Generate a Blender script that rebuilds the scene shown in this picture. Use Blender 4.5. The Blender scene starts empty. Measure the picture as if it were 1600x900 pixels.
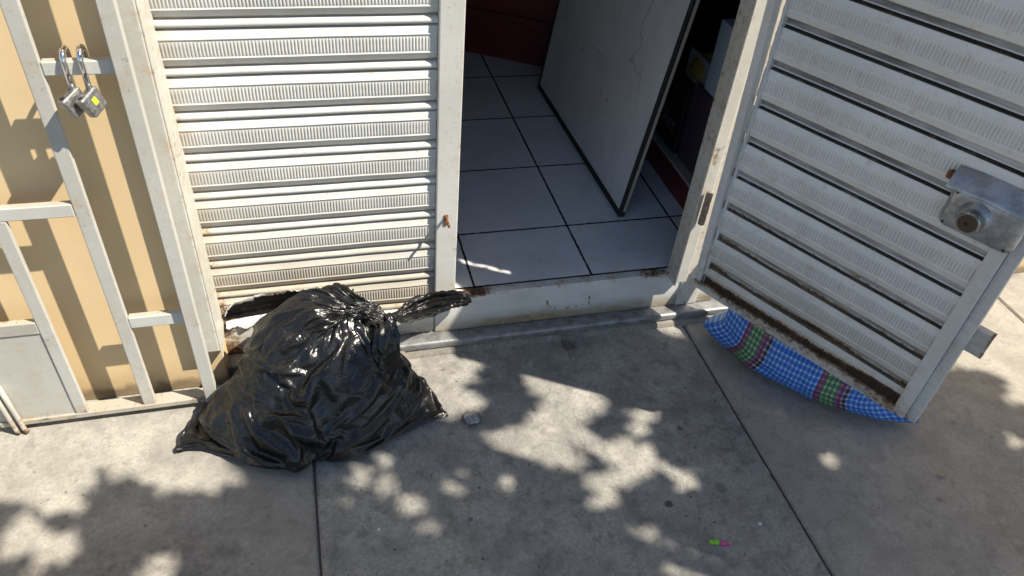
import bpy, bmesh, math, random
from mathutils import Vector, Matrix, noise
R = math.radians
random.seed(7)
scene = bpy.context.scene
COL = scene.collection

# ------------------------------------------------------------------ camera
cam_d = bpy.data.cameras.new('camera')
cam = bpy.data.objects.new('camera', cam_d)
COL.objects.link(cam)
F_PX = 1187.2
cam_d.sensor_width = 36.0
cam_d.lens = F_PX / 1600.0 * 36.0
cam_d.clip_start = 0.02
cam_d.clip_end = 2000
CAMP = Vector((0.0, -1.737, 1.765))
pitch, yaw, roll = R(40.53248626), R(17.91606962), R(-5.87958569)
Fw = Vector((math.sin(yaw)*math.cos(pitch), math.cos(yaw)*math.cos(pitch), -math.sin(pitch)))
R0 = Vector((math.cos(yaw), -math.sin(yaw), 0)); D0 = Fw.cross(R0)
Rt = R0*math.cos(roll) + D0*math.sin(roll)
Dn = -R0*math.sin(roll) + D0*math.cos(roll)
cam.matrix_world = Matrix(((Rt.x, -Dn.x, -Fw.x, CAMP.x), (Rt.y, -Dn.y, -Fw.y, CAMP.y), (Rt.z, -Dn.z, -Fw.z, CAMP.z), (0, 0, 0, 1)))
scene.camera = cam

# ------------------------------------------------------------------ sky, sun, exposure
SUN_AZ, SUN_EL = 30.0, 51.5            # azimuth measured from +x towards -y
w = bpy.data.worlds.new('World'); scene.world = w; w.use_nodes = True
nt = w.node_tree
sky = nt.nodes.new('ShaderNodeTexSky'); sky.sky_type = 'NISHITA'; sky.sun_disc = False
sky.sun_elevation = R(SUN_EL); sky.sun_rotation = R(90 + SUN_AZ)
sky.air_density = 1.0; sky.dust_density = 0.6; sky.ozone_density = 1.0
bg = nt.nodes['Background']; bg.inputs['Strength'].default_value = 0.078
nt.links.new(sky.outputs[0], bg.inputs['Color'])
S = Vector((math.cos(R(SUN_EL))*math.cos(R(SUN_AZ)), -math.cos(R(SUN_EL))*math.sin(R(SUN_AZ)), math.sin(R(SUN_EL))))
sd = bpy.data.lights.new('sun', 'SUN'); sd.energy = 5.0; sd.angle = R(0.53); sd.color = (1.0, 0.925, 0.79)
so = bpy.data.objects.new('sun', sd); COL.objects.link(so)
so.rotation_euler = S.to_track_quat('Z', 'Y').to_euler(); so.location = S*20
vs = scene.view_settings
vs.view_transform = 'Standard'; vs.look = 'None'; vs.exposure = 0.8; vs.gamma = 1.0; vs.use_curve_mapping = False

# ------------------------------------------------------------------ node helpers
class NB:
    """small helper to write node graphs"""
    def __init__(s, name):
        s.m = bpy.data.materials.new(name); s.m.use_nodes = True
        s.t = s.m.node_tree; s.b = s.t.nodes['Principled BSDF']
    def n(s, kind, **kw):
        o = s.t.nodes.new('ShaderNode'+kind)
        for k, v in kw.items():
            if k in o.inputs.keys() if isinstance(k, str) and not hasattr(o, k) else False: s.put(o.inputs[k], v)
            else: setattr(o, k, v)
        return o
    def put(s, sock, v):
        if isinstance(v, bpy.types.NodeSocket): s.t.links.new(v, sock)
        else:
            if hasattr(sock.default_value, '__len__') and not hasattr(v, '__len__'): v = (v, v, v)
            if hasattr(sock.default_value, '__len__') and len(sock.default_value) == 4 and len(v) == 3: v = (*v, 1)
            sock.default_value = v
    def pos(s): return s.n('NewGeometry').outputs['Position']
    def obj(s): return s.n('TexCoord').outputs['Object']
    def uv(s): return s.n('TexCoord').outputs['UV']
    def attr(s, name): return s.n('Attribute', attribute_name=name).outputs['Fac']
    def mapv(s, v, scale=(1, 1, 1), loc=(0, 0, 0), rot=(0, 0, 0)):
        o = s.n('Mapping'); s.put(o.inputs['Vector'], v); o.inputs['Scale'].default_value = scale; o.inputs['Location'].default_value = loc; o.inputs['Rotation'].default_value = rot
        return o.outputs[0]
    def noise(s, v, scale, detail=4, rough=.55, dist=0):
        o = s.n('TexNoise'); s.put(o.inputs['Vector'], v); o.inputs['Scale'].default_value = scale
        o.inputs['Detail'].default_value = detail; o.inputs['Roughness'].default_value = rough; o.inputs['Distortion'].default_value = dist
        return o.outputs['Fac']
    def voro(s, v, scale, feature='F1', rnd=1):
        o = s.n('TexVoronoi', feature=feature); s.put(o.inputs['Vector'], v); o.inputs['Scale'].default_value = scale; o.inputs['Randomness'].default_value = rnd
        return o.outputs['Distance']
    def ramp(s, v, a, b, va=0., vb=1., mode='SMOOTHSTEP'):
        o = s.n('MapRange', interpolation_type=mode); s.put(o.inputs[0], v)
        for i, x in enumerate((a, b, va, vb)): o.inputs[i+1].default_value = x
        return o.outputs[0]
    def math(s, op, a, b=None, clamp=False):
        o = s.n('Math', operation=op, use_clamp=clamp); s.put(o.inputs[0], a)
        if b is not None: s.put(o.inputs[1], b)
        return o.outputs[0]
    def mul(s, a, b): return s.math('MULTIPLY', a, b)
    def mix(s, f, a, b, mode='MIX'):
        o = s.n('Mix', data_type='RGBA', blend_type=mode); s.put(o.inputs[0], f); s.put(o.inputs[6], a); s.put(o.inputs[7], b)
        return o.outputs[2]
    def sep(s, v):
        o = s.n('SeparateXYZ'); s.put(o.inputs[0], v); return o.outputs
    def bump(s, h, strength=.3, dist=.002, nrm=None):
        o = s.n('Bump'); s.put(o.inputs['Height'], h); o.inputs['Strength'].default_value = strength; o.inputs['Distance'].default_value = dist
        if nrm is not None: s.put(o.inputs['Normal'], nrm)
        return o.outputs[0]
    def done(s, col=None, rough=None, metal=None, nrm=None, spec=None):
        if col is not None: s.put(s.b.inputs['Base Color'], col)
        if rough is not None: s.put(s.b.inputs['Roughness'], rough)
        if metal is not None: s.put(s.b.inputs['Metallic'], metal)
        if nrm is not None: s.put(s.b.inputs['Normal'], nrm)
        if spec is not None: s.put(s.b.inputs['Specular IOR Level'], spec)
        return s.m

RUST_A, RUST_B, DARK = (.20, .105, .05), (.065, .036, .021), (.02, .017, .015)

def paint(name, base, grime=(.42, .34, .22), chips=.5, grime_amt=.35, rough=.42, streak=True, soil_shade=None):
    """worn enamel paint on steel: soft grime, rust where the attribute 'rust' says, small chips"""
    k = NB(name); p = k.pos()
    c = k.mix(k.ramp(k.noise(p, 3.1, 3), .35, .7), base, tuple(x*.88 for x in base))
    g1 = k.ramp(k.noise(k.mapv(p, (1, 1, .35)) if streak else p, 11, 5, .65), .5, .82)
    c = k.mix(k.mul(g1, grime_amt), c, grime)
    sp = k.noise(p, 160, 2, .5)
    c = k.mix(k.mul(k.ramp(sp, .69, .73), .55), c, (.2, .17, .14))
    d = k.attr('dirt_shade')  # dirt, plus shade painted into the slat grooves
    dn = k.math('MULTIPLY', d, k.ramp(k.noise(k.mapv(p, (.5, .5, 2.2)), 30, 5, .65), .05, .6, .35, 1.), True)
    c = k.mix(dn, c, soil_shade or tuple(x*.55 for x in grime))
    c = k.mix(k.math('MULTIPLY', k.attr('tan'), k.ramp(k.noise(k.mapv(p, (.7, .7, 2.0)), 16, 5, .65), .2, .75, .35, 1.), True), c, (.47, .375, .25))
    # chips: rust blobs with dark cores
    ch = k.ramp(k.noise(p, 46, 6, .72), .735-.04*chips, .755-.04*chips)
    r = k.attr('rust')
    rn = k.noise(p, 62, 6, .75)
    rr = k.ramp(k.math('ADD', k.mul(r, .52), k.math('SUBTRACT', rn, .62)), .0, .25)
    halo = k.ramp(k.math('ADD', k.mul(r, .6), k.math('SUBTRACT', k.noise(p, 30, 4, .6), .52)), .0, .4)
    c = k.mix(k.mul(halo, .65), c, (.47, .35, .215))
    rm = k.math('MAXIMUM', rr, k.mul(ch, min(1, chips*1.3)))
    rc = k.mix(k.ramp(k.noise(p, 90, 4, .7), .35, .65), RUST_A, RUST_B)
    rc = k.mix(k.mul(k.ramp(k.math('ADD', r, k.mul(k.noise(p, 55, 4, .7), .5)), .85, 1.35), .85), rc, (.034, .023, .017))
    c = k.mix(rm, c, rc)
    ro = k.math('ADD', k.mul(rm, .4), k.math('ADD', rough, k.mul(k.noise(p, 25, 3), .14)))
    h = k.math('ADD', k.mul(rm, -.35), k.mul(k.noise(p, 210, 3, .6), .12))
    h = k.math('ADD', h, k.mul(k.noise(p, 18, 2), .5))
    return k.done(c, ro, 0, k.bump(h, .35, .0015), .4)

def concrete(name, a=(.46, .442, .395), b=(.335, .322, .292), scale=1.0):
    k = NB(name); p = k.pos(); x, y, z = k.sep(p)
    big = k.ramp(k.noise(p, 2.3*scale, 4, .6), .3, .7)
    c = k.mix(big, a, b)
    fine = k.noise(p, 95, 6, .72)
    c = k.mix(k.ramp(fine, .3, .72, .0, .55), c, (.16, .153, .145))
    c = k.mix(k.ramp(k.noise(p, 37, 5, .7), .5, .75, 0, .5), c, (.33, .315, .28))
    c = k.mix(k.ramp(k.noise(p, 480, 2, .6), .58, .72, 0, .38), c, (.44, .42, .38))
    c = k.mix(k.ramp(k.noise(p, 260, 3, .6), .64, .70, 0, .85), c, (.04, .038, .036))
    m1 = k.noise(p, 8.5*scale, 6, .68, .4); m2 = k.noise(p, 21*scale, 6, .72, .3)
    c = k.mix(k.ramp(m1, .38, .66, 0, .62), c, (.175, .168, .158))
    c = k.mix(k.ramp(m2, .48, .68, 0, .62), c, (.14, .135, .128))
    c = k.mix(k.ramp(k.noise(k.mapv(p, (1, 1, 1), (3.3, 1.7, 0)), 15*scale, 6, .7, .3), .52, .74, 0, .55), c, (.46, .435, .39))
    # greasy blotches
    st = k.ramp(k.noise(p, 7.5, 5, .6, .6), .56, .76)
    c = k.mix(k.mul(st, .5), c, (.13, .125, .12))
    c = k.mix(k.ramp(k.noise(k.mapv(p, (1, 1.7, 1)), 125, 3, .6), .645, .675, 0, .8), c, (.055, .052, .05))
    c = k.mix(k.ramp(k.noise(k.mapv(p, (1, 1, 1), (7.1, 2.2, 0)), 58, 2, .5), .70, .72, 0, .7), c, (.06, .057, .054))
    sm = k.ramp(k.noise(k.mapv(p, (1, 2.2, 1)), 23, 4, .7), .64, .76)
    c = k.mix(k.mul(sm, .35), c, (.36, .34, .30))
    # round gum spots
    vo = k.voro(k.mapv(p, (1, 1, 0)), 4.4)
    c = k.mix(k.mul(k.ramp(k.math('ADD', vo, k.mul(k.noise(p, 40, 3), .03)), .062, .048), .55), c, (.05, .05, .05))
    for (sx, sy, sr, sa) in ((.841, -.72, .013, .8), (1.01, -.70, .019, .35), (.752, -.085, .030, .6), (1.62, -.86, .010, .7), (.30, -.66, .008, .5), (1.86, -.62, .012, .5), (-.62, -.72, .016, .55), (.64, -.93, .011, .5), (.371, -.332, .036, .6)):
        dd = k.n('VectorMath', operation='DISTANCE'); k.put(dd.inputs[0], k.mapv(p, (1, 1, 0))); dd.inputs[1].default_value = (sx, sy, 0)
        q = k.math('ADD', dd.outputs['Value'], k.mul(k.math('SUBTRACT', k.noise(p, 70, 4, .7), .5), sr*1.5))
        c = k.mix(k.mul(k.ramp(q, sr*1.15, sr*.6), sa), c, (.045, .042, .040))
    wp = k.n('VectorMath', operation='ADD'); k.put(wp.inputs[0], k.mapv(p, (1, 1, 0))); wn = k.n('TexNoise'); k.put(wn.inputs['Vector'], p); wn.inputs['Scale'].default_value = 5; wn.inputs['Detail'].default_value = 6
    sc_ = k.n('VectorMath', operation='SCALE'); k.put(sc_.inputs[0], wn.outputs['Color']); sc_.inputs['Scale'].default_value = .16; k.put(wp.inputs[1], sc_.outputs[0])
    ck = k.mul(k.ramp(k.voro(wp.outputs[0], 2.1, 'DISTANCE_TO_EDGE'), .0065, .0015), k.ramp(k.noise(p, 2.2, 3), .5, .62))
    c = k.mix(k.mul(ck, .4), c, (.06, .057, .053))
    h = k.math('ADD', k.mul(fine, .5), k.mul(k.ramp(k.noise(p, 420, 3, .6), .6, .72), -.55))
    h = k.math('ADD', h, k.mul(k.noise(p, 14, 4), .7))
    return k, c, k.bump(h, .5, .0028)

# ------------------------------------------------------------------ mesh helpers
def link(name, me, mat=None, parent=None, smooth=False):
    o = bpy.data.objects.new(name, me); COL.objects.link(o)
    if mat is not None: me.materials.append(mat)
    if parent is not None: o.parent = parent
    if smooth:
        for f in me.polygons: f.use_smooth = True
    return o
def from_bm(name, bm, mat=None, parent=None, smooth=False):
    me = bpy.data.meshes.new(name); bm.to_mesh(me); bm.free()
    return link(name, me, mat, parent, smooth)
def from_py(name, v, f, mat=None, parent=None, smooth=False):
    me = bpy.data.meshes.new(name); me.from_pydata([tuple(a) for a in v], [], f); me.update()
    return link(name, me, mat, parent, smooth)
def tag(o, label=None, cat=None, group=None, kind=None):
    for k, v in (('label', label), ('category', cat), ('group', group), ('kind', kind)):
        if v is not None: o[k] = v
    return o
def thing(name, label, cat, loc=(0, 0, 0), group=None):
    o = bpy.data.objects.new(name, None); COL.objects.link(o); o.empty_display_size = .05
    o.location = loc
    return tag(o, label, cat, group)
def settle(root):
    """keep the parts where they were built although the root Empty stands at the thing's base"""
    inv = Matrix.Translation(root.location).inverted()
    for c in root.children: c.matrix_parent_inverse = inv
def box(bm, lo, hi, bev=0.0, M=None, seg=1):
    r = bmesh.ops.create_cube(bm, size=1)
    vs_ = r['verts']
    c = [(lo[i]+hi[i])/2 for i in range(3)]; s = [hi[i]-lo[i] for i in range(3)]
    for v in vs_: v.co = Vector([c[i]+v.co[i]*s[i] for i in range(3)])
    if bev > 0:
        es = list({e for v in vs_ for e in v.link_edges})
        r2 = bmesh.ops.bevel(bm, geom=es, offset=bev, segments=seg, affect='EDGES', profile=.5)
        vs_ = list({v for v in vs_ if v.is_valid} | set(r2['verts']))
    if M is not None:
        for v in vs_: v.co = M @ v.co
    return vs_
def cuts(bm, n=1, length=None):
    pass
def boxobj(name, lo, hi, mat, parent=None, bev=.002, M=None, seg=2):
    bm = bmesh.new(); box(bm, lo, hi, bev, M, seg); return from_bm(name, bm, mat, parent)
def tube(pts, rad, n=10, caps=True):
    """verts, faces of a tube along pts; rad may be a list"""
    V, Fc = [], []
    pts = [Vector(p) for p in pts]
    up = None
    for i, p in enumerate(pts):
        t = (pts[min(i+1, len(pts)-1)] - pts[max(i-1, 0)]).normalized()
        if up is None: up = t.orthogonal().normalized()
        up = (up - t*up.dot(t)).normalized(); bi = t.cross(up)
        r = rad[i] if hasattr(rad, '__len__') else rad
        for k in range(n):
            a = 2*math.pi*k/n; V.append(p + (up*math.cos(a) + bi*math.sin(a))*r)
    for i in range(len(pts)-1):
        for k in range(n):
            Fc.append((i*n+k, i*n+(k+1) % n, (i+1)*n+(k+1) % n, (i+1)*n+k))
    if caps:
        Fc.append(tuple(range(n-1, -1, -1))); Fc.append(tuple(range((len(pts)-1)*n, len(pts)*n)))
    return V, Fc
def set_attr(o, name, vals):
    a = o.data.attributes.new(name, 'FLOAT', 'POINT'); a.data.foreach_set('value', list(vals))
def subdiv(o, maxlen, fn):
    """subdivide long edges so that a per-vertex wear attribute can follow the part, then write it"""
    bm = bmesh.new(); bm.from_mesh(o.data)
    for _ in range(6):
        es = [e for e in bm.edges if e.calc_length() > maxlen]
        if not es: break
        bmesh.ops.subdivide_edges(bm, edges=es, cuts=1, use_grid_fill=True)
    bm.to_mesh(o.data); bm.free()
    for nm in ('rust', 'dirt_shade'):
        set_attr(o, nm, [fn(v.co)[0 if nm == 'rust' else 1] for v in o.data.vertices])
def nz(x, y, z): return noise.noise(Vector((x, y, z)))
def sst(a, b, x):
    t = max(0, min(1, (x-a)/(b-a))); return t*t*(3-2*t)

# ------------------------------------------------------------------ materials
M_white = paint('white_enamel', (.68, .68, .63), chips=.55, grime_amt=.3)
M_gate = paint('gate_enamel', (.60, .60, .56), chips=.45, grime_amt=.28)
M_slat = paint('shutter_enamel', (.63, .63, .605), chips=.35, grime_amt=.22, soil_shade=(.085, .07, .05))
M_doorp = paint('door_enamel', (.80, .80, .79), chips=.4, grime=(.34, .30, .23), grime_amt=.16, rough=.30, soil_shade=(.075, .068, .06))
M_frame = paint('frame_enamel', (.67, .67, .645), chips=.75, grime_amt=.25)

k, c, b = concrete('sidewalk_concrete')
x, y, z = k.sep(k.pos())
warm = k.ramp(x, -.10, -.085)                               # the slab on the left is an older, paler pour
c = k.mix(k.math('SUBTRACT', 1.0, warm), c, k.mix(.22, c, (.40, .365, .30)))
# rough trowelled repair patch on the left slab
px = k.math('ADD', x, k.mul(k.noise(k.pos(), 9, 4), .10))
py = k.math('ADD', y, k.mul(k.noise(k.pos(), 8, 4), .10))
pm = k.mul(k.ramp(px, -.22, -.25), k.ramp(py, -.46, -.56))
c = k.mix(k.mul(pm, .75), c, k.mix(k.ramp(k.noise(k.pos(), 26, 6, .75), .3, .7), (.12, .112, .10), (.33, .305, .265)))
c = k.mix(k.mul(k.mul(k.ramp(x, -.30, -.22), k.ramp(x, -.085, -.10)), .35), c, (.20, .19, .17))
right = k.ramp(x, 1.17, 1.19)
c = k.mix(k.mul(right, .35), c, (.40, .355, .30))
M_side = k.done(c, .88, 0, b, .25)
k, c, b = concrete('step_concrete', (.34, .30, .24), (.22, .20, .17), 2)
M_step = k.done(c, .9, 0, b, .2)
k = NB('joint_dirt'); M_joint = k.done(k.mix(k.noise(k.pos(), 60, 4), (.035, .033, .030), (.10, .093, .083)), .95)
k = NB('asphalt'); M_asph = k.done(k.mix(k.noise(k.pos(), 150, 4), (.035, .035, .037), (.07, .07, .07)), .9)

k = NB('beige_plaster'); p = k.pos()
c = k.mix(k.ramp(k.noise(p, 4, 4), .3, .7), (.75, .57, .335), (.70, .53, .305))
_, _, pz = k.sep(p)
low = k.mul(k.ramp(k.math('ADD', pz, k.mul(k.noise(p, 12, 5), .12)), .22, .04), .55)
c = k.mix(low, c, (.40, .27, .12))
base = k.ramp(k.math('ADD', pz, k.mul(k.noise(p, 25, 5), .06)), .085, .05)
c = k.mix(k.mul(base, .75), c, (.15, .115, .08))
h = k.math('ADD', k.mul(k.noise(p, 120, 4), .25), k.noise(p, 10, 3))
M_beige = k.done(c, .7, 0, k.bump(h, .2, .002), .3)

k = NB('galvanised_steel'); p = k.pos()
c = k.mix(k.ramp(k.noise(p, 26, 5, .65), .35, .7), (.30, .30, .305), (.17, .168, .165))
M_galv = k.done(c, k.ramp(k.noise(p, 40, 4), .3, .7, .42, .62), .6, k.bump(k.noise(p, 60, 3), .12, .001))
k = NB('chrome'); p = k.pos()
M_chrome = k.done((.80, .80, .82), k.ramp(k.noise(p, 90, 3), .4, .7, .08, .2), 1.0)
k = NB('brushed_padlock_steel'); p = k.pos()
c = k.mix(k.ramp(k.noise(p, 150, 4, .7), .4, .7), (.40, .395, .385), (.22, .215, .21))
M_padl = k.done(c, k.ramp(k.noise(p, 120, 4), .35, .7, .36, .55), .85, k.bump(k.noise(k.mapv(p, (1, 1, 9)), 160, 3), .2, .0006))
k = NB('keyhole_black'); M_black = k.done((.012, .012, .012), .6)
k = NB('yellow_sticker'); M_sticker = k.done((.62, .85, .03), .5)
k = NB('rusty_iron'); p = k.pos()
M_rust = k.done(k.mix(k.ramp(k.noise(p, 130, 5, .7), .35, .65), (.30, .12, .045), (.07, .035, .02)), .85, .1, k.bump(k.noise(p, 200, 4), .4, .001))
M_darkbrown = NB('tarnished_brass').done((.10, .075, .055), .45, .6)
k = NB('lock_cylinder_nickel'); M_lockcyl = k.done((.55, .54, .52), .22, 1.0)
k = NB('dark_steel_lock'); p = k.pos()
c = k.mix(k.ramp(k.noise(p, 22, 5, .7), .45, .62), (.46, .48, .52), (.31, .325, .35))
c = k.mix(k.mul(k.ramp(k.noise(p, 48, 5, .7), .62, .69), .6), c, (.34, .27, .15))
M_lock = k.done(c, k.ramp(k.noise(p, 34, 4), .3, .7, .34, .52), .75, k.bump(k.noise(p, 30, 3), .12, .0015))

# tile floor: white glazed squares with dark grout, drawn at the tiles' own size
k = NB('white_floor_tile'); p = k.pos()
TS, TX, TY = .3945, .842, .310
def edge(axis, off):
    q = k.math('FRACT', k.math('ADD', k.math('DIVIDE', k.math('SUBTRACT', axis, off), TS), 100.0))
    return k.math('ABSOLUTE', k.math('SUBTRACT', q, .5))
wob = k.mul(k.math('SUBTRACT', k.noise(p, 55, 4, .7), .5), .017)
x, y, z = k.sep(p)
e = k.math('ADD', k.math('MAXIMUM', edge(x, TX), edge(y, TY)), wob)
g = k.ramp(e, .4885, .4915)
tl = k.mix(k.ramp(k.noise(p, 5, 4), .3, .7), (.76, .76, .77), (.70, .70, .71))
tl = k.mix(k.mul(k.ramp(k.noise(p, 24, 6, .75), .55, .78), .45), tl, (.25, .235, .215))
tl = k.mix(k.mul(k.ramp(k.noise(p, 3.5, 5, .65), .45, .7), .28), tl, (.42, .40, .37))
tl = k.mix(k.ramp(k.noise(p, 75, 3, .6), .74, .765), tl, (.05, .05, .05))
M_tile = k.done(k.mix(g, tl, (.022, .022, .024)), k.math('ADD', .28, k.mul(g, .6)), 0, k.bump(k.math('SUBTRACT', 1.0, g), .4, .002), .45)

k = NB('red_board'); p = k.pos()
M_red = k.done(k.mix(k.ramp(k.noise(k.mapv(p, (1, 1, 8)), 7, 4), .3, .7), (.13, .016, .020), (.09, .012, .016)), .45)
k = NB('marbled_white_laminate'); p = k.obj()
c = k.mix(k.ramp(k.noise(p, 3, 5, .6, 1.5), .35, .7), (.74, .75, .76), (.64, .65, .66))
vein = k.math('ABSOLUTE', k.math('SUBTRACT', k.noise(k.mapv(p, (1, 1.3, .55), (3.1, .2, .4)), 2.0, 3, .5, .6), .5))
c = k.mix(k.mul(k.ramp(vein, .006, .0), .35), c, (.16, .16, .17))
M_lam = k.done(c, .4)
k = NB('dark_trim'); M_trim = k.done((.02, .017, .015), .6)
k = NB('chipboard_edge'); p = k.pos(); M_chip = k.done(k.mix(k.noise(p, 80, 4), (.42, .38, .32), (.30, .27, .22)), .7)
def flat(name, col, rough=.6): return NB(name).done(col, rough)
M_plum = flat('plum_card', (.075, .045, .068)); M_blackcard = flat('black_card', (.018, .016, .018), .5)
M_pale = flat('pale_blue_card', (.46, .52, .58)); M_yel = flat('mustard_plastic', (.22, .17, .04)); M_whitecard = flat('white_card', (.30, .30, .30))
M_dim = flat('shop_plaster', (.45, .42, .40), .9); M_ceil = flat('shop_ceiling', (.5, .48, .45), .9)
M_ink = flat('grey_ink', (.22, .20, .22), .6)

# ------------------------------------------------------------------ ground
def ring(name, rects, z0, z1, mat, bev=.004):
    bm = bmesh.new()
    for (x0, y0, x1, y1) in rects: box(bm, (x0, y0, z0), (x1, y1, z1), bev)
    return from_bm(name, bm, mat)
g_ = from_py('ground', [(-600, -600, -.16), (600, -600, -.16), (600, 600, -.16), (-600, 600, -.16)], [(0, 1, 2, 3)], M_asph)
tag(g_, kind='structure')
tag(boxobj('sidewalk_base', (-6, -2.7, -.155), (7, .3, -.0065), M_joint, bev=0), kind='structure')
xs = [-5.2, -3.91, -2.64, -1.365, -.088, 1.181, 2.4645, 3.73, 5.0]
rects = []
for i in range(len(xs)-1):
    j = .0034
    rects += [(xs[i]+j, -2.4, xs[i+1]-j, .3)]
sw = ring('sidewalk', rects, -.09, 0.0, M_side, .006); tag(sw, kind='structure')
bm = bmesh.new(); bm.from_mesh(sw.data)
es = [e for e in bm.edges if abs(e.verts[0].co.y-e.verts[1].co.y) > 1 and min(e.verts[0].co.z, e.verts[1].co.z) > -.02]
bmesh.ops.subdivide_edges(bm, edges=es, cuts=260)
for v in bm.verts:
    if v.co.z > -.02:
        n_ = nz(v.co.x*3, v.co.y*38, 1)+.7*nz(v.co.x*3, v.co.y*110, 4)
        v.co.x += .0017*n_*(1 if v.co.z > -.003 else .5)
        if v.co.z <= -.003: v.co.z += .0015*n_
bm.to_mesh(sw.data); bm.free()
tag(boxobj('kerb', (-6, -2.55, -.15), (7, -2.41, .004), M_step, bev=.012), kind='structure')
tag(from_py('shop_floor', [(-1.4, .061, .195), (.3305, .061, .195), (.3305, .03, .195), (3, .03, .195), (3, 3.2, .195), (-1.4, 3.2, .195)], [(0, 1, 2, 3, 4, 5)], M_tile), kind='structure')

# ------------------------------------------------------------------ building
bld = thing('shop_building', 'shop building with a smooth beige plaster wall beside a white roller shutter', 'building', (-.6, .1, 0))
boxobj('beige_wall', (-4, -.066, .0), (-.3135, .20, 3.4), M_beige, bld, .004)
boxobj('upper_wall', (-.3130, -.07, 2.26), (4.5, .20, 3.4), M_beige, bld, .004)
boxobj('right_wall', (2.02, .0, .0), (4.5, .20, 2.257), M_beige, bld, .004)
boxobj('inner_side_wall', (-1.6, .203, .0), (-1.4, 3.4, 2.9), M_dim, bld, 0)
boxobj('inner_side_wall', (3.0, .203, .0), (3.2, 3.4, 2.9), M_dim, bld, 0)
boxobj('inner_back_wall', (-1.397, 3.2, .0), (2.997, 3.4, 2.9), M_dim, bld, 0)
boxobj('shade_backing', (-.6, .042, .0), (.330, .060, 2.25), M_blackcard, bld, 0)  # added black sheet standing in for the unlit room behind the torn hole
boxobj('ceiling', (-1.6, .203, 2.903), (3.2, 3.4, 3.05), M_ceil, bld, 0)
settle(bld)

# step at the doorway
st = thing('door_step', 'low concrete doorstep with a bare metal nosing under the shop door', 'step', (.8, 0, 0))
bm = bmesh.new(); box(bm, (-.385, -.043, .0), (2.02, .03, .045), .004)
o = from_bm('step_block', bm, M_step, st)
V, Fc = [], []
prof = [(.028, .0475), (-.036, .0475), (-.0425, .0455), (-.0458, .0415), (-.0465, .034), (-.0465, .026), (-.0435, .026), (-.0435, .0), ]
prof = prof[:6]
nx = 60
for i in range(nx+1):
    xx = .135 + (2.0-.135)*i/nx
    for (yy, zz) in prof: V.append((xx, yy+.0008*nz(xx*9, 0, 1), zz+.0012*nz(xx*5, 3, zz*60)))
L_ = len(prof)
for i in range(nx):
    for j in range(L_-1): Fc.append((i*L_+j, i*L_+j+1, (i+1)*L_+j+1, (i+1)*L_+j))
o = from_py('metal_nosing', V, Fc, M_galv, st, True)
V, Fc = [], []
for i in range(nx+1):
    xx = .20 + (2.0-.20)*i/nx
    a = .0035*nz(xx*11, 2, 0) + .003*nz(xx*37, 5, 0)
    for (yy, zz) in ((-.0435, .017+a), (-.0495, .015+a), (-.058, .003), (-.060, -.004)): V.append((xx, yy+.002*nz(xx*17, 9, zz), zz))
for i in range(nx):
    for j in range(3): Fc.append((i*4+j, i*4+j+1, (i+1)*4+j+1, (i+1)*4+j))
from_py('mortar_strip', V, Fc, M_step, st, True)
# broken lump of concrete at the left end of the step
bm = bmesh.new(); box(bm, (.08, -.085, .0), (.212, -.0475, .040), .012, seg=3)
bmesh.ops.subdivide_edges(bm, edges=bm.edges[:], cuts=3, use_grid_fill=True)
for v in bm.verts: v.co += Vector((nz(*(v.co*30)), nz(*(v.co*30+Vector((9, 0, 0)))), nz(*(v.co*25+Vector((0, 7, 0))))))*.008
from_bm('broken_edge', bm, M_step, st, True)
settle(st)

# ------------------------------------------------------------------ fixed door frame
fr = thing('door_frame', 'white steel door frame with rusty sill between roller shutter and open door', 'door frame', (.75, 0, .047))
def fpart(name, lo, hi, fn, mat=M_frame, bev=.003):
    o = boxobj(name, lo, hi, mat, fr, bev); subdiv(o, .03, fn); return o
def w_sill(p):
    low = sst(.125, .055, p.z)*(.45+.6*max(0, nz(p.x*4, 1, 0)+.4)) + .35*max(0, nz(p.x*9, p.z*22, 3)); left = sst(.75, .3, p.x)
    r = .0
    if p.z > .188: r = .22 + .45*max(0, sst(.10, .0, abs(p.x-.44))) + .45*nz(p.x*12, 0, 3) + .3*sst(.10, 0, abs(p.x-1.08))
    r = max(r, .42*sst(.09, .05, p.z)*(0.5+nz(p.x*7, 2, 2)))
    return max(0, r), low*1.0 + .55*sst(.12, .05, p.z)*(.6+.8*nz(p.x*15, p.z*40, 6))
fpart('door_sill', (.3165, .0, .0485), (1.30, .04, .195), w_sill)
fpart('lower_rail', (-.33, .006, .0485), (.316, .04, .152), lambda p: (.4*sst(.11, .05, p.z)*(.6+nz(p.x*6, 2, 2)) + .5*sst(-.2, -.33, p.x), .6*sst(.13, .06, p.z)))
fpart('door_post', (.3165, .003, .1965), (.379, .043, 2.25), lambda p: (.28*sst(.36, .379, p.x)*(.5+nz(p.z*9, 1, 1)) + .3*sst(.26, .2, p.z)*(.5+nz(p.x*40, p.z*30, 1)), .15))
fpart('door_jamb', (1.1105, -.030, .176), (1.158, .02, 2.0), lambda p: (.62*sst(.20, .03, abs(p.z-.60))*(.25+nz(p.z*14, p.x*40, 1)) + .25*sst(1.126, 1.110, p.x)*(.4+nz(p.z*8, 4, 1)), .25))
fpart('light_stop_lip', (1.1055, -.047, .180), (1.1100, .02, 2.0), lambda p: (.22+.3*nz(p.z*9, 2, 1), .25), bev=.0012)  # added strip that blocks sun leaking past the hinge gap
fpart('door_jamb', (1.1585, -.005, .05), (1.235, .04, 2.25), lambda p: (.2, .3))
fpart('header', (.3795, .003, 1.74), (1.111, .043, 1.79), lambda p: (.2, .2))
def w_guide(p): return (.27*sst(-.322, -.3125, p.x)*(.55+nz(p.z*7, 3, 1)) + .5*sst(.2, .08, p.z)*(.4+nz(p.z*30, p.x*30, 1)), .25)
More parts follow.
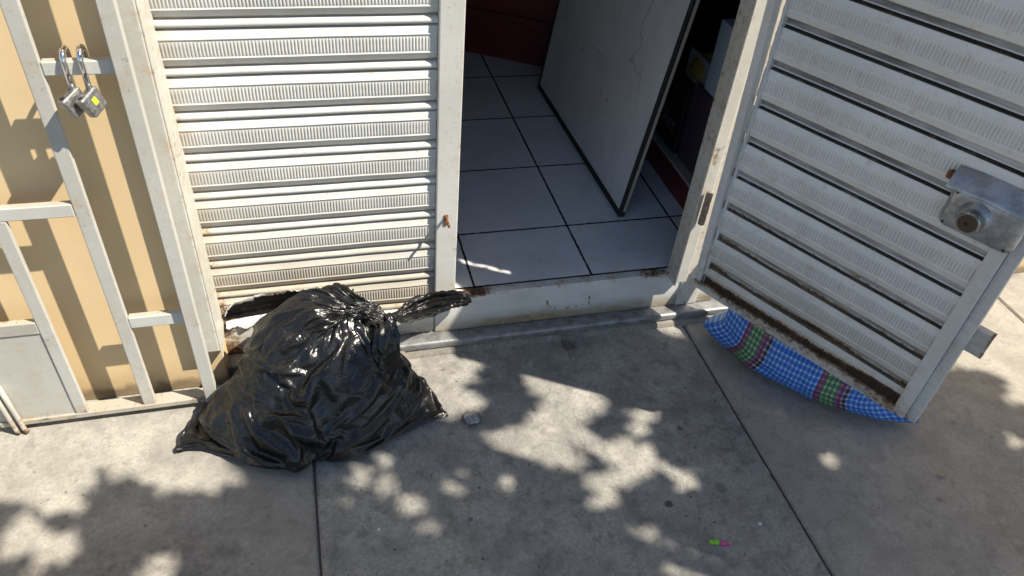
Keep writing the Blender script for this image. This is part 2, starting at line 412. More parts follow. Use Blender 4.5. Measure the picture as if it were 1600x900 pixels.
fpart('guide_rail', (-.362, -.108, .178), (-.3125, -.0665, 2.25), w_guide, M_white)
fpart('guide_rail', (-.3120, -.104, .150), (-.3085, .03, 2.25), w_guide, M_white)
# raised weld bead on the sill where a hasp was
pts = [(.685, .134), (.690, .118), (.698, .104), (.708, .0965), (.73, .092), (.763, .0905), (.785, .094), (.803, .0955), (.825, .094), (.838, .098), (.834, .118), (.831, .138)]
pp = []
for i in range(len(pts)-1):
    for t in (0, .33, .66): pp.append((pts[i][0]*(1-t)+pts[i+1][0]*t, -.001, pts[i][1]*(1-t)+pts[i+1][1]*t))
V, Fc = tube(pp, [.0035+.0012*nz(i*1.7, 0, 0) for i in range(len(pp))], 8)
o = from_py('weld_bead', V, Fc, M_frame, fr, True); set_attr(o, 'rust', [.28+.9*nz(v.co.x*90, 0, v.co.z*90) for v in o.data.vertices]); set_attr(o, 'dirt_shade', [.3]*len(o.data.vertices))
# small rusty latch pin standing out of the post
bm = bmesh.new(); box(bm, (.3415, -.046, .494), (.3475, .004, .503), .001); box(bm, (.339, -.0005, .470), (.350, .0045, .506), .001)
from_bm('latch_pin', bm, M_rust, fr)
settle(fr)

# ------------------------------------------------------------------ corrugated slats
def slat_mesh(name, u0, u1, zt, zb, zline, frame, mat, parent, conv=1, pitch=.1126, skip=None, wear=None, du=.00195, rib=.0078):
    # profile of one slat, measured down from the dark joint line: (t, depth towards the viewer)
    if conv > 0:        # outside face: flat, ribbed band, flat, undercut, round bead
        P1 = [(.0000, -.004), (.0012, -.002), (.0024, .0072), (.0040, .0088), (.0200, .0078), (.0215, .0104), (.0240, .0104), (.0255, .0082)]
        P2 = [(.0655, .0085), (.0670, .0110), (.0692, .0110), (.0710, .0090), (.0830, .0066), (.0853, .0040), (.0875, .0006), (.0910, -.0010)]
        P3 = [(.0932, .0045), (.0950, .0085), (.0980, .0114), (.1022, .0124), (.1065, .0114), (.1095, .0080), (.1110, .0040), (.1118, -.002)]
    else:               # inside face: the bead is a hollow with a lip and an open joint below it
        P1 = [(.0000, -.020), (.0010, -.020), (.0014, .0050), (.0022, .0072), (.0040, .0080), (.0200, .0084), (.0215, .0106), (.0240, .0106), (.0255, .0084)]
        P2 = [(.0655, .0085), (.0670, .0110), (.0692, .0110), (.0710, .0090), (.0830, .0084), (.0850, .0070), (.0880, .0010), (.0920, -.0040), (.0960, -.0062)]
        P3 = [(.0990, -.0062), (.1005, -.0040), (.1018, .0020), (.1032, .0036), (.1042, .0028), (.1048, -.0100), (.1052, -.0200), (.1108, -.0200)]
    ribs = [.0275, .034, .0405, .047, .0535, .0600, .0645]
    prof = [(t, d, 0) for t, d in P1] + [(t, .0088, 0 if (t < .028 or t > .064) else 1) for t in ribs] + [(t, d, 0) for t, d in P2] + [(t, d, 0) for t, d in P3]
    tn = []
    rows = []
    k0 = int(math.ceil((zt-zline)/pitch))
    zz = zline + k0*pitch
    while zz > zb - pitch:
        for (t, d, r) in prof:
            z_ = zz - t
            if zb-1e-6 <= z_ <= zt: rows.append((z_, t, d, r))
        zz -= pitch
    nu = int(round((u1-u0)/du)); us = [u0+(u1-u0)*i/nu for i in range(nu+1)]
    V, Fc, ru, di = [], [], [], []
    ribc = [0.0026*max(0, math.cos(2*math.pi*u/rib))**.7 - .0006 for u in us]
    for (z_, t, d, r) in rows:
        for i, u in enumerate(us):
            wv = .0014*nz(u*4, z_*3, 1.7)+.0009*nz(u*11, z_*9, 5)
            V.append(frame(u, d + (ribc[i]*(1 if conv > 0 else 1.5) if r else 0) + wv, z_ + .0007*nz(u*5, z_*20, 9)))
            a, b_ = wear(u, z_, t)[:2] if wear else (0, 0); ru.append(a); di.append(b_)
            tn.append(max(0, sst(.85, .15, z_)*(.50+.40*nz(u*3.1, round(z_*9)*1.3, 2)+.25*nz(u*1.3, z_*2.5, 7)) + .25*sst(-.24, -.33, u)) if conv > 0 else max(0, sst(.60, .22, z_)*(.36+.5*nz(u*4, z_*6, 2)) + .5*sst(.285, .25, z_)))
    nn = nu+1
    for j in range(len(rows)-1):
        zc = (rows[j][0]+rows[j+1][0])/2
        for i in range(nu):
            if skip and skip((us[i]+us[i+1])/2, zc, (rows[j][2]+rows[j+1][2])/2): continue
            Fc.append((j*nn+i, (j+1)*nn+i, (j+1)*nn+i+1, j*nn+i+1))
    o = from_py(name, V, Fc, mat, parent, True)
    set_attr(o, 'rust', ru); set_attr(o, 'dirt_shade', di); set_attr(o, 'tan', tn)
    return o

def inside(poly, x, y):
    r = False; j = len(poly)-1
    for i in range(len(poly)):
        (xi, yi), (xj, yj) = poly[i], poly[j]
        if (yi > y) != (yj > y) and x < (xj-xi)*(y-yi)/(yj-yi)+xi: r = not r
        j = i
    return r
HOLE = [(-.305, .165), (-.300, .195), (-.288, .221), (-.272, .234), (-.238, .245), (-.186, .257), (-.13, .261), (-.084, .266), (-.05, .265), (.0, .258), (.03, .250), (.044, .235), (.046, .215), (.036, .197), (-.02, .19), (-.10, .187), (-.184, .186), (-.24, .181), (-.285, .172)]
def jag(u, z): return u + .006*nz(u*60, z*60, 0), z + .005*nz(u*70, z*50, 4)
SH = thing('roller_shutter', 'white ribbed roller shutter with a torn hole low beside the bin bag', 'shutter', (0, .03, .152))
Y_S = .026
def fr_main(u, n, z): return (u, Y_S - n, z)
def wear_main(u, z, t):
    left = sst(-.26, -.33, u)
    low = sst(.75, .15, z)
    roll = 1 if t > .092 else 0
    seam = 1.5*sst(.0024, 0, t) + 1.3*sst(.083, .087, t)*(t < .0930) + 1.5*sst(.1108, .1118, t)  # undercut and joint shade painted in as colour, with some dirt
    r = .62*left*(.5+.8*nz(u*30, z*25, 2)) * (.6+.5*roll)
    r += .30*low*roll*(.35+nz(u*6, z*18, 8))
    if z < .20: r += .3*(.4+nz(u*7, z*20, 3))
    if z < .27: r += .35*sst(.07, .0, min(abs(u+.305), 9))
    d = .22*low + .55*seam + .25*left + .2*low*roll
    return max(0, r), max(0, d)
slat_mesh('slat_curtain', -.3295, .3155, 2.255, .153, .9385, fr_main, M_slat, SH, 1, skip=lambda u, z, d: inside(HOLE, *jag(u, z)), wear=wear_main)
# torn, bent-out bright metal round the hole
M_torn = NB('torn_bare_tin'); p_ = M_torn.pos()
M_torn = M_torn.done(M_torn.mix(M_torn.ramp(M_torn.noise(p_, 60, 4), .4, .7), (.80, .79, .77), (.52, .50, .46)), .35, .25, M_torn.bump(M_torn.noise(p_, 70, 4), .5, .003))
def torn(name, pts, w0, out, drop):
    V, Fc = [], []; m = 5; N = 90
    L = [0]
    for a, b_ in zip(pts, pts[1:]): L.append(L[-1]+math.hypot(b_[0]-a[0], b_[1]-a[1]))
    for i in range(N+1):
        s_ = L[-1]*i/N; q = max(j for j in range(len(L)) if L[j] <= s_+1e-9); q = min(q, len(pts)-2)
        t = (s_-L[q])/(L[q+1]-L[q]); x_ = pts[q][0]*(1-t)+pts[q+1][0]*t; z_ = pts[q][1]*(1-t)+pts[q+1][1]*t
        env = min(1, i/8, (N-i)/8)
        wd = w0*(.55+.5*nz(x_*28, 0, 3)+.35*nz(x_*90, 4, 3))*(.3+.7*env)
        for j in range(m+1):
            f = j/m
            V.append((x_+.004*nz(x_*50, f*3, 7), Y_S-.010-out*math.sin(f*1.6)*(.8+.5*nz(x_*35, f, 1)), z_+drop*wd*f+.004*nz(x_*40, f*2, 2)))
    for i in range(N):
        for j in range(m): Fc.append((i*(m+1)+j, i*(m+1)+j+1, (i+1)*(m+1)+j+1, (i+1)*(m+1)+j))
    return from_py(name, V, Fc, M_torn, SH, True)
torn('torn_flap', [(-.297, .205), (-.288, .224), (-.272, .238), (-.238, .249), (-.186, .261), (-.13, .265), (-.084, .270), (-.05, .269), (.0, .262), (.03, .254)], .026, .015, 1)
torn('torn_flap', [(.028, .258), (.042, .248), (.050, .232), (.050, .212), (.040, .197)], .030, .016, .9)
torn('torn_flap', [(-.300, .176), (-.24, .185), (-.184, .189), (-.12, .190)], .036, .026, -1)
settle(SH)
# upper shutter over the doorway, right fixed shutter beyond the door
UP = thing('upper_shutter', 'upper white roller shutter strip above the doorway', 'shutter', (.75, .03, 1.79))
slat_mesh('slat_curtain', .380, 1.161, 2.255, 1.792, .9385, fr_main, M_slat, UP, 1, wear=wear_main, du=.004, rib=.016)
settle(UP)
RS = thing('fixed_shutter', 'white ribbed shutter fixed behind the open door', 'shutter', (1.6, .03, .05))
slat_mesh('slat_curtain', 1.236, 2.018, 2.255, .05, .9385, fr_main, M_slat, RS, 1, wear=wear_main, du=.0036, rib=.0144)
settle(RS)

# ------------------------------------------------------------------ open shutter door
DH = Vector((1.161, -.075, 0)); DD = Vector((.48265, -.87581, 0)); DN = Vector((-.87581, -.48265, 0))
DR = thing('shutter_door', 'white ribbed steel door standing open, rusted along its bottom edge', 'door', (1.161, -.075, .21))
def fr_door(u, n, z):
    q = DH + DD*u + DN*n; return (q.x, q.y, z)
TOPZ = 1.65
def dbox(name, u0, u1, n0, n1, z0, z1, fn=None, mat=M_doorp, bev=.002, shear=0.0, parent=None):
    bm = bmesh.new(); box(bm, (u0, n0, z0), (u1, n1, z1), bev, None, 2)
    o = from_bm(name, bm, mat, parent or DR)
    subdiv(o, .03, fn or (lambda p: (0, .15)))
    for v in o.data.vertices:
        u, n, z_ = v.co; f = max(0, z_-.21)
        q = fr_door(u, n, z_); v.co = (q[0] + shear*f, q[1], q[2])
    return o
def wear_door(u, z, t):
    low = sst(.74, .27, z)
    wd = .0042+.0038*nz(u*6, z*4, 3)
    chan = max(math.exp(-((t-.105)/wd)**2), math.exp(-((t+.004)/wd)**2))
    n_ = max(0, .72+.75*nz(u*4, round(z*9), 3)+.25*nz(u*19, z*9, 3))
    r = low*chan*n_*1.75
    edge = .2585+.006*nz(u*5, 2, 0)+.012*sst(.4, .69, u)
    if z < .29: r = max(r, 1.45*sst(edge+.013, edge-.006, z)*(.78+.5*nz(u*6, z*8, 1)+.35*nz(u*23, z*15, 6)))
    r += .3*sst(.05, .02, u)*low
    if z < .45: r += .22*max(0, nz(u*9, z*30, 12)-.30)
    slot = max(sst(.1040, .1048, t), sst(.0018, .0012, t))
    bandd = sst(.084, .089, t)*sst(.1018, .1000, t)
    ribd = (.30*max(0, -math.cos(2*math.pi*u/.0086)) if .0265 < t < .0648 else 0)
    d = 1.5*slot + bandd*(.62+.35*nz(u*2.2, z*3, 5)+.25*nz(u*12, z*70, 2)) + ribd + .10*low + .25*sst(.32, .22, z)  # joint slots, channel and rib valleys: dirt, with painted shade deepening them
    return max(0, r), d
SUN_SLIT = (.290, .316)  # added slit out of view, shaped to throw a sun strip on the tiles
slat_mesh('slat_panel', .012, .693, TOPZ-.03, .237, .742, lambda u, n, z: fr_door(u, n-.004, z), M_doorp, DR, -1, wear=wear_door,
          rib=.0086, du=.0018, pitch=.111, skip=lambda u, z, d: SUN_SLIT[0] < u + 1.66*d < SUN_SLIT[1] and 1.23 < z < 1.50 and not (abs((z-1.23) % .11-.05) < .004))
wr = lambda p: (.20*sst(.5, .2, p.z)+.15*max(0, nz(p.x*20, p.z*6, 1)), .2)
# hinge stile leans a little, as the door sags
dbox('hinge_stile', -.002, .021, -.022, .012, .211, TOPZ, wr, shear=-.036)
dbox('hinge_stile_web', .0215, .030, -.022, .004, .211, TOPZ, wr, shear=-.012)
dbox('bottom_rail', .0, .689, -.022, .0155, .209, .2385, lambda p: (.16+.30*nz(p.x*7, p.z*40, 2)+.45*sst(.231, .2385, p.z)+.25*sst(.5, .69, p.x), .35))
dbox('top_rail', .0, .75, -.022, .010, TOPZ-.028, TOPZ+.003, wr)
dbox('lock_stile', .6875, .7232, -.022, .013, .211, TOPZ-.03, lambda p: (.30*sst(.31, .22, p.z)+.25*sst(.695, .6875, p.x)*sst(.6, .2, p.z), .2), shear=-.006)
dbox('lock_stile_flange', .7233, .7515, -.030, .003, .2095, TOPZ-.03, lambda p: (.25*sst(.732, .7235, p.x)*(.5+nz(p.z*8, 1, 1))+.3*sst(.235, .21, p.z), .3), shear=-.003)
# hinges
def hinge(z0, z1, mat):
    V, Fc = tube([(1.138, -.046, z0), (1.138, -.046, z0+.003), (1.138, -.046, (z0+z1)/2-.001), (1.138, -.046, (z0+z1)/2+.001), (1.138, -.046, z1-.003), (1.138, -.046, z1)], [.008, .0105, .0105, .0105, .0105, .008], 18)
    h = from_py('hinge', V, Fc, mat, DR, True)
    return h
k = NB('dark_hinge_iron'); p = k.pos()
M_hinge = k.done(k.mix(k.ramp(k.noise(p, 90, 5, .7), .4, .62), (.22, .19, .16), (.36, .27, .18)), .6, .3, k.bump(k.noise(p, 160, 4), .5, .002))
hinge(.428, .463, M_hinge); hinge(.4645, .508, M_hinge); hinge(.5095, .545, M_hinge); hinge(1.35, 1.47, M_hinge)
# rim lock with cylinder, on the inner side of the door
lk_bm = bmesh.new(); box(lk_bm, (.558, .004, .795), (.730, .045, .905), .021, None, 5)
lk = from_bm('rim_lock', lk_bm, M_lock, DR)
for v in lk.data.vertices:
    u, n, z_ = v.co; v.co = fr_door(u, n + .012*sst(.85, .89, z_)*0, z_ - .02*(u-.575)*0)
for f in lk.data.polygons: f.use_smooth = True
lk.data.set_sharp_from_angle(angle=R(40))
# cover flange above, slightly bent, and a bent tab on its side
V, Fc = [], []
for i in range(13):
    u = .545 + .195*i/12
    for j, (n, z_) in enumerate(((.004, .941), (.018, .937), (.030, .924), (.040, .909), (.0465, .905), (.0465, .896))):
        V.append(fr_door(u, n+.003*nz(u*20, j, 0), z_-.012*abs(i/12-.5)+.004*nz(u*14, j, 5)))
for i in range(12):
    for j in range(5): Fc.append((i*6+j, i*6+j+1, (i+1)*6+j+1, (i+1)*6+j))
from_py('lock_cover', V, Fc, M_lock, DR, True)
def disc(name, u, z_, n0, n1, r0, r1, mat, parent, seg=28, bev=.0015):
    pr = [(n0, r0), (n1-bev, r1), (n1, r1-bev), (n1, 0.0001)]
    V, Fc = [], []
    for (n, r) in pr:
        for a in range(seg):
            t = 2*math.pi*a/seg; V.append(fr_door(u+r*math.cos(t), n, z_+r*math.sin(t)))
    for j in range(3):
        for a in range(seg): Fc.append((j*seg+a, j*seg+(a+1) % seg, (j+1)*seg+(a+1) % seg, (j+1)*seg+a))
    return from_py(name, V, Fc, mat, parent, False)
disc('lock_collar', .628, .850, .044, .056, .040, .034, M_lock, lk, bev=.004)
cy = disc('lock_cylinder', .628, .850, .053, .080, .0275, .026, M_lockcyl, lk)
disc('cylinder_face', .628, .850, .0795, .0808, .0225, .022, M_darkbrown, lk); disc('key_slot', .626, .849, .0806, .0815, .0055, .005, M_black, lk, 12, .0003)
for (u, z_) in ((.574, .890), (.574, .810), (.714, .810)): disc('screw_hole', u, z_, .0445, .0456, .0032, .003, M_black, lk, 12, .0002)
bm = bmesh.new(); box(bm, (.530, .006, .900), (.557, .026, .918), .003)
o = from_bm('bent_tab', bm, M_rust, lk)
for v in o.data.vertices: v.co = fr_door(*v.co)
# strike bolt sticking out past the lock stile
bm = bmesh.new()
box(bm, (.752, -.028, .495), (.794, -.004, .4975), .0005); box(bm, (.752, -.028, .565), (.794, -.004, .5675), .0005); box(bm, (.752, -.0065, .4978), (.794, -.004, .5647), .0005)
o = from_bm('bolt_channel', bm, M_doorp, DR); subdiv(o, .01, lambda p: (.5*sst(.778, .794, p.x)+.4*nz(p.x*60, p.z*60, 0), .5))
for v in o.data.vertices: v.co = fr_door(*v.co)
settle(DR)

# ------------------------------------------------------------------ gate on the left
GT = thing('metal_gate', 'white barred steel gate with a solid lower panel against beige wall', 'gate', (-.62, -.138, .0))
GY0, GY1 = -.150, -.130
def wg(p):
    jt = max(math.exp(-((p.z-j)/.022)**2) for j in (.334, .374, .690, .728, 1.028, 1.062, .045))
    return (.26*jt*(.6+nz(p.x*40, p.z*40, 5)) + .22*max(0, nz(p.x*9, p.z*7, 2)) + .3*sst(.07, .02, p.z)*(.5+nz(p.x*14, 0, 1)), .2+.3*sst(.1, .03, p.z))
def gpart(name, x0, x1, z0, z1, y0=GY0, y1=GY1, fn=wg, bev=.0025):
    o = boxobj(name, (x0, y0, z0), (x1, y1, z1), M_gate, GT, bev); subdiv(o, .04, fn); return o
wtop = lambda p: (.36*(p.y > -.148)*(.4+nz(p.x*25, p.y*60, p.z*3)), .45*(p.y > -.149))
gpart('stile', -.369, -.336, .036, 2.2, y0=-.168, y1=-.1455, bev=.002)
gpart('upright_bar', -.536, -.503, .036, 2.2, y1=-.1355)
gpart('upright_bar', -.709, -.678, .036, .692, y1=-.1355)
gpart('crossbar', -.5025, -.3695, 1.030, 1.060, fn=wtop)
gpart('crossbar', -.90, -.5365, .692, .726, fn=wtop)
gpart('crossbar', -.5025, -.3695, .336, .372, fn=wtop)
gpart('crossbar', -.90, -.7095, .350, .388, fn=lambda p: (.5*(p.y > -.148)*(.55+nz(p.x*25, p.y*60, p.z*3)), .45))
gpart('bottom_rail', -.90, -.336, .025, .043, y0=-.152, y1=-.110, fn=lambda p: (.42*(.45+nz(p.x*12, p.y*40, p.z*20)), .55))
gpart('kick_panel', -.90, -.7095, .036, .3495, y0=-.146, y1=-.140, fn=lambda p: (.12*max(0, nz(p.x*8, p.z*8, 1))+.3*sst(.07, .036, p.z), .25))
for xx in (-.848, -.868):
    V, Fc = tube([(xx-.004, -.158, .19), (xx, -.158, .10), (xx+.004, -.158, .02), (xx+.008, -.160, .004)], .0068, 12)
    o = from_py('drop_rod', V, Fc, M_gate, GT, True); set_attr(o, 'rust', [.5*sst(.06, .0, v.co.z)+.1 for v in o.data.vertices]); set_attr(o, 'dirt_shade', [.4]*len(o.data.vertices))
settle(GT)

# ------------------------------------------------------------------ padlocks
def padlock(xh, label, sticker, twist, tilt):
    t = thing('padlock', label, 'padlock', (xh, -.16, 1.06), 'open padlocks hooked on the gate')
    r = .0056
    pts = [(xh, -.1585, .998), (xh, -.1585, 1.045), (xh, -.1585, 1.060)]
    for a in range(1, 12):
        th = math.pi*a/12; pts.append((xh, -.1365-.022*math.cos(th), 1.060+.022*math.sin(th)))
    pts += [(xh, -.1145, 1.055), (xh, -.1145, 1.040)]
    V, Fc = tube(pts, [r]*(len(pts)-1)+[r*.8], 14)
    from_py('shackle', V, Fc, M_chrome, t, True)
    dn = Vector((.30+tilt, .10, -.93)).normalized()
    lg = Vector((-.55+twist, -.80, 0)); lg = (lg - dn*lg.dot(dn)).normalized()
    th = dn.cross(lg).normalized()
    if th.x < 0: th = -th
    top = Vector((xh, -.1585, 1.006)) + lg*.016
    M = Matrix(((lg.x, th.x, dn.x, top.x), (lg.y, th.y, dn.y, top.y), (lg.z, th.z, dn.z, top.z), (0, 0, 0, 1)))
    bm = bmesh.new(); box(bm, (-.026, -.0105, 0), (.026, .0105, .046), .0045, None, 3)
    # rounded lower corners
    for v in bm.verts:
        if v.co.z > .03:
            f = sst(.03, .046, v.co.z); v.co.x *= 1-.16*f; v.co.y *= 1-.12*f
        v.co = M @ v.co
    bmesh.ops.recalc_face_normals(bm, faces=bm.faces)
    bd = from_bm('lock_body', bm, M_padl, t)
    def dsk(name, c, ax, rr, mat, d=.0006):
        ax = ax.normalized(); a0 = ax.orthogonal().normalized(); b0 = ax.cross(a0)
        V = [c+ax*d]+[c+ax*d+(a0*math.cos(i*math.pi/9)+b0*math.sin(i*math.pi/9))*rr for i in range(18)] + [c-ax*.002+(a0*math.cos(i*math.pi/9)+b0*math.sin(i*math.pi/9))*rr for i in range(18)]
        Fc = [(0, 1+i, 1+(i+1) % 18) for i in range(18)] + [(1+i, 19+i, 19+(i+1) % 18, 1+(i+1) % 18) for i in range(18)]
        from_py(name, V, Fc, mat, bd)
    dsk('shackle_hole', M @ Vector((.016, 0, 0)), -dn, .0056, M_black)
    dsk('shackle_socket', M @ Vector((-.016, 0, 0)), -dn, .0068, M_padl, .0012)
    if sticker:
        q = [M @ Vector((a, .0111, b_)) for a, b_ in ((-.006, .013), (.005, .013), (.005, .027), (-.006, .027))]
        q += [M @ Vector((a, .0100, b_)) for a, b_ in ((-.006, .013), (.005, .013), (.005, .027), (-.006, .027))]
        from_py('sticker', q, [(0, 1, 2, 3), (0, 4, 5, 1), (1, 5, 6, 2), (2, 6, 7, 3), (3, 7, 4, 0)], M_sticker, bd)
        q = [M @ Vector((a, .0114, b_)) for a, b_ in ((-.002, .017), (.001, .017), (.001, .020), (-.002, .020))]
        from_py('sticker_mark', q, [(0, 1, 2, 3)], flat('olive_ink', (.25, .32, .03)), bd)
    settle(t)
    for c_ in t.children:
        pass
    return t
padlock(-.4575, 'open steel padlock without a sticker, hooked on the gate crossbar, half behind its twin', False, .0, .0)
padlock(-.4265, 'open steel padlock with a yellow sticker, hooked on the gate crossbar', True, .05, .06)

# ------------------------------------------------------------------ shop interior
PB = thing('leaning_board', 'white marbled board with dark trim leaning inside the dark doorway', 'board', (1.06, .84, .195))
lean = math.atan2(.10, .79)
MB_ = Matrix.Translation((1.046, .33, .197)) @ Matrix.Rotation(R(1.0), 4, 'Z') @ Matrix.Rotation(lean, 4, 'Y')
def pb(name, lo, hi, mat):
    bm = bmesh.new(); box(bm, lo, hi, .0015); o = from_bm(name, bm, mat, PB); o.matrix_world = MB_; return o
pb('board_face', (0, .014, .022), (.018, 1.02, 1.62), M_lam)
pb('edge_trim', (-.003, .0, .0), (.021, 1.034, .0218), M_trim)
pb('edge_trim', (-.003, .0, .022), (.010, .0138, 1.62), M_trim)
pb('raw_edge', (.0102, .0, .022), (.022, .0138, 1.62), M_chip)
pb('edge_trim', (-.003, 1.0202, .022), (.021, 1.034, 1.62), M_trim)
PB.location = (0, 0, 0)
bpy.context.view_layer.update()

RC = thing('red_cabinet', 'dark red boarded cabinet at the back of the shop', 'cabinet', (.93, 1.7, .195))
A_, B_ = Vector((.765, 1.784, 0)), Vector((1.107, 1.577, 0)); dx = (B_-A_).normalized(); dy = Vector((-dx.y, dx.x, 0))
MC = Matrix(((dx.x, dy.x, 0, A_.x), (dx.y, dy.y, 0, A_.y), (0, 0, 1, .196), (0, 0, 0, 1)))
for i, (z0, z1) in enumerate(((.0, .22), (.223, .445), (.448, .67), (.673, .9), (.903, 1.15))):
    boxobj('board', (-1.1, 0, z0), (.55, .4, z1), M_red, RC, .003, MC)
settle(RC)

SF = thing('shelf_unit', 'dark shelf unit with a red plinth along the shop right side', 'shelf', (1.5, .8, .195))
boxobj('plinth', (1.305, .30, .196), (1.70, 2.2, .300), M_red, SF, .003)
boxobj('shelf_board', (1.300, .30, .3005), (1.70, 2.2, .312), M_chip, SF, .002)
boxobj('side_panel', (1.302, .282, .196), (1.70, .2995, 1.7), M_blackcard, SF, .002)
boxobj('back_panel', (1.705, .30, .196), (1.72, 2.2, 1.7), M_blackcard, SF, .002)
settle(SF)
def carton(name, label, cat, lo, hi, mat, rz=0):
    bm = bmesh.new(); c_ = Vector(((lo[0]+hi[0])/2, (lo[1]+hi[1])/2, 0))
    Mx = Matrix.Translation(c_) @ Matrix.Rotation(R(rz), 4, 'Z') @ Matrix.Translation(-c_)
    t = thing(name, label, cat, (c_.x, c_.y, lo[2]))
    box(bm, lo, hi, .003, Mx); from_bm('carton', bm, mat, t)
    bm = bmesh.new(); f = .0012
    box(bm, ((lo[0]+hi[0])/2-.018, lo[1]+.004, hi[2]+.0002), ((lo[0]+hi[0])/2+.018, hi[1]-.004, hi[2]+f), 0, Mx); from_bm('tape', bm, M_chip, t)
    settle(t); return t
carton('plum_box', 'plum coloured box standing on the low shelf inside the doorway', 'box', (1.335, .345, .313), (1.60, .530, .612), M_plum)
bk = carton('black_box', 'black box with faint grey script on the low shelf', 'box', (1.325, .545, .313), (1.58, .78, .585), M_blackcard)
carton('pale_box', 'pale blue and white box on top of the plum box', 'box', (1.345, .352, .6145), (1.56, .480, .862), M_pale)
cu = bpy.data.curves.new('txt', 'FONT'); cu.body = 'Diet'; cu.size = .085; cu.shear = .3; cu.extrude = .0004
to = bpy.data.objects.new('txt', cu); COL.objects.link(to); bpy.context.view_layer.update()
me = bpy.data.meshes.new_from_object(to.evaluated_get(bpy.context.evaluated_depsgraph_get())); bpy.data.objects.remove(to)
lt = link('lettering', me, M_ink)
mw = Matrix(((0, 0, -1, 1.3243), (-1, 0, 0, .735), (0, 1, 0, .385), (0, 0, 0, 1)))
me.transform(mw); lt.parent = bk; lt.matrix_parent_inverse = Matrix.Translation(bk.location).inverted()
yb = thing('yellow_bag', 'small mustard yellow packet beside the pale box in the dark shop', 'packet', (1.42, .58, .587))
bm = bmesh.new(); bmesh.ops.create_uvsphere(bm, u_segments=24, v_segments=14, radius=1)
for v in bm.verts:
    c_ = v.co.copy(); n_ = 1+.18*nz(c_.x*2, c_.y*2, c_.z*2)
    v.co = Vector((1.40+c_.x*.055*n_, .585+c_.y*.075*n_, .64+c_.z*.055*n_))
from_bm('packet_body', bm, M_yel, yb, True)
bm = bmesh.new(); box(bm, (1.36, .50, .586), (1.37, .66, .69), .002); from_bm('packet_label', bm, M_whitecard, yb)
settle(yb)

# ------------------------------------------------------------------ tree whose shade falls on the pavement (stands off to the right of the picture)
SUNLIT = {
 'main': [[0.405,-0.422],[0.483,-0.377],[0.549,-0.353],[0.598,-0.285],[0.58,-0.201],[0.569,-0.137],[0.639,-0.178],[0.692,-0.215],[0.728,-0.268],[0.81,-0.349],[0.746,-0.343],[0.749,-0.376],[0.677,-0.425],[0.728,-0.483],[0.813,-0.499],[0.869,-0.561],[0.867,-0.612],[0.781,-0.607],[0.758,-0.591],[0.727,-0.541],[0.678,-0.485],[0.613,-0.473],[0.583,-0.507],[0.546,-0.535],[0.491,-0.496]],
 'left': [[0.20,-0.03],[0.225,-0.069],[0.355,-0.0],[0.51,-0.0],[0.477,-0.104],[0.401,-0.169],[0.374,-0.205],[0.434,-0.294],[0.346,-0.295],[0.302,-0.32],[0.232,-0.282],[0.204,-0.214]],
 'gate': [[-1.353,-0.1],[-0.1,-0.1],[-0.33,-0.298],[-0.288,-0.422],[-0.4,-0.437],[-0.498,-0.391],[-0.564,-0.358],[-0.626,-0.298],[-0.67,-0.368],[-0.666,-0.446],[-0.768,-0.407],[-0.865,-0.359],[-1.3,-0.302]],
 'right': [[1.987,-0.416],[2.05,-0.406],[2.155,-0.44],[2.184,-0.513],[2.19,-0.626],[2.813,-0.74],[4.535,-0.146],[2.568,0.3],[1.3,.3],[1.3,.0]]}
SPOTS = [[0.931,-0.368,0.033],[0.865,-0.443,0.038],[0.625,-0.539,0.032],[0.289,-0.544,0.04],[0.427,-0.581,0.027],[0.161,-0.592,0.025],[0.199,-0.66,0.024],[0.103,-0.429,0.028],[0.021,-0.48,0.027],[0.1,-0.518,0.027],[0.922,-0.645,0.038],[0.675,-0.661,0.048],[0.737,-0.62,0.034],[1.38,-0.681,0.025],[0.787,-0.868,0.036],[0.86,-0.925,0.039],[0.815,-0.907,0.032],[0.747,-0.789,0.018],[2.015,-0.737,0.031],[2.16,-0.566,0.036],[-0.7,-0.548,0.053],[-0.46,-0.652,0.054],[-0.794,-0.494,0.058]]
def segd(px, py, ax, ay, bx, by):
    dx_, dy_ = bx-ax, by-ay; t = max(0, min(1, ((px-ax)*dx_+(py-ay)*dy_)/(dx_*dx_+dy_*dy_+1e-12)))
    return math.hypot(px-ax-t*dx_, py-ay-t*dy_)
def lit_dist(px, py):
    """distance of a pavement point from the nearest gap in the crown's shade (negative inside a gap)"""
    best = 9
    for (cx, cy, r) in SPOTS: best = min(best, math.hypot(px-cx, py-cy)-r*.84)
    for pl in SUNLIT.values():
        d = min(segd(px, py, *pl[i-1], *pl[i]) for i in range(len(pl)))
        if inside(pl, px, py): d = -d
        best = min(best, d)
    return best
k = NB('tree_leaf'); p = k.pos()
M_leaf = k.done(k.mix(k.noise(p, 6, 3), (.035, .075, .018), (.075, .125, .03)), .5)
k = NB('tree_bark'); p = k.pos()
M_bark = k.done(k.mix(k.noise(k.mapv(p, (1, 1, .25)), 30, 5), (.09, .07, .05), (.16, .13, .10)), .9, 0, k.bump(k.noise(k.mapv(p, (1, 1, .25)), 40, 4), .6, .01))
TR = thing('street_tree', 'leafy street tree by the kerb that dapples the pavement with shade', 'tree', (3.1, -2.25, -.01))
rng = random.Random(11)
V, Fc = [], []
cnt = 0; tries = 0
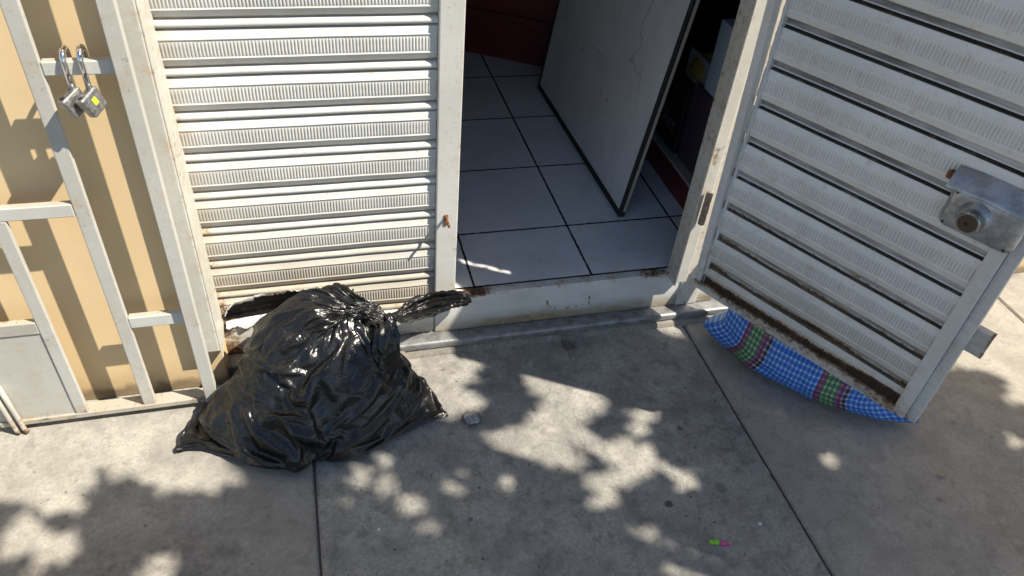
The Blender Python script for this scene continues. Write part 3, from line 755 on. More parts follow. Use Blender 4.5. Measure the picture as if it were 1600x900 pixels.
while cnt < 15000 and tries < 120000:
    tries += 1
    gx, gy = rng.uniform(-1.25, 2.6), rng.uniform(-1.75, -.12)
    size = rng.choice((.030, .042, .055, .070))
    d = lit_dist(gx, gy)
    if d < size*.55: continue
    hz = rng.triangular(2.3, 4.8, 2.6)
    tt = hz/S.z; c_ = Vector((gx, gy, 0)) + S*tt
    nrm = (Vector((0, 0, 1)) + Vector((rng.gauss(0, .35), rng.gauss(0, .35), 0)) + S*.6).normalized()
    a0 = nrm.orthogonal().normalized(); a0 = Matrix.Rotation(rng.uniform(0, 6.28), 3, nrm) @ a0; b0 = nrm.cross(a0)
    i0 = len(V); Ls, Ws = size, size*.55
    for (a, b_, h_) in ((-1, 0, 0), (-.35, .8, .12), (.4, .75, .12), (1, 0, -.1), (.4, -.75, .12), (-.35, -.8, .12), (0, 0, -.05)):
        V.append(c_ + a0*a*Ls + b0*b_*Ws + nrm*h_*Ls)
    Fc += [(i0+6, i0+j, i0+(j+1) % 6) for j in range(6)]
    cnt += 1
from_py('crown', V, Fc, M_leaf, TR, True)
br = bmesh.new()
def limb(pts, rads):
    V, Fc = tube(pts, rads, 9); vv = [br.verts.new(v) for v in V]
    for f in Fc: br.faces.new([vv[i] for i in f])
tb = Vector((3.1, -2.25, -.02)); tp = Vector((3.0, -2.2, 2.5))
limb([tb, tb+Vector((.02, .01, .35)), Vector((3.06, -2.2, 1.2)), tp], [.13, .10, .085, .07])
for (ex, ey, ez) in ((2.1, -1.5, 3.4), (3.6, -1.7, 3.5), (1.6, -2.4, 3.3), (3.0, -2.9, 3.7), (4.2, -2.4, 3.9), (1.2, -1.9, 3.0)):
    e_ = Vector((ex, ey, ez)); m_ = tp.lerp(e_, .5) + Vector((0, 0, .18))
    # keep limbs clear of the gaps that light the pavement
    limb([tp-Vector((0, 0, .1)), m_, e_], [.035, .022, .008])
from_bm('trunk', br, M_bark, TR, True)
settle(TR)

# ------------------------------------------------------------------ litter
lt_ = thing('plastic_scrap', 'tiny lime green and pink plastic clip lying on the pavement', 'litter', (.928, -.861, 0))
ax = Vector((.952-.903, -.869+.853, 0)).normalized(); bx_ = Vector((-ax.y, ax.x, 0))
ML = Matrix(((ax.x, bx_.x, 0, .903), (ax.y, bx_.y, 0, -.853), (0, 0, 1, .0005), (0, 0, 0, 1)))
M_lime = flat('lime_plastic', (.25, .62, .05), .35); M_pink = flat('pink_plastic', (.75, .05, .32), .35)
boxobj('green_end', (-.004, -.004, 0), (.023, .005, .009), M_lime, lt_, .002, ML); boxobj('green_tab', (.012, .0055, 0), (.022, .012, .006), M_lime, lt_, .0015, ML)
boxobj('pink_end', (.0235, -.004, 0), (.040, .005, .008), M_pink, lt_, .002, ML); boxobj('pink_tip', (.0405, -.0025, 0), (.053, .003, .006), M_pink, lt_, .0015, ML)
boxobj('white_stripe', (.028, -.0042, .0082), (.038, -.0015, .0088), M_whitecard, lt_, 0, ML)
settle(lt_)
def pebble(name, label, cat, x, y, r, h, mat, seed, group=None):
    bm = bmesh.new(); bmesh.ops.create_icosphere(bm, subdivisions=4, radius=1)
    for v in bm.verts:
        c_ = v.co.copy(); n_ = 1 + .28*nz(c_.x*1.3+seed, c_.y*1.3, c_.z) + .14*nz(c_.x*4+seed, c_.y*4, c_.z*4) + .07*nz(c_.x*10, c_.y*10+seed, c_.z*10)
        v.co = Vector((x+c_.x*r*n_, y+c_.y*r*n_*.85, max(-.002, h*.35+c_.z*h*n_*.7)))
    o = from_bm(name, bm, mat, None, True)
    return tag(o, label, cat, group)
k = NB('crushed_plaster'); p = k.pos()
M_crumb = k.done(k.mix(k.ramp(k.noise(p, 120, 5, .7), .4, .6), (.42, .42, .43), (.17, .17, .175)), .8, 0, k.bump(k.noise(p, 150, 4), .6, .003))
M_wh = flat('white_crumb', (.75, .74, .70), .7)
pebble('crushed_lump', 'crushed pale grey lump stuck to the pavement near the bag corner', 'lump', .371, -.332, .024, .010, M_crumb, 3)
pebble('white_crumb', 'white crumb on the pavement right of the green and pink clip', 'crumb', 1.063, -.827, .0045, .005, M_wh, 5)
pebble('white_crumb', 'white crumb on the shaded pavement in front of the bin bag', 'crumb', .063, -.644, .0036, .004, M_wh, 8)
k = NB('dry_leaf'); M_dry = k.done(k.mix(k.noise(k.pos(), 150, 3), (.50, .40, .22), (.34, .25, .13)), .7)
lfv = []
for i in range(9):
    t = i/8; wd = .006*math.sin(math.pi*min(1, t*1.05+.02))
    for s_ in (-1, 0, 1): lfv.append((1.662+.032*t, -.787+s_*wd-.004*t, .002+.003*abs(s_)+.004*math.sin(t*3)))
lff = [(i*3+j, i*3+j+1, (i+1)*3+j+1, (i+1)*3+j) for i in range(8) for j in range(2)]
o = from_py('dry_leaf', lfv, lff, M_dry, None, True); tag(o, 'small dry tan leaf lying alone on the right of the pavement', 'leaf')
sm = o.modifiers.new('thick', 'SOLIDIFY'); sm.thickness = .0006
# fine grit lying in the joints and along the foot of the step
k = NB('grit'); M_grit = k.done(k.mix(k.ramp(k.noise(k.pos(), 300, 2), .4, .6), (.10, .09, .08), (.42, .39, .34)), .9)
rg2 = random.Random(5); V, Fc = [], []
def grain(x, y, r):
    i0 = len(V); a0 = rg2.uniform(0, 6.28)
    for q in range(5): V.append((x+r*math.cos(a0+q*1.2566)*rg2.uniform(.7, 1.2), y+r*math.sin(a0+q*1.2566)*rg2.uniform(.7, 1.2), .0))
    V.append((x, y, r*rg2.uniform(.5, 1.0)))
    for q in range(5): Fc.append((i0+q, i0+(q+1) % 5, i0+5))
for _ in range(700):
    q = rg2.random()
    if q < .38: grain(rg2.uniform(-.3, 1.5), -.062-abs(rg2.gauss(0, .018)), rg2.uniform(.0007, .0024))
    elif q < .58: grain(rg2.choice((-.088, 1.181))+rg2.gauss(0, .010), rg2.uniform(-1.2, -.08), rg2.uniform(.0006, .0020))
    else: grain(rg2.uniform(-1.2, 2.2), rg2.uniform(-1.15, -.16), rg2.uniform(.0006, .0019))
tag(from_py('grit', V, Fc, M_grit), kind='stuff')
#BAGS
# film of the bag: a 140 x 77 grid of points of settled film; along each ring the numbers are steps of half a millimetre
BNU, BNV = 140, 76
BAG_X = """
610 -1 -2 -4 -7 -9 -9 -11 -11 -12 -14 -14 -16 -14 -14 -4 22 -25 -27 -27 -32 -29 -31 -32 -35 -34 -34 -36 -36 -37 -37 -38 -38 -38 -37 -38 -39 -39 -38 -37 -38 -37 -37 -36 -36 -35 -34 -33 -32 -31 -31 -30 7 -22 -13 -21 -20 -1 -18 -16 -16 -12 -14 -11 -7 -5 -5 -5 -4 -2 -1 1 2 4 3 7 9 10 11 13 15 18 19 20 22 21 24 25 25 26 28 27 29 29 30 29 22 31 2 30 16 42 33 26 31 35 39 37 37 37 38 35 36 35 35 29 27 13 28 29 29 28 26 26 24 24 23 22 20 18 16 17 15 11 11 9 7 7 4 2
606 -11 -7 -5 -6 0 -1 -10 0 -12 -13 -15 -16 -17 24 -16 -13 -27 -29 -29 -29 -30 -29 -31 -34 -36 -34 -35 -35 -37 -37 -37 -38 -38 -37 -36 -40 -37 -38 -36 -38 -37 -37 -35 -35 -35 -34 -33 -32 -31 -30 -29 -35 -10 -8 -20 -5 -20 -14 -13 -7 -6 -12 -11 -10 -7 -3 -8 -5 0 2 -4 4 5 5 9 11 10 12 14 15 17 19 21 20 22 20 25 25 26 24 25 27 28 31 22 26 35 31 26 23 13 38 36 18 39 33 35 37 37 38 33 34 35 32 30 34 26 24 27 27 26 26 25 23 23 22 20 20 18 18 15 15 11 11 9 9 6 7 2
594 -9 -3 -4 -4 -8 -2 11 -10 -11 -13 -7 -15 -16 9 -22 -8 -29 -28 -29 -29 -29 -31 -32 -30 -34 -34 -35 -35 -36 -37 -37 -37 -38 -37 -36 -37 -37 -37 -36 -35 -38 -36 -38 -34 -33 -32 -32 -31 -31 -30 -29 -28 -29 -8 4 -15 -16 -17 -18 -17 -14 0 -12 -4 3 -5 -8 -7 -6 5 -2 2 6 4 8 10 11 11 14 14 19 19 17 23 23 24 22 20 25 23 25 27 28 31 33 32 30 28 31 -11 29 28 43 22 39 32 37 35 36 35 34 37 31 27 34 33 15 31 28 28 27 27 25 24 23 21 21 19 18 19 15 12 13 11 9 9 2 5 2
578 5 2 -1 1 -1 -5 -2 -6 -13 -13 -10 -17 -10 -10 -12 -18 -26 -29 -27 -28 -28 -30 -31 -32 -31 -33 -33 -36 -36 -36 -36 -37 -37 -36 -35 -36 -36 -37 -35 -37 -34 -34 -38 -34 -33 -32 -31 -30 -31 -30 -31 -28 -29 -12 -7 -18 -2 -18 -6 -12 -17 -18 -9 -10 -5 2 2 -6 0 -3 6 2 5 4 7 10 10 12 15 14 18 20 16 21 24 23 21 26 15 28 25 28 28 29 31 31 31 19 19 26 24 23 29 34 32 32 38 34 34 33 30 34 30 31 34 19 30 29 29 27 26 25 26 24 24 22 20 19 18 17 17 13 11 10 11 9 7 -8 -3
571 4 -6 2 -3 -2 -5 -4 0 0 -12 -15 -16 -5 -19 -16 -21 -22 -28 -26 -26 -30 -29 -30 -32 -31 -32 -32 -36 -34 -36 -35 -35 -37 -34 -35 -35 -35 -36 -34 -34 -36 -32 -36 -35 -33 -32 -31 -30 -31 -29 -30 -28 -25 -20 -11 -3 -12 -15 -14 -5 -8 -11 -10 -10 -15 -5 3 -6 -1 1 -11 7 5 9 9 12 13 11 14 14 20 22 17 17 21 24 25 24 16 22 25 25 27 29 32 32 30 32 23 19 24 25 30 29 30 28 32 33 33 35 29 26 31 31 27 34 29 25 27 25 24 24 26 25 23 22 21 20 20 18 16 10 11 11 11 10 6 3 0
567 -3 -4 -1 5 2 -2 -7 -2 -7 -17 -8 -12 -20 -20 -20 -12 -23 -22 -25 -27 -28 -29 -30 -30 -32 -32 -32 -33 -36 -34 -34 -34 -35 -36 -33 -34 -34 -34 -32 -35 -34 -32 -33 -35 -32 -32 -31 -32 -29 -30 -28 -25 -23 -7 -21 -18 -18 -15 -9 -17 -10 -9 0 -5 -8 -6 -6 3 -4 3 -12 0 7 11 12 12 13 12 14 15 18 23 20 17 17 23 26 24 24 15 25 19 28 31 33 34 25 30 14 33 26 25 29 15 26 36 32 27 30 30 30 32 25 28 32 31 29 30 26 24 24 24 24 24 22 21 21 21 22 18 16 10 11 11 12 12 5 8 -1
557 -3 4 2 3 -2 -10 -12 0 -8 -8 -18 -14 -11 -20 -22 -22 -15 -22 -25 -25 -27 -26 -27 -29 -32 -34 -32 -33 -35 -31 -33 -33 -34 -34 -34 -34 -34 -32 -30 -32 -35 -33 -31 -33 -34 -30 -29 -29 -29 -28 -18 -24 -23 -25 -21 -15 -10 -19 -18 -16 -14 -13 -8 -4 -2 -5 -2 6 -2 1 -11 4 7 10 13 13 11 14 14 15 17 22 24 17 15 25 23 25 26 12 20 24 27 29 32 31 29 14 31 26 19 34 30 18 26 20 27 29 28 33 26 29 31 30 27 31 32 30 26 23 23 22 23 22 23 22 21 21 22 19 17 11 10 11 13 14 7 8 -6
554 -3 3 -2 2 -6 -5 -18 -3 0 -14 -14 -17 -19 -11 -22 -21 -21 -21 -24 -21 -26 -26 -27 -26 -28 -31 -33 -34 -33 -31 -32 -33 -33 -33 -34 -35 -35 -31 -31 -32 -32 -31 -30 -31 -31 -30 -20 -25 -28 -27 -28 -26 -22 -7 -20 -21 -23 -20 -20 -16 -16 -12 -7 0 -8 -2 -3 0 1 0 -8 5 11 8 12 13 12 13 15 16 17 22 24 19 15 23 22 27 26 13 16 27 27 28 32 34 32 13 21 17 26 33 25 21 30 16 30 28 21 29 26 29 22 31 27 34 32 23 27 24 23 22 22 22 22 23 21 21 23 19 18 15 12 8 13 15 11 4 5
559 -10 -8 0 2 -3 -8 -18 -8 -3 -2 -15 -19 -18 -19 -20 -16 -22 -22 -24 -24 -25 -23 -24 -26 -28 -30 -29 -33 -32 -30 -33 -31 -34 -33 -33 -34 -32 -35 -32 -30 -29 -29 -28 -29 -24 -28 -28 -26 -26 -26 -27 -19 -20 -20 -17 -19 -19 -23 -14 -10 -24 -17 -13 -7 4 -5 -3 0 0 -4 -1 7 9 10 11 10 14 12 15 18 18 21 24 21 15 19 24 27 27 15 13 27 25 33 32 26 31 7 24 17 26 14 31 26 26 28 18 20 31 28 27 22 29 28 28 33 33 26 15 22 23 22 22 23 22 23 22 21 22 21 18 15 13 14 11 15 13 3 7
551 -2 -13 -7 0 -1 -13 1 -14 -2 -11 -13 -16 -18 -19 -21 -23 -23 -24 -24 -23 -23 -22 -23 -25 -26 -30 -30 -31 -26 -29 -29 -34 -34 -32 -34 -32 -30 -32 -32 -30 -21 -27 -28 -28 -28 -27 -27 -27 -26 -27 -25 -22 -20 -18 -18 -20 -20 -9 -14 -16 -19 -26 -14 -12 -1 -1 1 -1 -2 0 3 7 10 4 13 9 7 16 14 17 24 24 24 21 17 19 21 28 25 19 10 21 31 32 33 22 3 26 27 15 30 14 27 26 30 26 5 27 25 27 23 28 28 27 29 32 32 28 19 17 16 19 22 22 23 23 22 21 23 22 19 16 14 13 15 16 13 8 -1
538 2 -10 -11 -4 0 5 -6 -16 -16 -18 -8 -12 -18 -23 -24 -27 -25 -25 -23 -22 -22 -23 -23 -25 -19 -23 -27 -29 -26 -27 -27 -30 -33 -31 -31 -29 -28 -28 -28 -29 -27 -29 -29 -28 -21 -24 -25 -27 -27 -29 -27 -24 -20 -18 -19 -19 -20 -18 -14 -17 -17 -5 -26 -12 -6 0 2 -6 3 2 2 10 2 13 11 12 8 6 15 20 25 26 18 29 20 20 18 24 25 20 12 20 31 32 23 19 10 27 21 21 19 25 18 28 30 30 -2 23 21 26 27 26 27 26 28 32 32 29 24 17 17 13 13 20 22 23 22 23 24 22 19 16 14 16 14 17 16 9 2
529 0 -4 -14 -4 -1 10 -22 -21 -16 -13 -8 -11 -19 -28 -26 -25 -23 -21 -21 -22 -22 -24 -26 -28 -24 -23 -25 -16 -25 -25 -25 -25 -30 -31 -29 -27 -25 -25 -25 -27 -28 -29 -28 -28 -22 -25 -24 -25 -27 -28 -26 -22 -17 -20 -19 -20 -21 -22 -21 -19 -19 -15 7 -23 -5 -4 -2 -1 -3 7 5 0 15 13 12 11 5 8 13 19 24 30 23 16 28 23 16 20 22 24 19 15 31 30 15 14 24 25 7 28 25 22 24 16 27 26 14 6 24 27 25 24 25 26 29 30 32 27 24 23 18 15 14 10 15 21 22 23 25 22 20 16 14 16 23 21 10 6 3
521 -7 0 4 -1 -5 -18 -24 -12 -17 -17 -9 -12 -18 -25 -25 -23 -21 -19 -21 -24 -25 -26 -25 -26 -11 -25 -28 -28 -17 -23 -24 -26 -27 -27 -27 -26 -23 -21 -23 -23 -25 -28 -28 -28 -12 -23 -26 -25 -25 -29 -29 -24 -20 -17 -17 -20 -23 -23 -20 -24 -23 -20 -12 14 -21 -14 3 2 2 -4 6 14 15 15 12 10 5 5 16 19 24 27 28 13 23 23 25 19 15 23 17 27 30 29 17 11 24 4 21 26 27 25 25 4 19 19 25 9 18 26 24 22 23 25 27 27 30 29 26 23 22 20 16 13 10 14 18 21 24 24 20 16 14 15 23 29 20 9 -2
493 -3 2 2 5 -13 -20 -19 -17 -10 -9 -11 -9 -17 -26 -22 -23 -16 -19 -20 -21 -24 -25 -25 -24 -24 -14 -27 -27 -22 -25 -25 -23 -25 -25 -24 -27 -23 -19 -24 -22 -23 -29 -27 -26 -9 -26 -25 -28 -29 -29 -26 -17 -14 -14 -14 -16 -22 -26 -27 -25 -25 -26 -3 -2 -4 -3 -5 -4 -2 3 10 14 15 14 13 11 7 -4 11 17 23 28 24 22 22 20 16 17 15 14 27 30 30 31 23 4 23 11 19 25 24 21 21 16 10 19 22 19 9 20 22 23 25 26 28 24 28 25 24 22 22 21 23 22 15 12 13 15 18 20 18 16 13 14 19 23 20 15 -8
489 -3 -2 -5 2 -13 -21 -19 -11 -9 -9 -11 -8 -13 -23 -21 -24 -15 -19 -21 -21 -25 -25 -25 -23 -12 -21 -27 -27 -26 -25 -22 -22 -25 -21 -27 -27 -22 -20 -22 -21 -25 -29 -28 -24 -24 -10 -27 -28 -29 -29 -26 -8 -16 -14 -13 -15 -22 -27 -28 -30 -26 -19 2 -13 7 -1 -15 0 -3 -9 15 13 12 11 12 11 0 6 21 13 25 24 20 19 19 18 16 17 15 25 27 30 29 30 24 5 24 18 16 23 18 16 19 26 9 24 18 23 5 16 22 23 24 28 26 26 22 25 24 23 22 21 23 24 22 17 15 15 15 17 16 14 13 12 15 23 21 3 0
472 -3 1 11 -14 -13 -14 -10 -18 -11 -12 -13 -10 -9 -24 -14 -23 -15 -21 -20 -22 -22 -24 -16 -21 -19 -24 -26 -27 -28 -23 -23 -21 -24 -23 -24 -27 -20 -23 -22 -20 -26 -29 -28 -26 -23 -10 -23 -28 -29 -29 -26 -3 -15 -13 -14 -16 -21 -27 -29 -31 -28 -14 -9 2 -17 -5 6 -6 -11 -7 11 11 12 12 11 13 10 2 21 20 20 16 18 18 18 19 18 18 24 25 27 28 30 29 25 5 25 21 18 15 16 17 23 26 10 23 24 20 3 13 20 23 26 27 21 25 26 26 26 26 19 18 21 23 23 21 20 15 18 18 17 14 12 11 12 12 10 3 1
470 6 4 -15 0 -9 -12 -11 -15 -18 -16 -16 -14 -7 -11 -19 -23 -16 -21 -20 -20 -22 -18 -15 -24 -21 -25 -26 -27 -27 -24 -23 -19 -21 -27 -22 -26 -21 -24 -22 -21 -28 -25 -28 -25 -24 -14 -17 -27 -28 -30 -27 -14 3 -15 -14 -16 -21 -27 -28 -31 -26 -8 -9 -10 -6 -13 -13 2 -6 -11 13 4 9 11 12 13 9 9 20 16 17 17 17 18 22 20 20 24 23 24 27 28 29 28 26 9 22 22 22 9 15 19 24 26 12 21 24 17 13 4 20 22 26 22 27 26 28 26 26 23 12 19 21 22 22 21 20 12 18 19 18 14 12 12 5 11 14 16 2
473 1 0 -4 -5 -10 -13 -9 -10 -14 -18 -21 -21 -15 -5 -15 -20 -20 -19 -18 -17 -14 -17 -20 -26 -26 -26 -26 -27 -25 -24 -23 -23 -18 -24 -22 -24 -24 -22 -22 -25 -29 -22 -26 -25 -22 -22 -16 -18 -29 -29 -28 -23 12 -17 -15 -15 -16 -25 -26 -30 -27 -14 -7 -1 -9 -12 -18 -17 -5 -4 11 3 8 8 10 12 12 13 16 17 17 19 21 25 19 17 22 21 23 25 26 28 27 27 27 19 16 24 22 9 10 21 25 25 13 20 18 22 16 3 21 19 25 27 29 24 24 25 27 18 15 17 18 21 22 21 20 10 15 19 16 14 11 13 15 15 13 10 -1
461 -1 -2 -4 -1 -12 -13 -7 -5 -3 -15 -19 -20 -27 -9 -15 -21 -20 -19 -18 -18 -11 -8 -22 -28 -26 -26 -27 -26 -26 -25 -23 -13 -25 -23 -22 -21 -24 -23 -24 -27 -29 -23 -22 -23 -21 -21 -23 -19 -20 -29 -28 -25 12 -12 -18 -18 -17 -16 -25 -27 -26 -22 -3 -6 -12 -11 -11 -21 -14 -3 5 8 11 11 14 12 12 13 16 17 18 19 22 23 17 12 23 20 23 25 25 24 26 24 28 25 21 21 20 9 9 22 25 25 20 19 11 19 21 3 19 22 25 28 29 26 24 25 21 9 17 18 19 20 20 21 19 10 15 20 13 11 11 12 16 17 16 8 5
445 -1 -1 4 -9 -10 -11 -8 -6 3 -11 -18 -21 -26 -17 -12 -21 -20 -18 -15 -12 -12 -6 -23 -27 -28 -28 -27 -28 -26 -24 -23 -16 -16 -24 -24 -21 -24 -21 -26 -28 -29 -22 -19 -23 -21 -20 -22 -23 -19 -28 -28 -25 14 -13 -13 -20 -21 -18 -15 -24 -24 -23 -15 -15 0 -9 -12 -16 -16 -6 10 3 13 12 5 11 20 16 18 18 17 19 18 9 13 24 24 20 24 19 25 23 24 24 26 25 27 24 14 10 9 23 25 25 21 19 12 15 23 7 20 22 22 28 29 27 25 23 14 19 11 16 17 18 20 20 19 12 12 18 17 14 11 10 9 15 15 7 5
434 3 8 -11 -5 -2 -11 -12 6 -9 -12 -15 -21 -25 -21 -13 -21 -16 -14 -12 -13 -12 -5 -24 -28 -28 -29 -29 -27 -26 -24 -23 -21 -18 -14 -24 -23 -23 -18 -26 -28 -30 -18 -22 -22 -22 -20 -21 -21 -25 -27 -26 -18 2 -9 -11 -15 -23 -22 -17 -15 -24 -21 -12 -17 -19 -2 -9 -9 -11 -8 0 7 9 7 9 9 17 22 21 20 16 18 12 9 19 23 22 22 22 15 24 23 23 24 25 28 27 23 12 7 13 24 25 23 22 21 12 14 23 12 21 20 22 24 29 28 24 25 20 17 13 8 14 16 18 19 19 10 14 16 15 14 13 16 12 7 9 15 -4
440 1 0 -2 -6 -9 -13 -6 4 -19 -13 -12 -15 -20 -22 -21 -13 -13 -13 -12 -12 -8 -12 -26 -27 -27 -30 -29 -27 -26 -25 -21 -22 -20 -14 -22 -24 -16 -20 -27 -28 -29 -20 -27 -22 -22 -20 -20 -21 -24 -25 -26 -21 0 -6 -9 -11 -19 -23 -21 -19 -12 -19 -21 -16 -15 -17 -3 -9 -1 -2 -5 10 6 10 6 4 15 21 23 22 17 9 11 16 20 22 22 20 23 12 23 23 22 23 28 27 27 19 11 5 18 23 24 21 22 24 16 12 21 19 20 17 23 24 25 27 26 24 22 20 15 10 6 12 15 19 18 10 14 15 13 12 13 16 18 15 9 8 6
428 -1 0 4 -8 -8 -7 -4 4 -15 -19 -23 -10 -13 -22 -12 -12 -12 -11 -13 -12 -12 -20 -22 -26 -28 -30 -28 -28 -26 -25 -23 -22 -18 -17 -21 -21 -15 -21 -25 -27 -28 -25 -25 -25 -24 -21 -20 -21 -22 -25 -25 -23 0 -10 -5 -8 -13 -21 -21 -20 -21 -17 -8 -16 -16 -17 -18 -5 -1 4 -1 9 13 2 4 5 15 22 23 22 10 10 14 18 20 21 20 23 13 16 24 22 23 24 26 26 26 9 16 6 20 23 25 23 20 24 16 13 23 22 13 21 22 24 20 28 26 25 22 20 19 14 8 5 11 14 18 10 20 16 14 12 11 13 10 17 5 7 8
416 5 9 -9 -3 -4 -3 -1 -5 -19 -17 -21 -21 -2 -11 -10 -11 -12 -14 -14 -15 -18 -23 -17 -25 -28 -28 -30 -28 -26 -25 -23 -23 -18 -19 -20 -15 -23 -16 -24 -25 -26 -28 -28 -26 -24 -22 -20 -21 -22 -24 -25 -21 -8 -7 -7 -7 -6 -14 -20 -20 -20 -21 -20 -13 -9 -12 -14 -13 3 1 5 15 8 3 0 5 15 22 23 18 10 9 17 19 19 20 20 13 15 22 23 24 23 22 25 25 21 6 18 13 15 23 24 25 20 24 16 15 24 17 18 21 15 25 20 26 26 25 22 22 20 19 14 7 6 9 11 13 14 15 15 13 14 11 14 9 16 7 -5
427 4 1 -2 -3 -4 -5 -7 -14 -14 -23 -20 -15 -15 -9 -8 1 -13 -12 -15 -18 -20 -22 -16 -25 -28 -27 -29 -28 -24 -24 -24 -23 -23 -20 -17 -18 -21 -12 -23 -25 -25 -29 -29 -27 -25 -22 -21 -21 -23 -23 -23 -18 -10 -8 -8 -9 -8 -8 -12 -19 -20 -21 -21 -18 -14 -12 -10 -2 -7 5 15 8 11 4 -2 5 14 22 21 9 11 15 18 19 19 18 10 15 20 23 25 24 22 22 23 22 18 4 20 20 10 22 24 25 24 19 4 25 25 23 20 15 14 24 20 25 26 24 23 20 21 21 19 14 10 9 10 13 13 9 1 14 12 19 14 5 16 5 11
425 0 -8 -3 -2 2 -7 -8 -7 -20 -15 -13 -17 -10 -7 -10 -20 -12 -5 -13 -19 -21 -19 -17 -27 -27 -24 -28 -28 -24 -20 -24 -23 -24 -21 -19 -21 -19 -9 -23 -23 -24 -28 -30 -29 -25 -24 -21 -20 -22 -23 -22 -16 -7 -4 -11 -13 -12 -12 -9 -6 -19 -21 -23 -20 -17 -14 -11 -4 0 14 6 13 11 7 -1 2 13 21 16 6 12 18 20 20 17 14 5 19 22 24 25 23 22 20 21 21 14 5 20 15 18 21 24 26 16 20 9 22 24 21 19 12 22 24 26 24 24 20 21 20 21 21 21 20 16 13 12 11 7 -2 7 6 10 18 20 7 10 14 8
410 1 0 8 -5 -15 -8 -7 -8 1 -15 -18 -11 -11 -15 -17 -19 -11 -4 -14 -19 -18 -14 -25 -26 -26 -22 -26 -27 -25 -15 -24 -24 -23 -22 -21 -17 -22 -10 -22 -22 -22 -27 -30 -31 -26 -24 -20 -20 -22 -23 -21 -12 -5 -4 -8 -12 -13 -16 -11 -9 -8 -20 -22 -22 -18 -16 -12 1 3 1 13 17 12 5 -1 4 10 18 7 9 15 20 21 19 5 10 16 19 24 22 25 23 21 19 19 19 7 9 20 21 22 18 24 24 12 15 16 19 20 20 19 21 22 21 25 26 25 22 19 17 19 21 22 20 19 18 15 12 1 9 8 6 5 4 15 17 10 8 7
408 14 0 0 -13 -7 -4 -6 -6 -11 -13 -16 -17 -17 -19 -15 -15 -12 -5 -15 -11 -16 -21 -25 -20 -27 -23 -24 -26 -25 -13 -21 -24 -24 -23 -18 -21 -20 -14 -21 -21 -20 -25 -30 -32 -27 -23 -21 -19 -22 -23 -20 -7 -4 -7 -8 -11 -11 -13 -11 -11 -11 -15 -18 -21 -19 -18 -13 -7 3 9 13 14 12 8 2 6 4 7 9 13 18 20 21 9 6 12 16 21 20 25 21 23 21 18 19 16 6 15 20 21 21 22 23 22 12 11 17 22 22 18 18 21 22 19 24 26 24 24 20 18 16 18 21 21 20 18 17 16 13 9 9 7 5 1 2 6 7 7 7
414 11 -2 -3 -6 -8 -9 -8 -9 -13 -18 -20 -16 -14 -13 -10 -8 -15 -16 -16 -10 -17 -22 -12 -25 -26 -24 -24 -24 -24 -13 -18 -23 -24 -21 -22 -21 -18 -20 -19 -19 -19 -25 -29 -31 -28 -23 -20 -20 -21 -22 -20 -2 -7 -7 -9 -9 -11 -11 -12 -14 -12 -14 -13 -15 -16 -17 -16 -11 6 8 12 11 11 7 3 7 10 2 5 14 19 20 10 9 10 12 18 17 19 22 23 23 20 19 18 10 12 19 22 20 21 22 23 19 7 14 19 23 22 22 19 17 20 18 24 24 25 23 20 19 19 16 18 19 20 18 17 15 13 11 9 9 13 10 3 3 7 6 5
423 1 -5 -7 -9 -12 -10 -9 -10 -13 -16 -19 -17 -15 -12 -9 0 -17 -15 -16 -10 -18 -16 -12 -24 -25 -23 -24 -25 -22 -16 -13 -21 -24 -25 -22 -20 -17 -20 -20 -20 -18 -24 -29 -30 -26 -23 -21 -20 -20 -22 -19 -3 -6 -7 -8 -9 -10 -10 -14 -11 -12 -13 -15 -15 -14 -13 -11 -12 -4 13 13 11 5 5 5 10 7 7 0 16 19 12 12 9 10 15 14 21 16 18 22 21 21 19 17 8 16 22 23 21 21 22 22 13 7 17 20 22 22 23 21 18 20 21 15 25 25 21 20 17 20 21 17 17 17 17 16 15 12 10 9 10 13 17 12 7 6 4 4
407 4 -6 -8 -10 -12 -12 -9 -8 -8 -18 -19 -19 -15 -8 6 -11 -16 -17 -15 -9 -19 -4 -19 -25 -24 -22 -22 -20 -19 -19 -20 -21 -24 -23 -22 -14 -21 -21 -18 -20 -20 -24 -27 -29 -25 -22 -21 -20 -21 -21 -19 -4 -11 -9 -4 -5 -9 -8 -11 -11 -12 -13 -14 -15 -12 -13 -9 -10 -8 5 14 13 8 5 6 7 7 5 2 15 17 13 10 12 11 10 18 17 18 13 19 21 20 19 16 9 20 23 22 22 21 20 23 5 11 20 21 23 23 20 21 21 17 21 22 16 25 16 20 18 20 22 21 17 17 15 13 13 12 10 9 8 12 18 11 8 5 3 -2
398 -3 -5 -8 -10 -11 -9 -5 -8 -11 -14 -19 -18 -11 -9 6 -18 -11 -14 -17 -14 -2 -12 -22 -25 -23 -21 -19 -24 -23 -19 -20 -18 -16 -27 -24 -13 -20 -20 -19 -19 -20 -23 -25 -28 -24 -22 -20 -21 -21 -21 -20 -14 -9 -7 -6 -3 -4 -7 -8 -8 -9 -13 -15 -14 -12 -11 -13 -10 -6 0 10 12 3 3 7 8 9 8 8 10 19 11 15 11 10 12 10 16 19 19 16 17 19 18 12 14 22 22 23 21 21 22 20 3 16 22 19 22 23 20 21 20 20 19 20 24 17 22 10 18 19 21 22 20 17 15 15 12 9 7 7 9 11 18 9 7 5 4 1
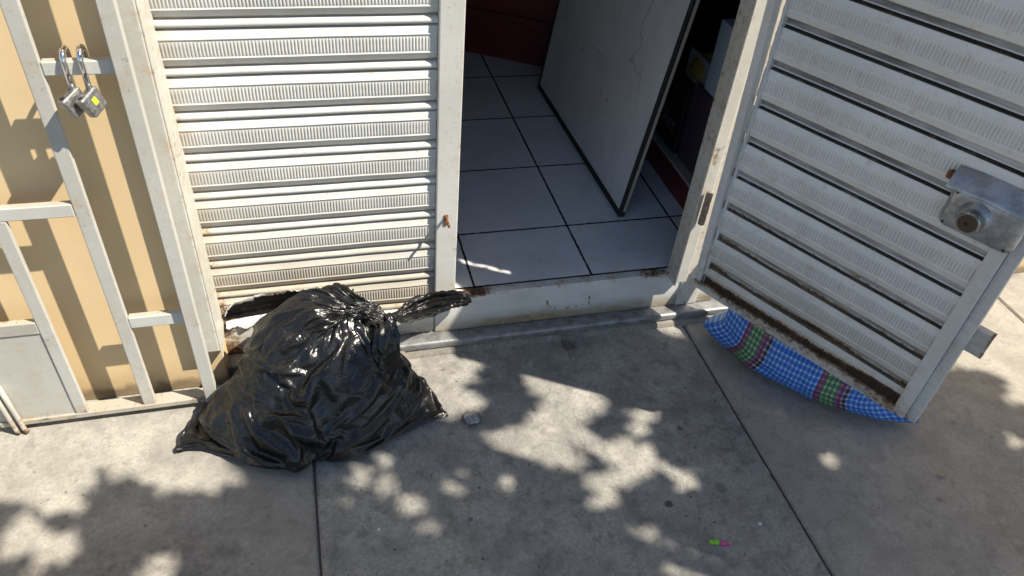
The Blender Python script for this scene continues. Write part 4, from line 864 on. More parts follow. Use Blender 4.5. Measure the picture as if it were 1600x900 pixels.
379 -2 8 -10 -10 -11 -10 -9 -9 -9 -10 -12 -10 -11 -14 -6 -13 -15 -13 -13 -12 -9 -4 -25 -24 -21 -20 -21 -25 -22 -19 -15 -12 -22 -28 -17 -19 -21 -20 -19 -19 -20 -22 -24 -26 -23 -21 -20 -20 -21 -22 -21 -19 -10 -8 -7 -4 0 -5 -6 -10 -9 -10 -10 -15 -8 -9 -11 -13 -5 -3 4 6 4 8 11 11 10 8 6 5 15 18 15 8 11 7 9 22 21 17 13 16 15 13 15 17 20 23 23 21 21 22 17 4 19 22 20 22 22 18 21 20 19 20 20 23 26 20 11 9 17 19 22 15 16 15 14 14 9 7 8 9 12 15 4 6 4 4 2
367 11 1 -3 -6 -8 -9 -8 -10 -10 -11 -10 -13 -13 -13 -17 -15 -10 -6 -11 -12 -5 -15 -27 -23 -21 -19 -21 -25 -23 -11 -15 -14 -24 -21 -23 -21 -20 -18 -20 -19 -19 -22 -24 -25 -22 -19 -20 -20 -20 -22 -21 -22 -14 -9 -8 2 -3 -6 -5 -6 -6 -9 -9 -15 -11 -9 -3 -11 -9 -3 6 4 1 4 9 10 9 7 12 9 14 18 15 7 -3 11 21 23 20 16 13 14 14 14 14 15 19 22 24 21 19 20 14 6 21 22 22 21 20 21 18 20 19 20 20 22 26 23 14 9 10 17 19 20 12 15 12 9 11 8 9 10 11 12 2 2 3 3 1
363 4 -1 -1 -2 -7 -8 -9 -2 -7 -8 -12 -19 -17 -16 -17 -9 -6 -11 -8 -7 -6 -22 -27 -23 -20 -19 -22 -24 -22 -12 -10 -15 -20 -27 -25 -19 -19 -18 -18 -19 -19 -23 -24 -23 -21 -19 -19 -19 -20 -21 -22 -20 -18 -12 -8 1 -8 -10 -6 -6 -3 -7 -10 1 -11 -9 -10 0 -6 -2 0 -3 5 7 10 11 9 5 4 11 15 17 11 -1 11 14 21 20 19 17 15 13 14 14 14 15 16 22 23 20 19 13 7 17 21 21 22 22 20 22 17 19 19 18 20 23 25 24 17 12 10 11 18 20 11 11 10 9 8 10 9 9 10 11 1 2 3 6 4
346 7 4 2 -4 -6 -12 -6 1 -4 -8 -13 -22 -18 -16 -10 -7 -6 -4 -6 -6 -15 -27 -28 -23 -19 -19 -21 -25 -20 -13 -8 -19 -15 -28 -24 -20 -18 -17 -18 -19 -20 -22 -25 -24 -18 -18 -17 -19 -20 -20 -21 -20 -18 -15 -11 -3 -11 -8 -7 -7 -5 -7 -7 4 1 -6 -9 -12 -4 -2 1 4 7 6 8 8 3 5 11 10 11 10 15 7 6 17 20 23 19 15 13 15 14 15 14 15 16 22 22 18 13 5 15 20 19 22 21 23 20 21 18 18 18 18 19 22 24 25 19 14 13 11 12 19 5 8 10 12 10 8 8 7 9 9 10 7 -5 -1 2
338 -1 3 2 2 -10 -7 -3 1 -2 -7 -12 -23 -18 -9 -6 -4 -7 -6 -8 -10 -19 -28 -28 -22 -18 -19 -21 -22 -21 -14 -8 -21 -12 -28 -23 -19 -18 -16 -20 -20 -20 -21 -25 -24 -15 -18 -17 -16 -18 -20 -21 -20 -17 -16 -12 -10 -4 -8 -8 -8 -12 -8 -5 -4 2 7 -10 2 -8 -3 4 4 -1 6 5 6 8 5 4 6 10 15 13 10 11 16 23 23 19 13 13 14 14 13 11 19 21 21 19 15 11 14 8 18 20 21 22 23 19 21 19 17 17 17 18 22 23 24 17 16 15 15 10 17 7 6 10 14 11 6 5 4 5 7 9 9 6 -2 3
342 0 0 -2 -12 -7 0 -3 0 -2 -5 -12 -21 -16 0 -5 -6 -10 -9 -8 -13 -21 -28 -28 -22 -17 -18 -21 -20 -20 -16 -10 -20 -10 -28 -22 -19 -18 -17 -19 -20 -20 -23 -25 -21 -20 -17 -8 -16 -18 -19 -20 -19 -17 -16 -14 -7 -7 -5 -5 -7 -12 -19 -12 -5 2 9 4 -6 7 -3 -3 2 1 2 5 13 8 5 4 1 12 15 14 7 10 16 23 24 17 13 12 13 12 8 16 19 19 19 18 17 12 17 12 12 19 21 22 23 21 18 21 18 16 15 17 21 23 22 15 15 16 16 17 13 10 4 11 15 11 8 5 4 5 3 -1 9 4 7 2
334 3 -1 -4 -5 -10 -13 -3 0 3 -4 -15 -11 -12 -13 -5 -2 -2 -10 -11 -14 -21 -27 -29 -20 -17 -17 -21 -21 -19 -13 -13 -13 -15 -28 -23 -18 -15 -18 -19 -21 -19 -21 -26 -24 -20 -10 -8 -15 -17 -19 -17 -18 -16 -16 -15 -5 -6 -5 -5 -7 -11 -19 -19 -11 -4 3 3 10 -2 9 5 2 0 2 5 1 8 4 5 11 11 16 12 10 9 15 22 23 10 11 13 14 7 14 17 17 11 20 19 17 17 17 13 12 18 20 23 20 20 21 19 18 17 16 17 18 18 22 15 16 14 17 16 12 8 14 11 13 10 3 6 7 3 -3 6 5 1 7 5
324 4 -8 -4 -6 -9 -10 -6 1 3 -2 -16 -14 -9 -8 4 -4 -4 -11 -13 -15 -19 -28 -28 -19 -16 -17 -19 -21 -11 -11 -21 -13 -17 -25 -24 -18 -18 -18 -18 -17 -19 -21 -27 -24 -14 -11 -8 -15 -17 -15 -16 -17 -16 -15 -15 -14 -1 -4 -3 -6 -10 -15 -19 -12 -3 -2 -3 -4 1 4 6 5 3 3 9 13 9 2 -2 12 12 17 17 8 5 12 21 24 15 9 8 12 12 15 14 6 16 20 19 18 19 17 15 12 17 19 22 19 21 19 20 18 16 14 16 17 23 17 16 15 13 16 16 12 7 12 18 9 9 6 9 4 -1 3 -4 5 4 6 5
314 4 -5 5 -6 -7 -11 -10 -11 0 2 -16 -4 -7 -6 -5 -10 1 -9 -14 -15 -20 -28 -26 -18 -15 -17 -19 -11 -10 -17 -20 -15 -19 -24 -23 -18 -18 -17 -19 -20 -19 -16 -26 -23 -8 -9 -15 -14 -15 -13 -15 -16 -15 -15 -15 -15 -12 -9 3 -2 -6 -12 -13 -12 -3 -2 -3 -7 -3 7 9 4 2 3 9 15 10 2 -2 -2 9 18 18 10 8 13 22 17 17 6 12 11 12 15 5 10 14 19 20 19 20 18 15 13 15 20 21 19 20 20 18 18 15 12 17 20 23 20 15 8 13 15 16 11 9 9 18 20 11 5 2 0 0 3 -5 5 4 4 4
309 -5 2 9 -2 -12 -9 -10 -11 -12 3 -3 -12 -13 -6 -6 -3 2 -13 -15 -15 -20 -26 -25 -15 -15 -18 -5 -11 -15 -19 -17 -19 -17 -25 -23 -17 -18 -17 -18 -20 -17 -20 -23 -23 -8 -9 -9 -14 -15 -13 -14 -15 -15 -15 -15 -14 -14 -11 -10 -6 4 -8 -15 2 -3 -3 -6 -4 -7 10 6 4 3 3 1 11 11 9 -4 9 8 18 14 10 8 12 19 15 14 8 10 12 12 14 12 4 10 22 21 17 15 19 16 14 13 20 21 18 20 18 18 16 15 14 18 21 23 21 16 4 13 14 15 7 10 11 16 21 16 -2 -1 1 2 5 0 11 8 4 3
310 -3 -3 3 3 -14 -8 -10 -9 -12 -10 4 -16 -9 -8 -6 0 0 -16 -15 -15 -19 -25 -21 -15 -16 -14 3 -12 -23 -16 -18 -19 -19 -25 -22 -15 -15 -16 -19 -19 -16 -19 -24 -24 -12 -6 -9 -9 -12 -15 -16 -16 -9 -14 -15 -15 -15 -12 -10 -10 -11 5 -14 4 5 -6 -3 -8 -5 1 2 4 10 -6 8 17 14 0 0 4 10 19 21 8 3 11 19 15 15 6 8 12 14 12 12 14 3 20 20 11 15 19 18 14 12 20 22 18 19 14 16 16 16 17 18 22 24 21 17 12 2 13 14 12 14 4 14 19 17 8 -4 -5 1 3 6 11 9 9 0
310 -2 1 -1 -3 -11 -15 -14 -8 -9 5 -8 -15 -10 -8 -9 0 0 -18 -15 -15 -18 -22 -21 -14 -15 -9 6 -17 -24 -16 -18 -19 -18 -25 -18 -14 -16 -16 -18 -20 -16 -19 -24 -23 -15 -10 -5 -12 -14 -10 -13 -12 -12 -13 -14 -17 -11 -11 -10 -10 -11 -14 1 -6 8 10 -7 -6 -2 -1 5 1 1 -6 15 15 16 4 -1 -2 9 18 18 11 6 6 17 20 13 10 4 -2 13 15 9 14 19 16 19 9 14 16 18 13 15 20 20 20 18 13 17 17 14 16 18 23 24 22 17 10 13 13 13 11 9 1 13 17 15 8 5 -8 -2 5 8 12 12 6 1
295 -1 5 3 -2 -15 -16 -10 -6 -5 3 -19 -16 -10 -7 -2 -1 -1 -20 -15 -15 -17 -18 -21 -14 -15 -2 7 -23 -22 -17 -19 -16 -18 -24 -19 -15 -15 -16 -17 -19 -18 -18 -22 -21 -17 -15 -5 -13 -14 -14 -13 -11 -8 -10 -10 -17 -15 -12 -10 -7 -11 -9 -14 2 11 8 4 -3 -2 0 -1 -10 -4 2 12 26 13 5 -1 -1 7 18 18 6 6 9 16 19 13 6 -1 0 10 13 15 16 14 20 20 17 5 15 15 15 15 20 20 20 17 13 17 17 13 15 18 22 25 22 16 10 15 17 13 10 5 1 13 17 17 8 1 -4 -5 7 12 12 10 4 -3
284 -5 7 7 1 -12 -18 -2 -2 -11 1 -17 -21 -14 -6 3 2 -11 -20 -14 -14 -16 -17 -21 -13 -15 9 1 -24 -26 -18 -20 -10 -18 -23 -21 -14 -15 -17 -18 -20 -14 -17 -21 -20 -14 -17 -13 -14 -14 -14 -13 -11 -9 -8 -8 -10 -16 -14 -12 -8 -8 -5 -14 4 3 -2 -3 7 5 4 2 -2 -7 -1 4 14 15 9 13 2 7 16 13 8 4 9 16 9 6 13 7 -4 10 14 13 14 18 20 19 13 20 4 14 15 15 19 20 20 14 15 17 18 14 11 16 23 24 22 14 12 15 18 15 9 0 3 13 19 16 7 -3 -4 -1 5 12 14 8 3 -4
268 -3 7 11 3 -8 -16 -12 7 -4 -5 -18 -23 -15 -5 7 0 -16 -20 -14 -14 -12 -21 -18 -13 -11 12 -6 -25 -27 -17 -21 -4 -17 -23 -22 -14 -15 -17 -18 -17 -16 -16 -19 -20 -15 -17 -15 -14 -14 -15 -16 -11 -8 -7 -6 -9 -11 -12 -12 -1 -10 -12 -11 -8 -7 -4 -1 3 6 4 4 7 12 0 5 -10 14 7 14 14 8 8 8 8 12 10 7 6 8 12 9 9 15 11 9 14 18 20 19 16 15 18 3 16 14 16 21 19 15 14 17 18 15 9 12 21 25 21 15 11 15 17 15 10 5 -2 13 18 12 7 -9 -4 -2 4 14 15 7 3 -2
253 -1 7 12 6 -7 -17 0 2 -3 -7 -19 -24 -15 -5 9 -2 -19 -19 -14 -13 -11 -20 -18 -13 -7 11 -10 -27 -26 -16 -21 0 -17 -23 -21 -14 -17 -17 -18 -16 -14 -15 -22 -20 -14 -16 -9 -15 -16 -18 -17 -12 -9 -7 -4 -11 -11 -10 -4 2 -7 -11 -12 -8 -5 -6 -9 -8 -2 1 5 7 11 9 8 -9 5 6 12 14 9 9 8 9 11 10 7 13 10 9 16 12 9 12 13 14 17 20 19 18 17 17 4 17 13 15 17 18 16 15 16 17 15 9 9 18 23 21 15 11 15 18 12 8 3 5 11 15 16 2 -8 -8 -3 4 12 17 6 5 -2
244 -2 6 11 8 -5 -16 -5 5 1 -7 -19 -24 -16 -4 10 -3 -21 -19 -13 -12 -12 -17 -20 -13 -2 10 -14 -28 -27 -15 -18 2 -18 -23 -21 -14 -17 -17 -18 -15 -14 -14 -22 -19 -15 -16 -4 -15 -14 -18 -20 -14 -10 -8 -8 -7 -5 -10 3 -6 -7 -11 -11 -10 4 -4 -8 -13 -5 4 -4 -4 5 9 7 15 3 6 1 8 8 13 13 8 7 9 15 18 11 7 6 13 13 14 15 15 17 19 18 17 17 16 18 8 11 14 17 18 16 16 15 16 15 10 6 13 22 19 15 11 16 19 13 4 5 2 10 18 12 -1 -5 0 -7 2 9 15 17 1 -1
242 -5 3 11 6 -4 -13 -10 5 5 -6 -19 -26 -14 -3 11 -5 -22 -19 -12 -6 -11 -20 -20 -13 0 9 -17 -30 -27 -15 -15 3 -18 -23 -21 -13 -18 -17 -19 -14 -12 -14 -22 -17 -12 -17 -3 -15 -13 -19 -20 -15 -10 -6 -5 -9 -9 -8 -1 -1 -9 -12 -14 -6 4 4 -8 -12 -7 1 3 -6 -12 2 8 16 26 6 -3 0 6 17 16 7 2 6 14 19 14 7 8 11 14 15 15 15 13 19 17 18 19 19 18 16 13 5 14 17 15 16 16 16 12 11 7 11 16 19 14 12 16 20 14 -1 4 4 9 19 9 5 -3 -8 -3 4 10 14 16 3 0
237 -5 3 6 4 -3 -10 -11 0 7 -4 -18 -26 -12 -2 11 -6 -22 -20 -11 -2 -9 -19 -23 -12 7 0 -19 -29 -28 -14 -12 1 -16 -24 -20 -13 -19 -16 -20 -13 -10 -15 -21 -13 -14 -16 -2 -13 -15 -19 -19 -14 -9 -4 -6 -9 -10 -6 -3 -2 -10 -15 -13 -1 5 6 -7 -10 -7 0 3 -3 -15 -9 8 26 29 7 -5 -5 4 20 19 8 -3 6 13 22 14 6 5 10 14 14 14 15 13 17 18 15 19 19 17 16 14 16 8 13 14 16 15 16 13 9 8 11 12 16 14 12 16 20 15 1 -3 5 10 19 13 -2 -1 -7 3 6 12 9 15 5 1
216 -5 2 6 4 -3 -6 -2 -8 8 -5 -17 -26 -9 2 1 1 -22 -20 -2 -5 -10 -17 -23 -11 10 -6 -18 -32 -25 -14 -4 -6 -16 -23 -19 -12 -18 -16 -19 -15 -8 -14 -19 -13 -14 -15 -2 -11 -14 -19 -18 -12 -10 -3 -6 -8 -10 -5 -4 -6 -9 -16 -11 4 5 3 0 -7 -7 0 -4 -2 -8 -12 9 27 24 9 -6 -6 4 21 19 3 -3 5 13 21 15 6 6 8 13 14 12 13 16 17 15 12 17 18 18 16 14 16 16 13 13 11 13 13 12 10 9 10 13 11 11 12 16 20 15 0 -3 2 12 19 9 7 -8 7 5 3 4 13 10 6 -7
203 -2 4 4 3 -1 -11 -7 -4 5 -7 -12 -30 -13 2 17 -3 -21 -10 -8 -8 -6 -21 -24 4 -7 -3 -15 -33 -24 -14 -6 -3 -16 -23 -16 -13 -18 -15 -16 -17 -7 -14 -17 -13 -14 -12 -3 -10 -13 -18 -16 -11 -9 -9 -1 -7 -10 -9 -5 -6 -7 -17 -9 -2 8 4 1 -2 -3 -2 -4 -3 -12 -12 15 29 24 8 -6 -6 3 12 22 7 -4 3 14 20 13 6 7 9 13 14 12 10 15 14 15 11 14 17 17 17 12 16 19 14 14 14 12 12 11 4 7 10 15 14 8 9 14 18 16 6 -5 -6 13 20 17 -2 -1 6 -3 3 8 12 7 7 -1
192 -10 6 3 4 -1 -4 -9 -7 0 -6 -8 -32 -14 6 19 -7 -20 -13 -2 -1 -10 -22 -12 -8 -8 -1 -16 -24 -29 -12 -1 -9 -16 -23 -15 -12 -19 -12 -14 -19 -7 -13 -12 -15 -14 -10 -4 -9 -13 -15 -16 -13 -8 -7 -3 -5 -9 -6 -7 -6 -11 -17 -4 -8 6 6 0 -4 -1 5 -1 -6 -14 -11 14 28 33 7 -8 -16 1 16 24 8 0 1 12 20 12 6 7 9 14 14 13 11 13 12 10 14 10 15 15 18 9 15 21 17 14 10 11 13 10 8 6 11 10 15 11 9 11 15 16 2 -6 -6 12 24 21 8 -1 -17 -4 3 10 12 11 6 2
177 -11 3 13 2 -3 -9 -5 9 3 -12 -29 -29 -9 18 17 -6 -21 -19 -8 5 -10 -17 -21 -8 7 -8 -10 -26 -28 -14 2 -12 -14 -24 -18 -12 -18 -13 2 -22 -16 -11 -10 -14 -14 -2 -10 -7 -13 -15 -14 -12 -9 -7 -5 -6 -4 -6 -7 -7 -11 -18 -13 -2 7 7 -1 -5 -2 4 6 -5 -15 -10 12 31 31 9 -15 -12 -3 23 27 9 0 0 11 13 12 5 6 8 13 14 13 12 14 2 12 17 18 7 16 10 10 15 21 20 11 12 12 11 8 6 10 9 10 16 9 7 11 16 11 5 -10 -5 14 25 22 4 -4 -13 -7 4 15 13 12 5 -5
169 6 -1 -12 -5 7 11 2 -15 -21 -6 0 3 -5 -13 -22 -12 -5 2 -8 -6 -8 2 -5 -5 -27 -37 -13 11 10 -11 -30 -35 -9 -4 -8 -19 -33 -19 1 10 -7 -16 -25 -24 -14 0 6 -5 -11 -16 -18 -14 -8 -5 -6 -7 -10 -5 -1 -4 -12 -20 -13 -3 8 7 0 -7 -4 5 6 0 -15 -10 10 34 32 6 -16 -19 5 25 23 9 -3 -1 9 18 12 3 1 7 14 18 14 11 14 14 5 6 1 7 24 32 25 6 1 5 14 16 8 7 12 16 14 4 1 5 10 15 14 7 5 13 17 13 -2 -13 -7 6 19 21 11 -2 -3 -8 -4 0 6
156 7 3 -14 6 -2 9 6 -17 -11 -12 0 0 -7 -22 13 -11 -5 -9 -6 -2 -11 0 -2 -9 -34 -25 -11 8 7 -10 -31 -26 -13 -7 1 -17 -36 -25 0 14 -6 -12 -30 -25 -14 1 6 2 -10 -14 -11 -12 -8 -5 -6 -7 -9 -5 -2 -4 -11 -22 -10 -2 7 5 -1 -7 -3 4 5 -3 -8 -8 8 25 32 7 -15 -15 -1 21 24 9 -1 1 11 19 9 -1 2 5 15 18 13 12 12 18 3 5 2 3 22 27 20 7 6 5 11 13 11 4 6 15 13 7 -1 6 11 13 12 1 6 12 18 5 4 -16 4 -2 16 22 11 -8 -5 5 3 -10 4
152 1 6 -11 -7 9 11 5 -18 -8 -15 11 -9 -6 -19 26 -16 -5 -7 -4 0 -12 -1 -7 -11 -24 -32 -3 13 -5 -8 -28 -28 -11 6 -2 -16 -31 -27 -5 0 9 -17 -25 -27 -10 -3 10 -4 -9 -13 -14 -10 -2 -5 -7 -9 -8 -5 0 0 -9 -18 -19 -3 6 7 -2 -6 -4 7 6 -3 -12 -4 7 23 34 8 -17 -18 -1 23 26 9 -2 0 12 21 9 -5 -1 5 15 18 14 11 12 5 11 2 7 2 15 24 21 6 -1 4 11 11 10 8 7 17 17 -4 1 7 10 14 11 1 -1 8 18 17 -5 -13 0 -6 19 20 15 -3 -3 -11 9 1 -3
151 0 -5 -11 5 8 9 4 -4 -15 -12 -6 9 -6 -21 32 -17 -8 -2 4 -7 -9 -1 -12 -7 -31 -35 2 19 -18 -4 -9 -32 -8 7 1 -16 -36 -25 -3 -2 10 -15 -24 -30 -14 4 0 1 -8 -13 -14 -12 -6 -4 0 -8 -7 -2 4 -2 -10 -17 -10 -4 4 4 -4 -9 -4 6 9 -5 -15 -11 7 34 35 8 -16 -22 -1 23 27 9 -2 -1 13 22 8 -6 0 2 12 16 12 10 7 12 12 -4 -5 8 20 30 9 6 8 2 12 4 0 6 13 15 19 0 -3 2 10 10 10 5 0 -1 19 15 6 -15 -11 -5 18 22 12 6 -9 -12 5 4 8
140 6 -4 -11 -4 6 9 5 8 -22 -6 6 -5 -2 -16 29 -11 -7 -5 -5 10 -10 -7 -12 -2 -30 -38 -1 19 0 -5 -27 -17 -10 15 -8 -14 -28 -23 -4 -1 12 -14 -33 -20 -17 -2 10 -3 -8 -14 -15 -10 -1 -3 -4 -6 -6 2 0 0 -9 -15 -19 -5 11 4 -3 -7 -3 6 4 -5 -18 -13 8 37 39 8 -21 -20 -1 21 27 9 -3 -1 12 19 10 -7 -11 6 13 15 11 6 8 12 13 -5 2 6 17 33 9 1 -3 5 11 14 0 0 7 12 17 7 1 3 3 12 -4 4 5 5 6 16 9 -18 -10 -5 18 19 9 2 9 -10 -14 2 8
130 4 -2 9 -3 -7 11 9 -8 -10 3 -15 16 -4 -17 26 -1 -7 0 -5 -19 6 -6 -12 -8 -30 -25 -9 12 12 -6 -31 -12 -9 3 4 -13 -17 -24 -5 8 4 -9 -28 -31 -4 -1 -3 2 -5 -12 -13 -12 0 0 -4 -7 -3 2 1 1 -8 -21 -17 -5 10 9 -3 -11 -5 10 6 -5 -20 -12 6 34 38 9 -16 -21 -1 19 23 6 -2 -2 4 21 10 -8 -9 3 13 15 6 8 8 15 8 -2 -1 2 23 34 12 0 0 4 7 7 8 3 5 4 5 1 1 2 7 12 0 -1 8 -2 18 11 -3 -12 -14 -1 15 20 17 -4 2 -9 -4 -6 7
126 8 3 -5 8 -5 7 5 -2 -23 4 -10 16 4 -10 13 -4 -6 4 -1 -16 -12 7 -12 -2 -23 -22 -5 7 5 -4 -32 -14 -9 9 1 -11 -14 -22 -3 8 10 -7 -31 -31 -15 1 13 2 -5 -8 -14 -12 -6 4 -2 -6 -4 4 4 0 -8 -20 -17 -5 13 10 -3 -12 -5 5 13 -5 -23 -15 7 30 37 9 -14 -33 1 13 24 8 -1 -9 10 22 13 -9 -6 1 12 9 12 7 10 16 10 -2 -8 -3 20 32 23 -3 0 6 7 7 4 3 5 4 -4 5 2 -6 -5 12 6 -1 3 4 17 11 -4 -16 -14 3 15 20 14 4 -8 -8 5 -9 1
129 8 0 -5 0 8 5 4 -6 -19 -12 1 22 6 -18 6 4 -2 -10 3 -6 1 -9 -8 -5 -9 -24 2 -11 20 0 -31 -25 -9 7 9 -11 -13 -20 0 10 8 -8 -28 -25 -15 2 10 2 -4 -7 -12 -12 -6 1 -1 -5 -7 3 6 5 -6 -19 -19 -4 11 14 -2 -13 -7 10 11 -3 -23 -17 6 26 39 9 -26 -30 -6 23 24 8 -10 -4 11 24 15 -8 -12 0 11 17 11 8 4 16 9 0 -8 -2 18 24 11 2 5 1 7 3 1 2 -1 -5 12 0 -1 -8 1 10 7 3 2 6 16 15 -4 -19 -13 4 13 22 13 4 -6 -11 1 -9 2
136 8 0 -9 -6 8 13 1 -15 -17 -5 2 22 8 -19 -11 15 -9 -1 3 -10 3 -10 4 -2 -9 -23 -11 6 16 -3 -20 -32 -9 13 6 -10 -16 -23 0 12 14 -5 -29 -30 -13 -3 14 7 -2 -10 -8 -12 -4 1 -1 -3 -5 1 6 5 -5 -17 -19 -4 10 14 -1 -12 -6 8 12 -4 -25 -20 -1 36 44 10 -26 -34 -8 23 28 7 -11 -8 11 27 15 -7 -14 -3 13 17 10 7 4 6 2 2 6 -1 1 12 14 2 7 -7 5 4 -3 2 0 12 13 -1 -6 -3 -3 12 9 4 -5 9 18 16 -2 -24 -12 2 11 25 15 0 -5 -11 -9 -6 8
140 11 0 -7 -6 1 14 4 -18 -23 4 2 26 8 -18 -19 5 -5 5 3 -9 1 -8 5 -1 -18 -8 -4 4 10 1 -24 -23 -11 13 6 -4 -25 -24 0 15 18 -7 -23 -32 -10 -1 11 5 3 -8 -12 -11 -6 2 1 -5 -3 -1 7 6 -3 -18 -17 -5 10 12 1 -13 -5 10 13 -3 -22 -21 -5 35 39 14 -20 -35 -10 24 29 4 -10 -8 8 20 13 -7 -14 0 12 14 2 0 6 9 7 -2 1 -3 9 5 16 1 -8 -1 2 2 4 4 5 12 15 3 -4 -8 2 10 7 -3 -2 6 22 19 -4 -21 -12 1 6 26 17 1 -7 -11 -10 -5 7
150 13 -1 -11 -7 7 13 5 -16 -24 -12 16 29 11 -23 -24 2 -4 11 2 -13 -4 -1 9 -3 -18 -12 5 1 11 0 -18 -24 -8 9 11 -4 -24 -26 -1 17 14 -2 -27 -26 -14 5 8 5 1 -3 -11 -12 -3 0 2 -4 -7 1 8 6 -1 -19 -20 -4 11 15 1 -14 -8 11 17 -1 -26 -24 -2 34 38 11 -17 -32 -14 21 30 7 -10 -5 7 12 4 -1 -8 -6 9 13 1 2 5 11 4 -8 -4 6 -5 21 19 -1 -8 -6 -1 6 4 4 7 15 16 2 -7 -8 2 12 6 -4 -6 8 23 23 -4 -22 -23 -1 18 25 17 2 -8 -11 -15 -1 7
166 13 0 -11 -9 7 13 4 -16 -26 -7 14 30 12 -22 -29 -12 11 15 -1 -16 -9 8 9 1 -22 -18 3 4 11 7 -23 -21 -11 14 15 -10 -21 -25 0 18 14 -3 -26 -27 -16 6 9 7 0 -4 -6 -10 -5 1 -2 -2 -5 -2 7 9 1 -18 -22 -3 13 13 1 -13 -6 10 15 1 -25 -31 -1 37 37 9 -21 -25 -11 19 25 9 -12 -10 10 8 4 0 -9 0 5 3 5 4 5 10 7 -7 -13 -6 11 25 24 0 -15 -5 1 4 5 3 7 16 17 4 -11 -8 2 11 7 -3 -5 8 22 23 -3 -25 -22 -3 19 23 17 4 -7 -13 -12 -6 6
182 15 0 -13 -9 5 13 6 -16 -26 -11 14 32 12 -20 -29 -12 9 16 0 -14 -9 4 16 3 -25 -20 -4 7 18 6 -20 -32 -8 14 14 -2 -32 -17 2 16 19 -3 -27 -27 -15 1 14 7 2 -8 -5 -12 -5 -1 1 -2 0 0 5 7 0 -13 -21 -5 13 12 2 -12 -5 8 12 1 -21 -30 0 33 35 10 -23 -27 -5 17 9 6 -6 -5 5 11 10 -2 -9 -4 -2 11 9 3 6 14 6 -8 -16 -10 14 27 24 1 -17 -9 4 9 2 4 5 13 22 6 -10 -14 4 12 6 -5 -6 10 26 21 -3 -26 -25 -3 18 25 17 4 -7 -13 -13 -6 4
200 14 0 -11 -11 1 15 6 -15 -25 -13 15 31 11 -14 -29 -16 7 16 2 -14 -14 9 18 4 -24 -31 -2 12 21 9 -18 -33 -8 15 15 -9 -27 -24 4 24 21 -5 -28 -28 -17 0 16 11 -1 -5 -12 -7 -5 0 2 -4 -5 3 10 7 -4 -11 -17 -5 10 11 5 -14 -7 10 13 -1 -21 -29 -3 35 36 12 -27 -27 -6 3 25 7 -14 -4 1 21 13 -9 -17 -6 5 16 10 5 6 10 9 -8 -19 -8 12 33 24 -1 -15 -14 0 10 6 2 4 15 19 10 -10 -14 2 14 6 -5 -8 8 26 21 -2 -26 -26 -5 19 25 16 2 -6 -13 -15 -7 6
221 14 0 -18 -12 7 16 6 -16 -27 -15 14 32 3 -5 -24 -16 4 15 2 -11 -14 7 19 5 -22 -37 -10 23 27 6 -20 -28 -9 14 17 -7 -33 -25 6 26 24 -1 -30 -34 -15 2 14 13 5 -8 -13 -12 -2 0 -1 0 -6 0 7 10 -3 -17 -15 -8 11 15 5 -7 -7 10 16 0 -30 -25 -3 30 43 17 -31 -41 -13 19 28 9 -17 -9 7 22 15 -9 -19 -9 5 13 12 1 8 12 8 -10 -18 -12 16 32 30 -3 -18 -9 -2 9 5 0 6 15 10 6 -5 -7 1 10 2 -3 -4 9 24 9 -1 -11 -29 -6 18 25 17 3 -8 -15 -14 -6 8
235 6 -1 -11 -7 9 14 1 -10 -29 -14 18 14 9 -3 -17 -14 4 14 2 -12 -14 9 23 3 -24 -34 -11 20 31 9 -24 -33 -8 17 19 -7 -28 -27 0 32 24 -2 -26 -35 -18 5 14 17 4 -7 -15 -13 -5 2 -1 0 -7 -1 11 14 0 -20 -19 -6 12 16 1 -13 -6 12 22 2 -30 -32 -5 28 54 20 -30 -47 -18 21 34 8 -17 -14 8 23 13 -9 -23 -9 3 20 9 3 8 15 5 -10 -25 -14 17 40 27 -4 -18 -10 3 6 4 0 4 9 14 4 -9 -5 4 8 5 -2 -5 6 16 7 -1 -12 -15 -7 17 20 10 2 -7 -9 -8 -8 10
242 1 -4 -9 7 9 4 -1 -3 -19 -12 6 19 10 -9 -15 -5 1 15 3 -11 -13 6 24 6 -27 -31 -17 21 32 13 -25 -30 -8 16 16 -4 -29 -21 -1 25 28 3 -28 -30 -17 2 12 18 4 -5 -14 -11 -8 2 1 -3 -2 -1 10 14 1 -20 -21 -6 12 18 2 -13 -8 13 23 1 -31 -37 -8 36 51 22 -28 -44 -23 17 37 11 -20 -16 7 24 17 -9 -21 -15 5 16 13 -3 5 17 8 -8 -24 -14 14 35 20 -4 -9 -13 4 5 0 2 2 14 8 -2 -11 -5 5 11 0 1 -2 5 3 17 1 -17 -18 3 15 13 6 4 -10 -7 -5 -5 8
248 13 -1 -17 -7 9 4 2 3 -9 -12 7 16 8 -11 -10 -6 4 11 4 -9 -10 6 16 0 -14 -25 -12 16 25 9 -18 -25 -7 15 12 -4 -24 -26 2 25 20 1 -16 -27 -14 0 10 12 7 -1 -11 -11 -5 1 1 -5 -5 5 8 9 4 -17 -20 -6 14 16 3 -11 -8 7 19 2 -24 -31 -8 28 44 16 -21 -36 -20 15 28 10 -12 -16 7 18 10 -7 -19 -8 6 11 7 0 4 9 9 -7 -12 -13 9 18 19 3 -14 -5 3 3 -3 2 4 6 7 2 -10 -4 4 9 5 -4 1 -4 10 12 4 -15 -18 -1 10 13 14 5 -5 -12 -10 -3 7
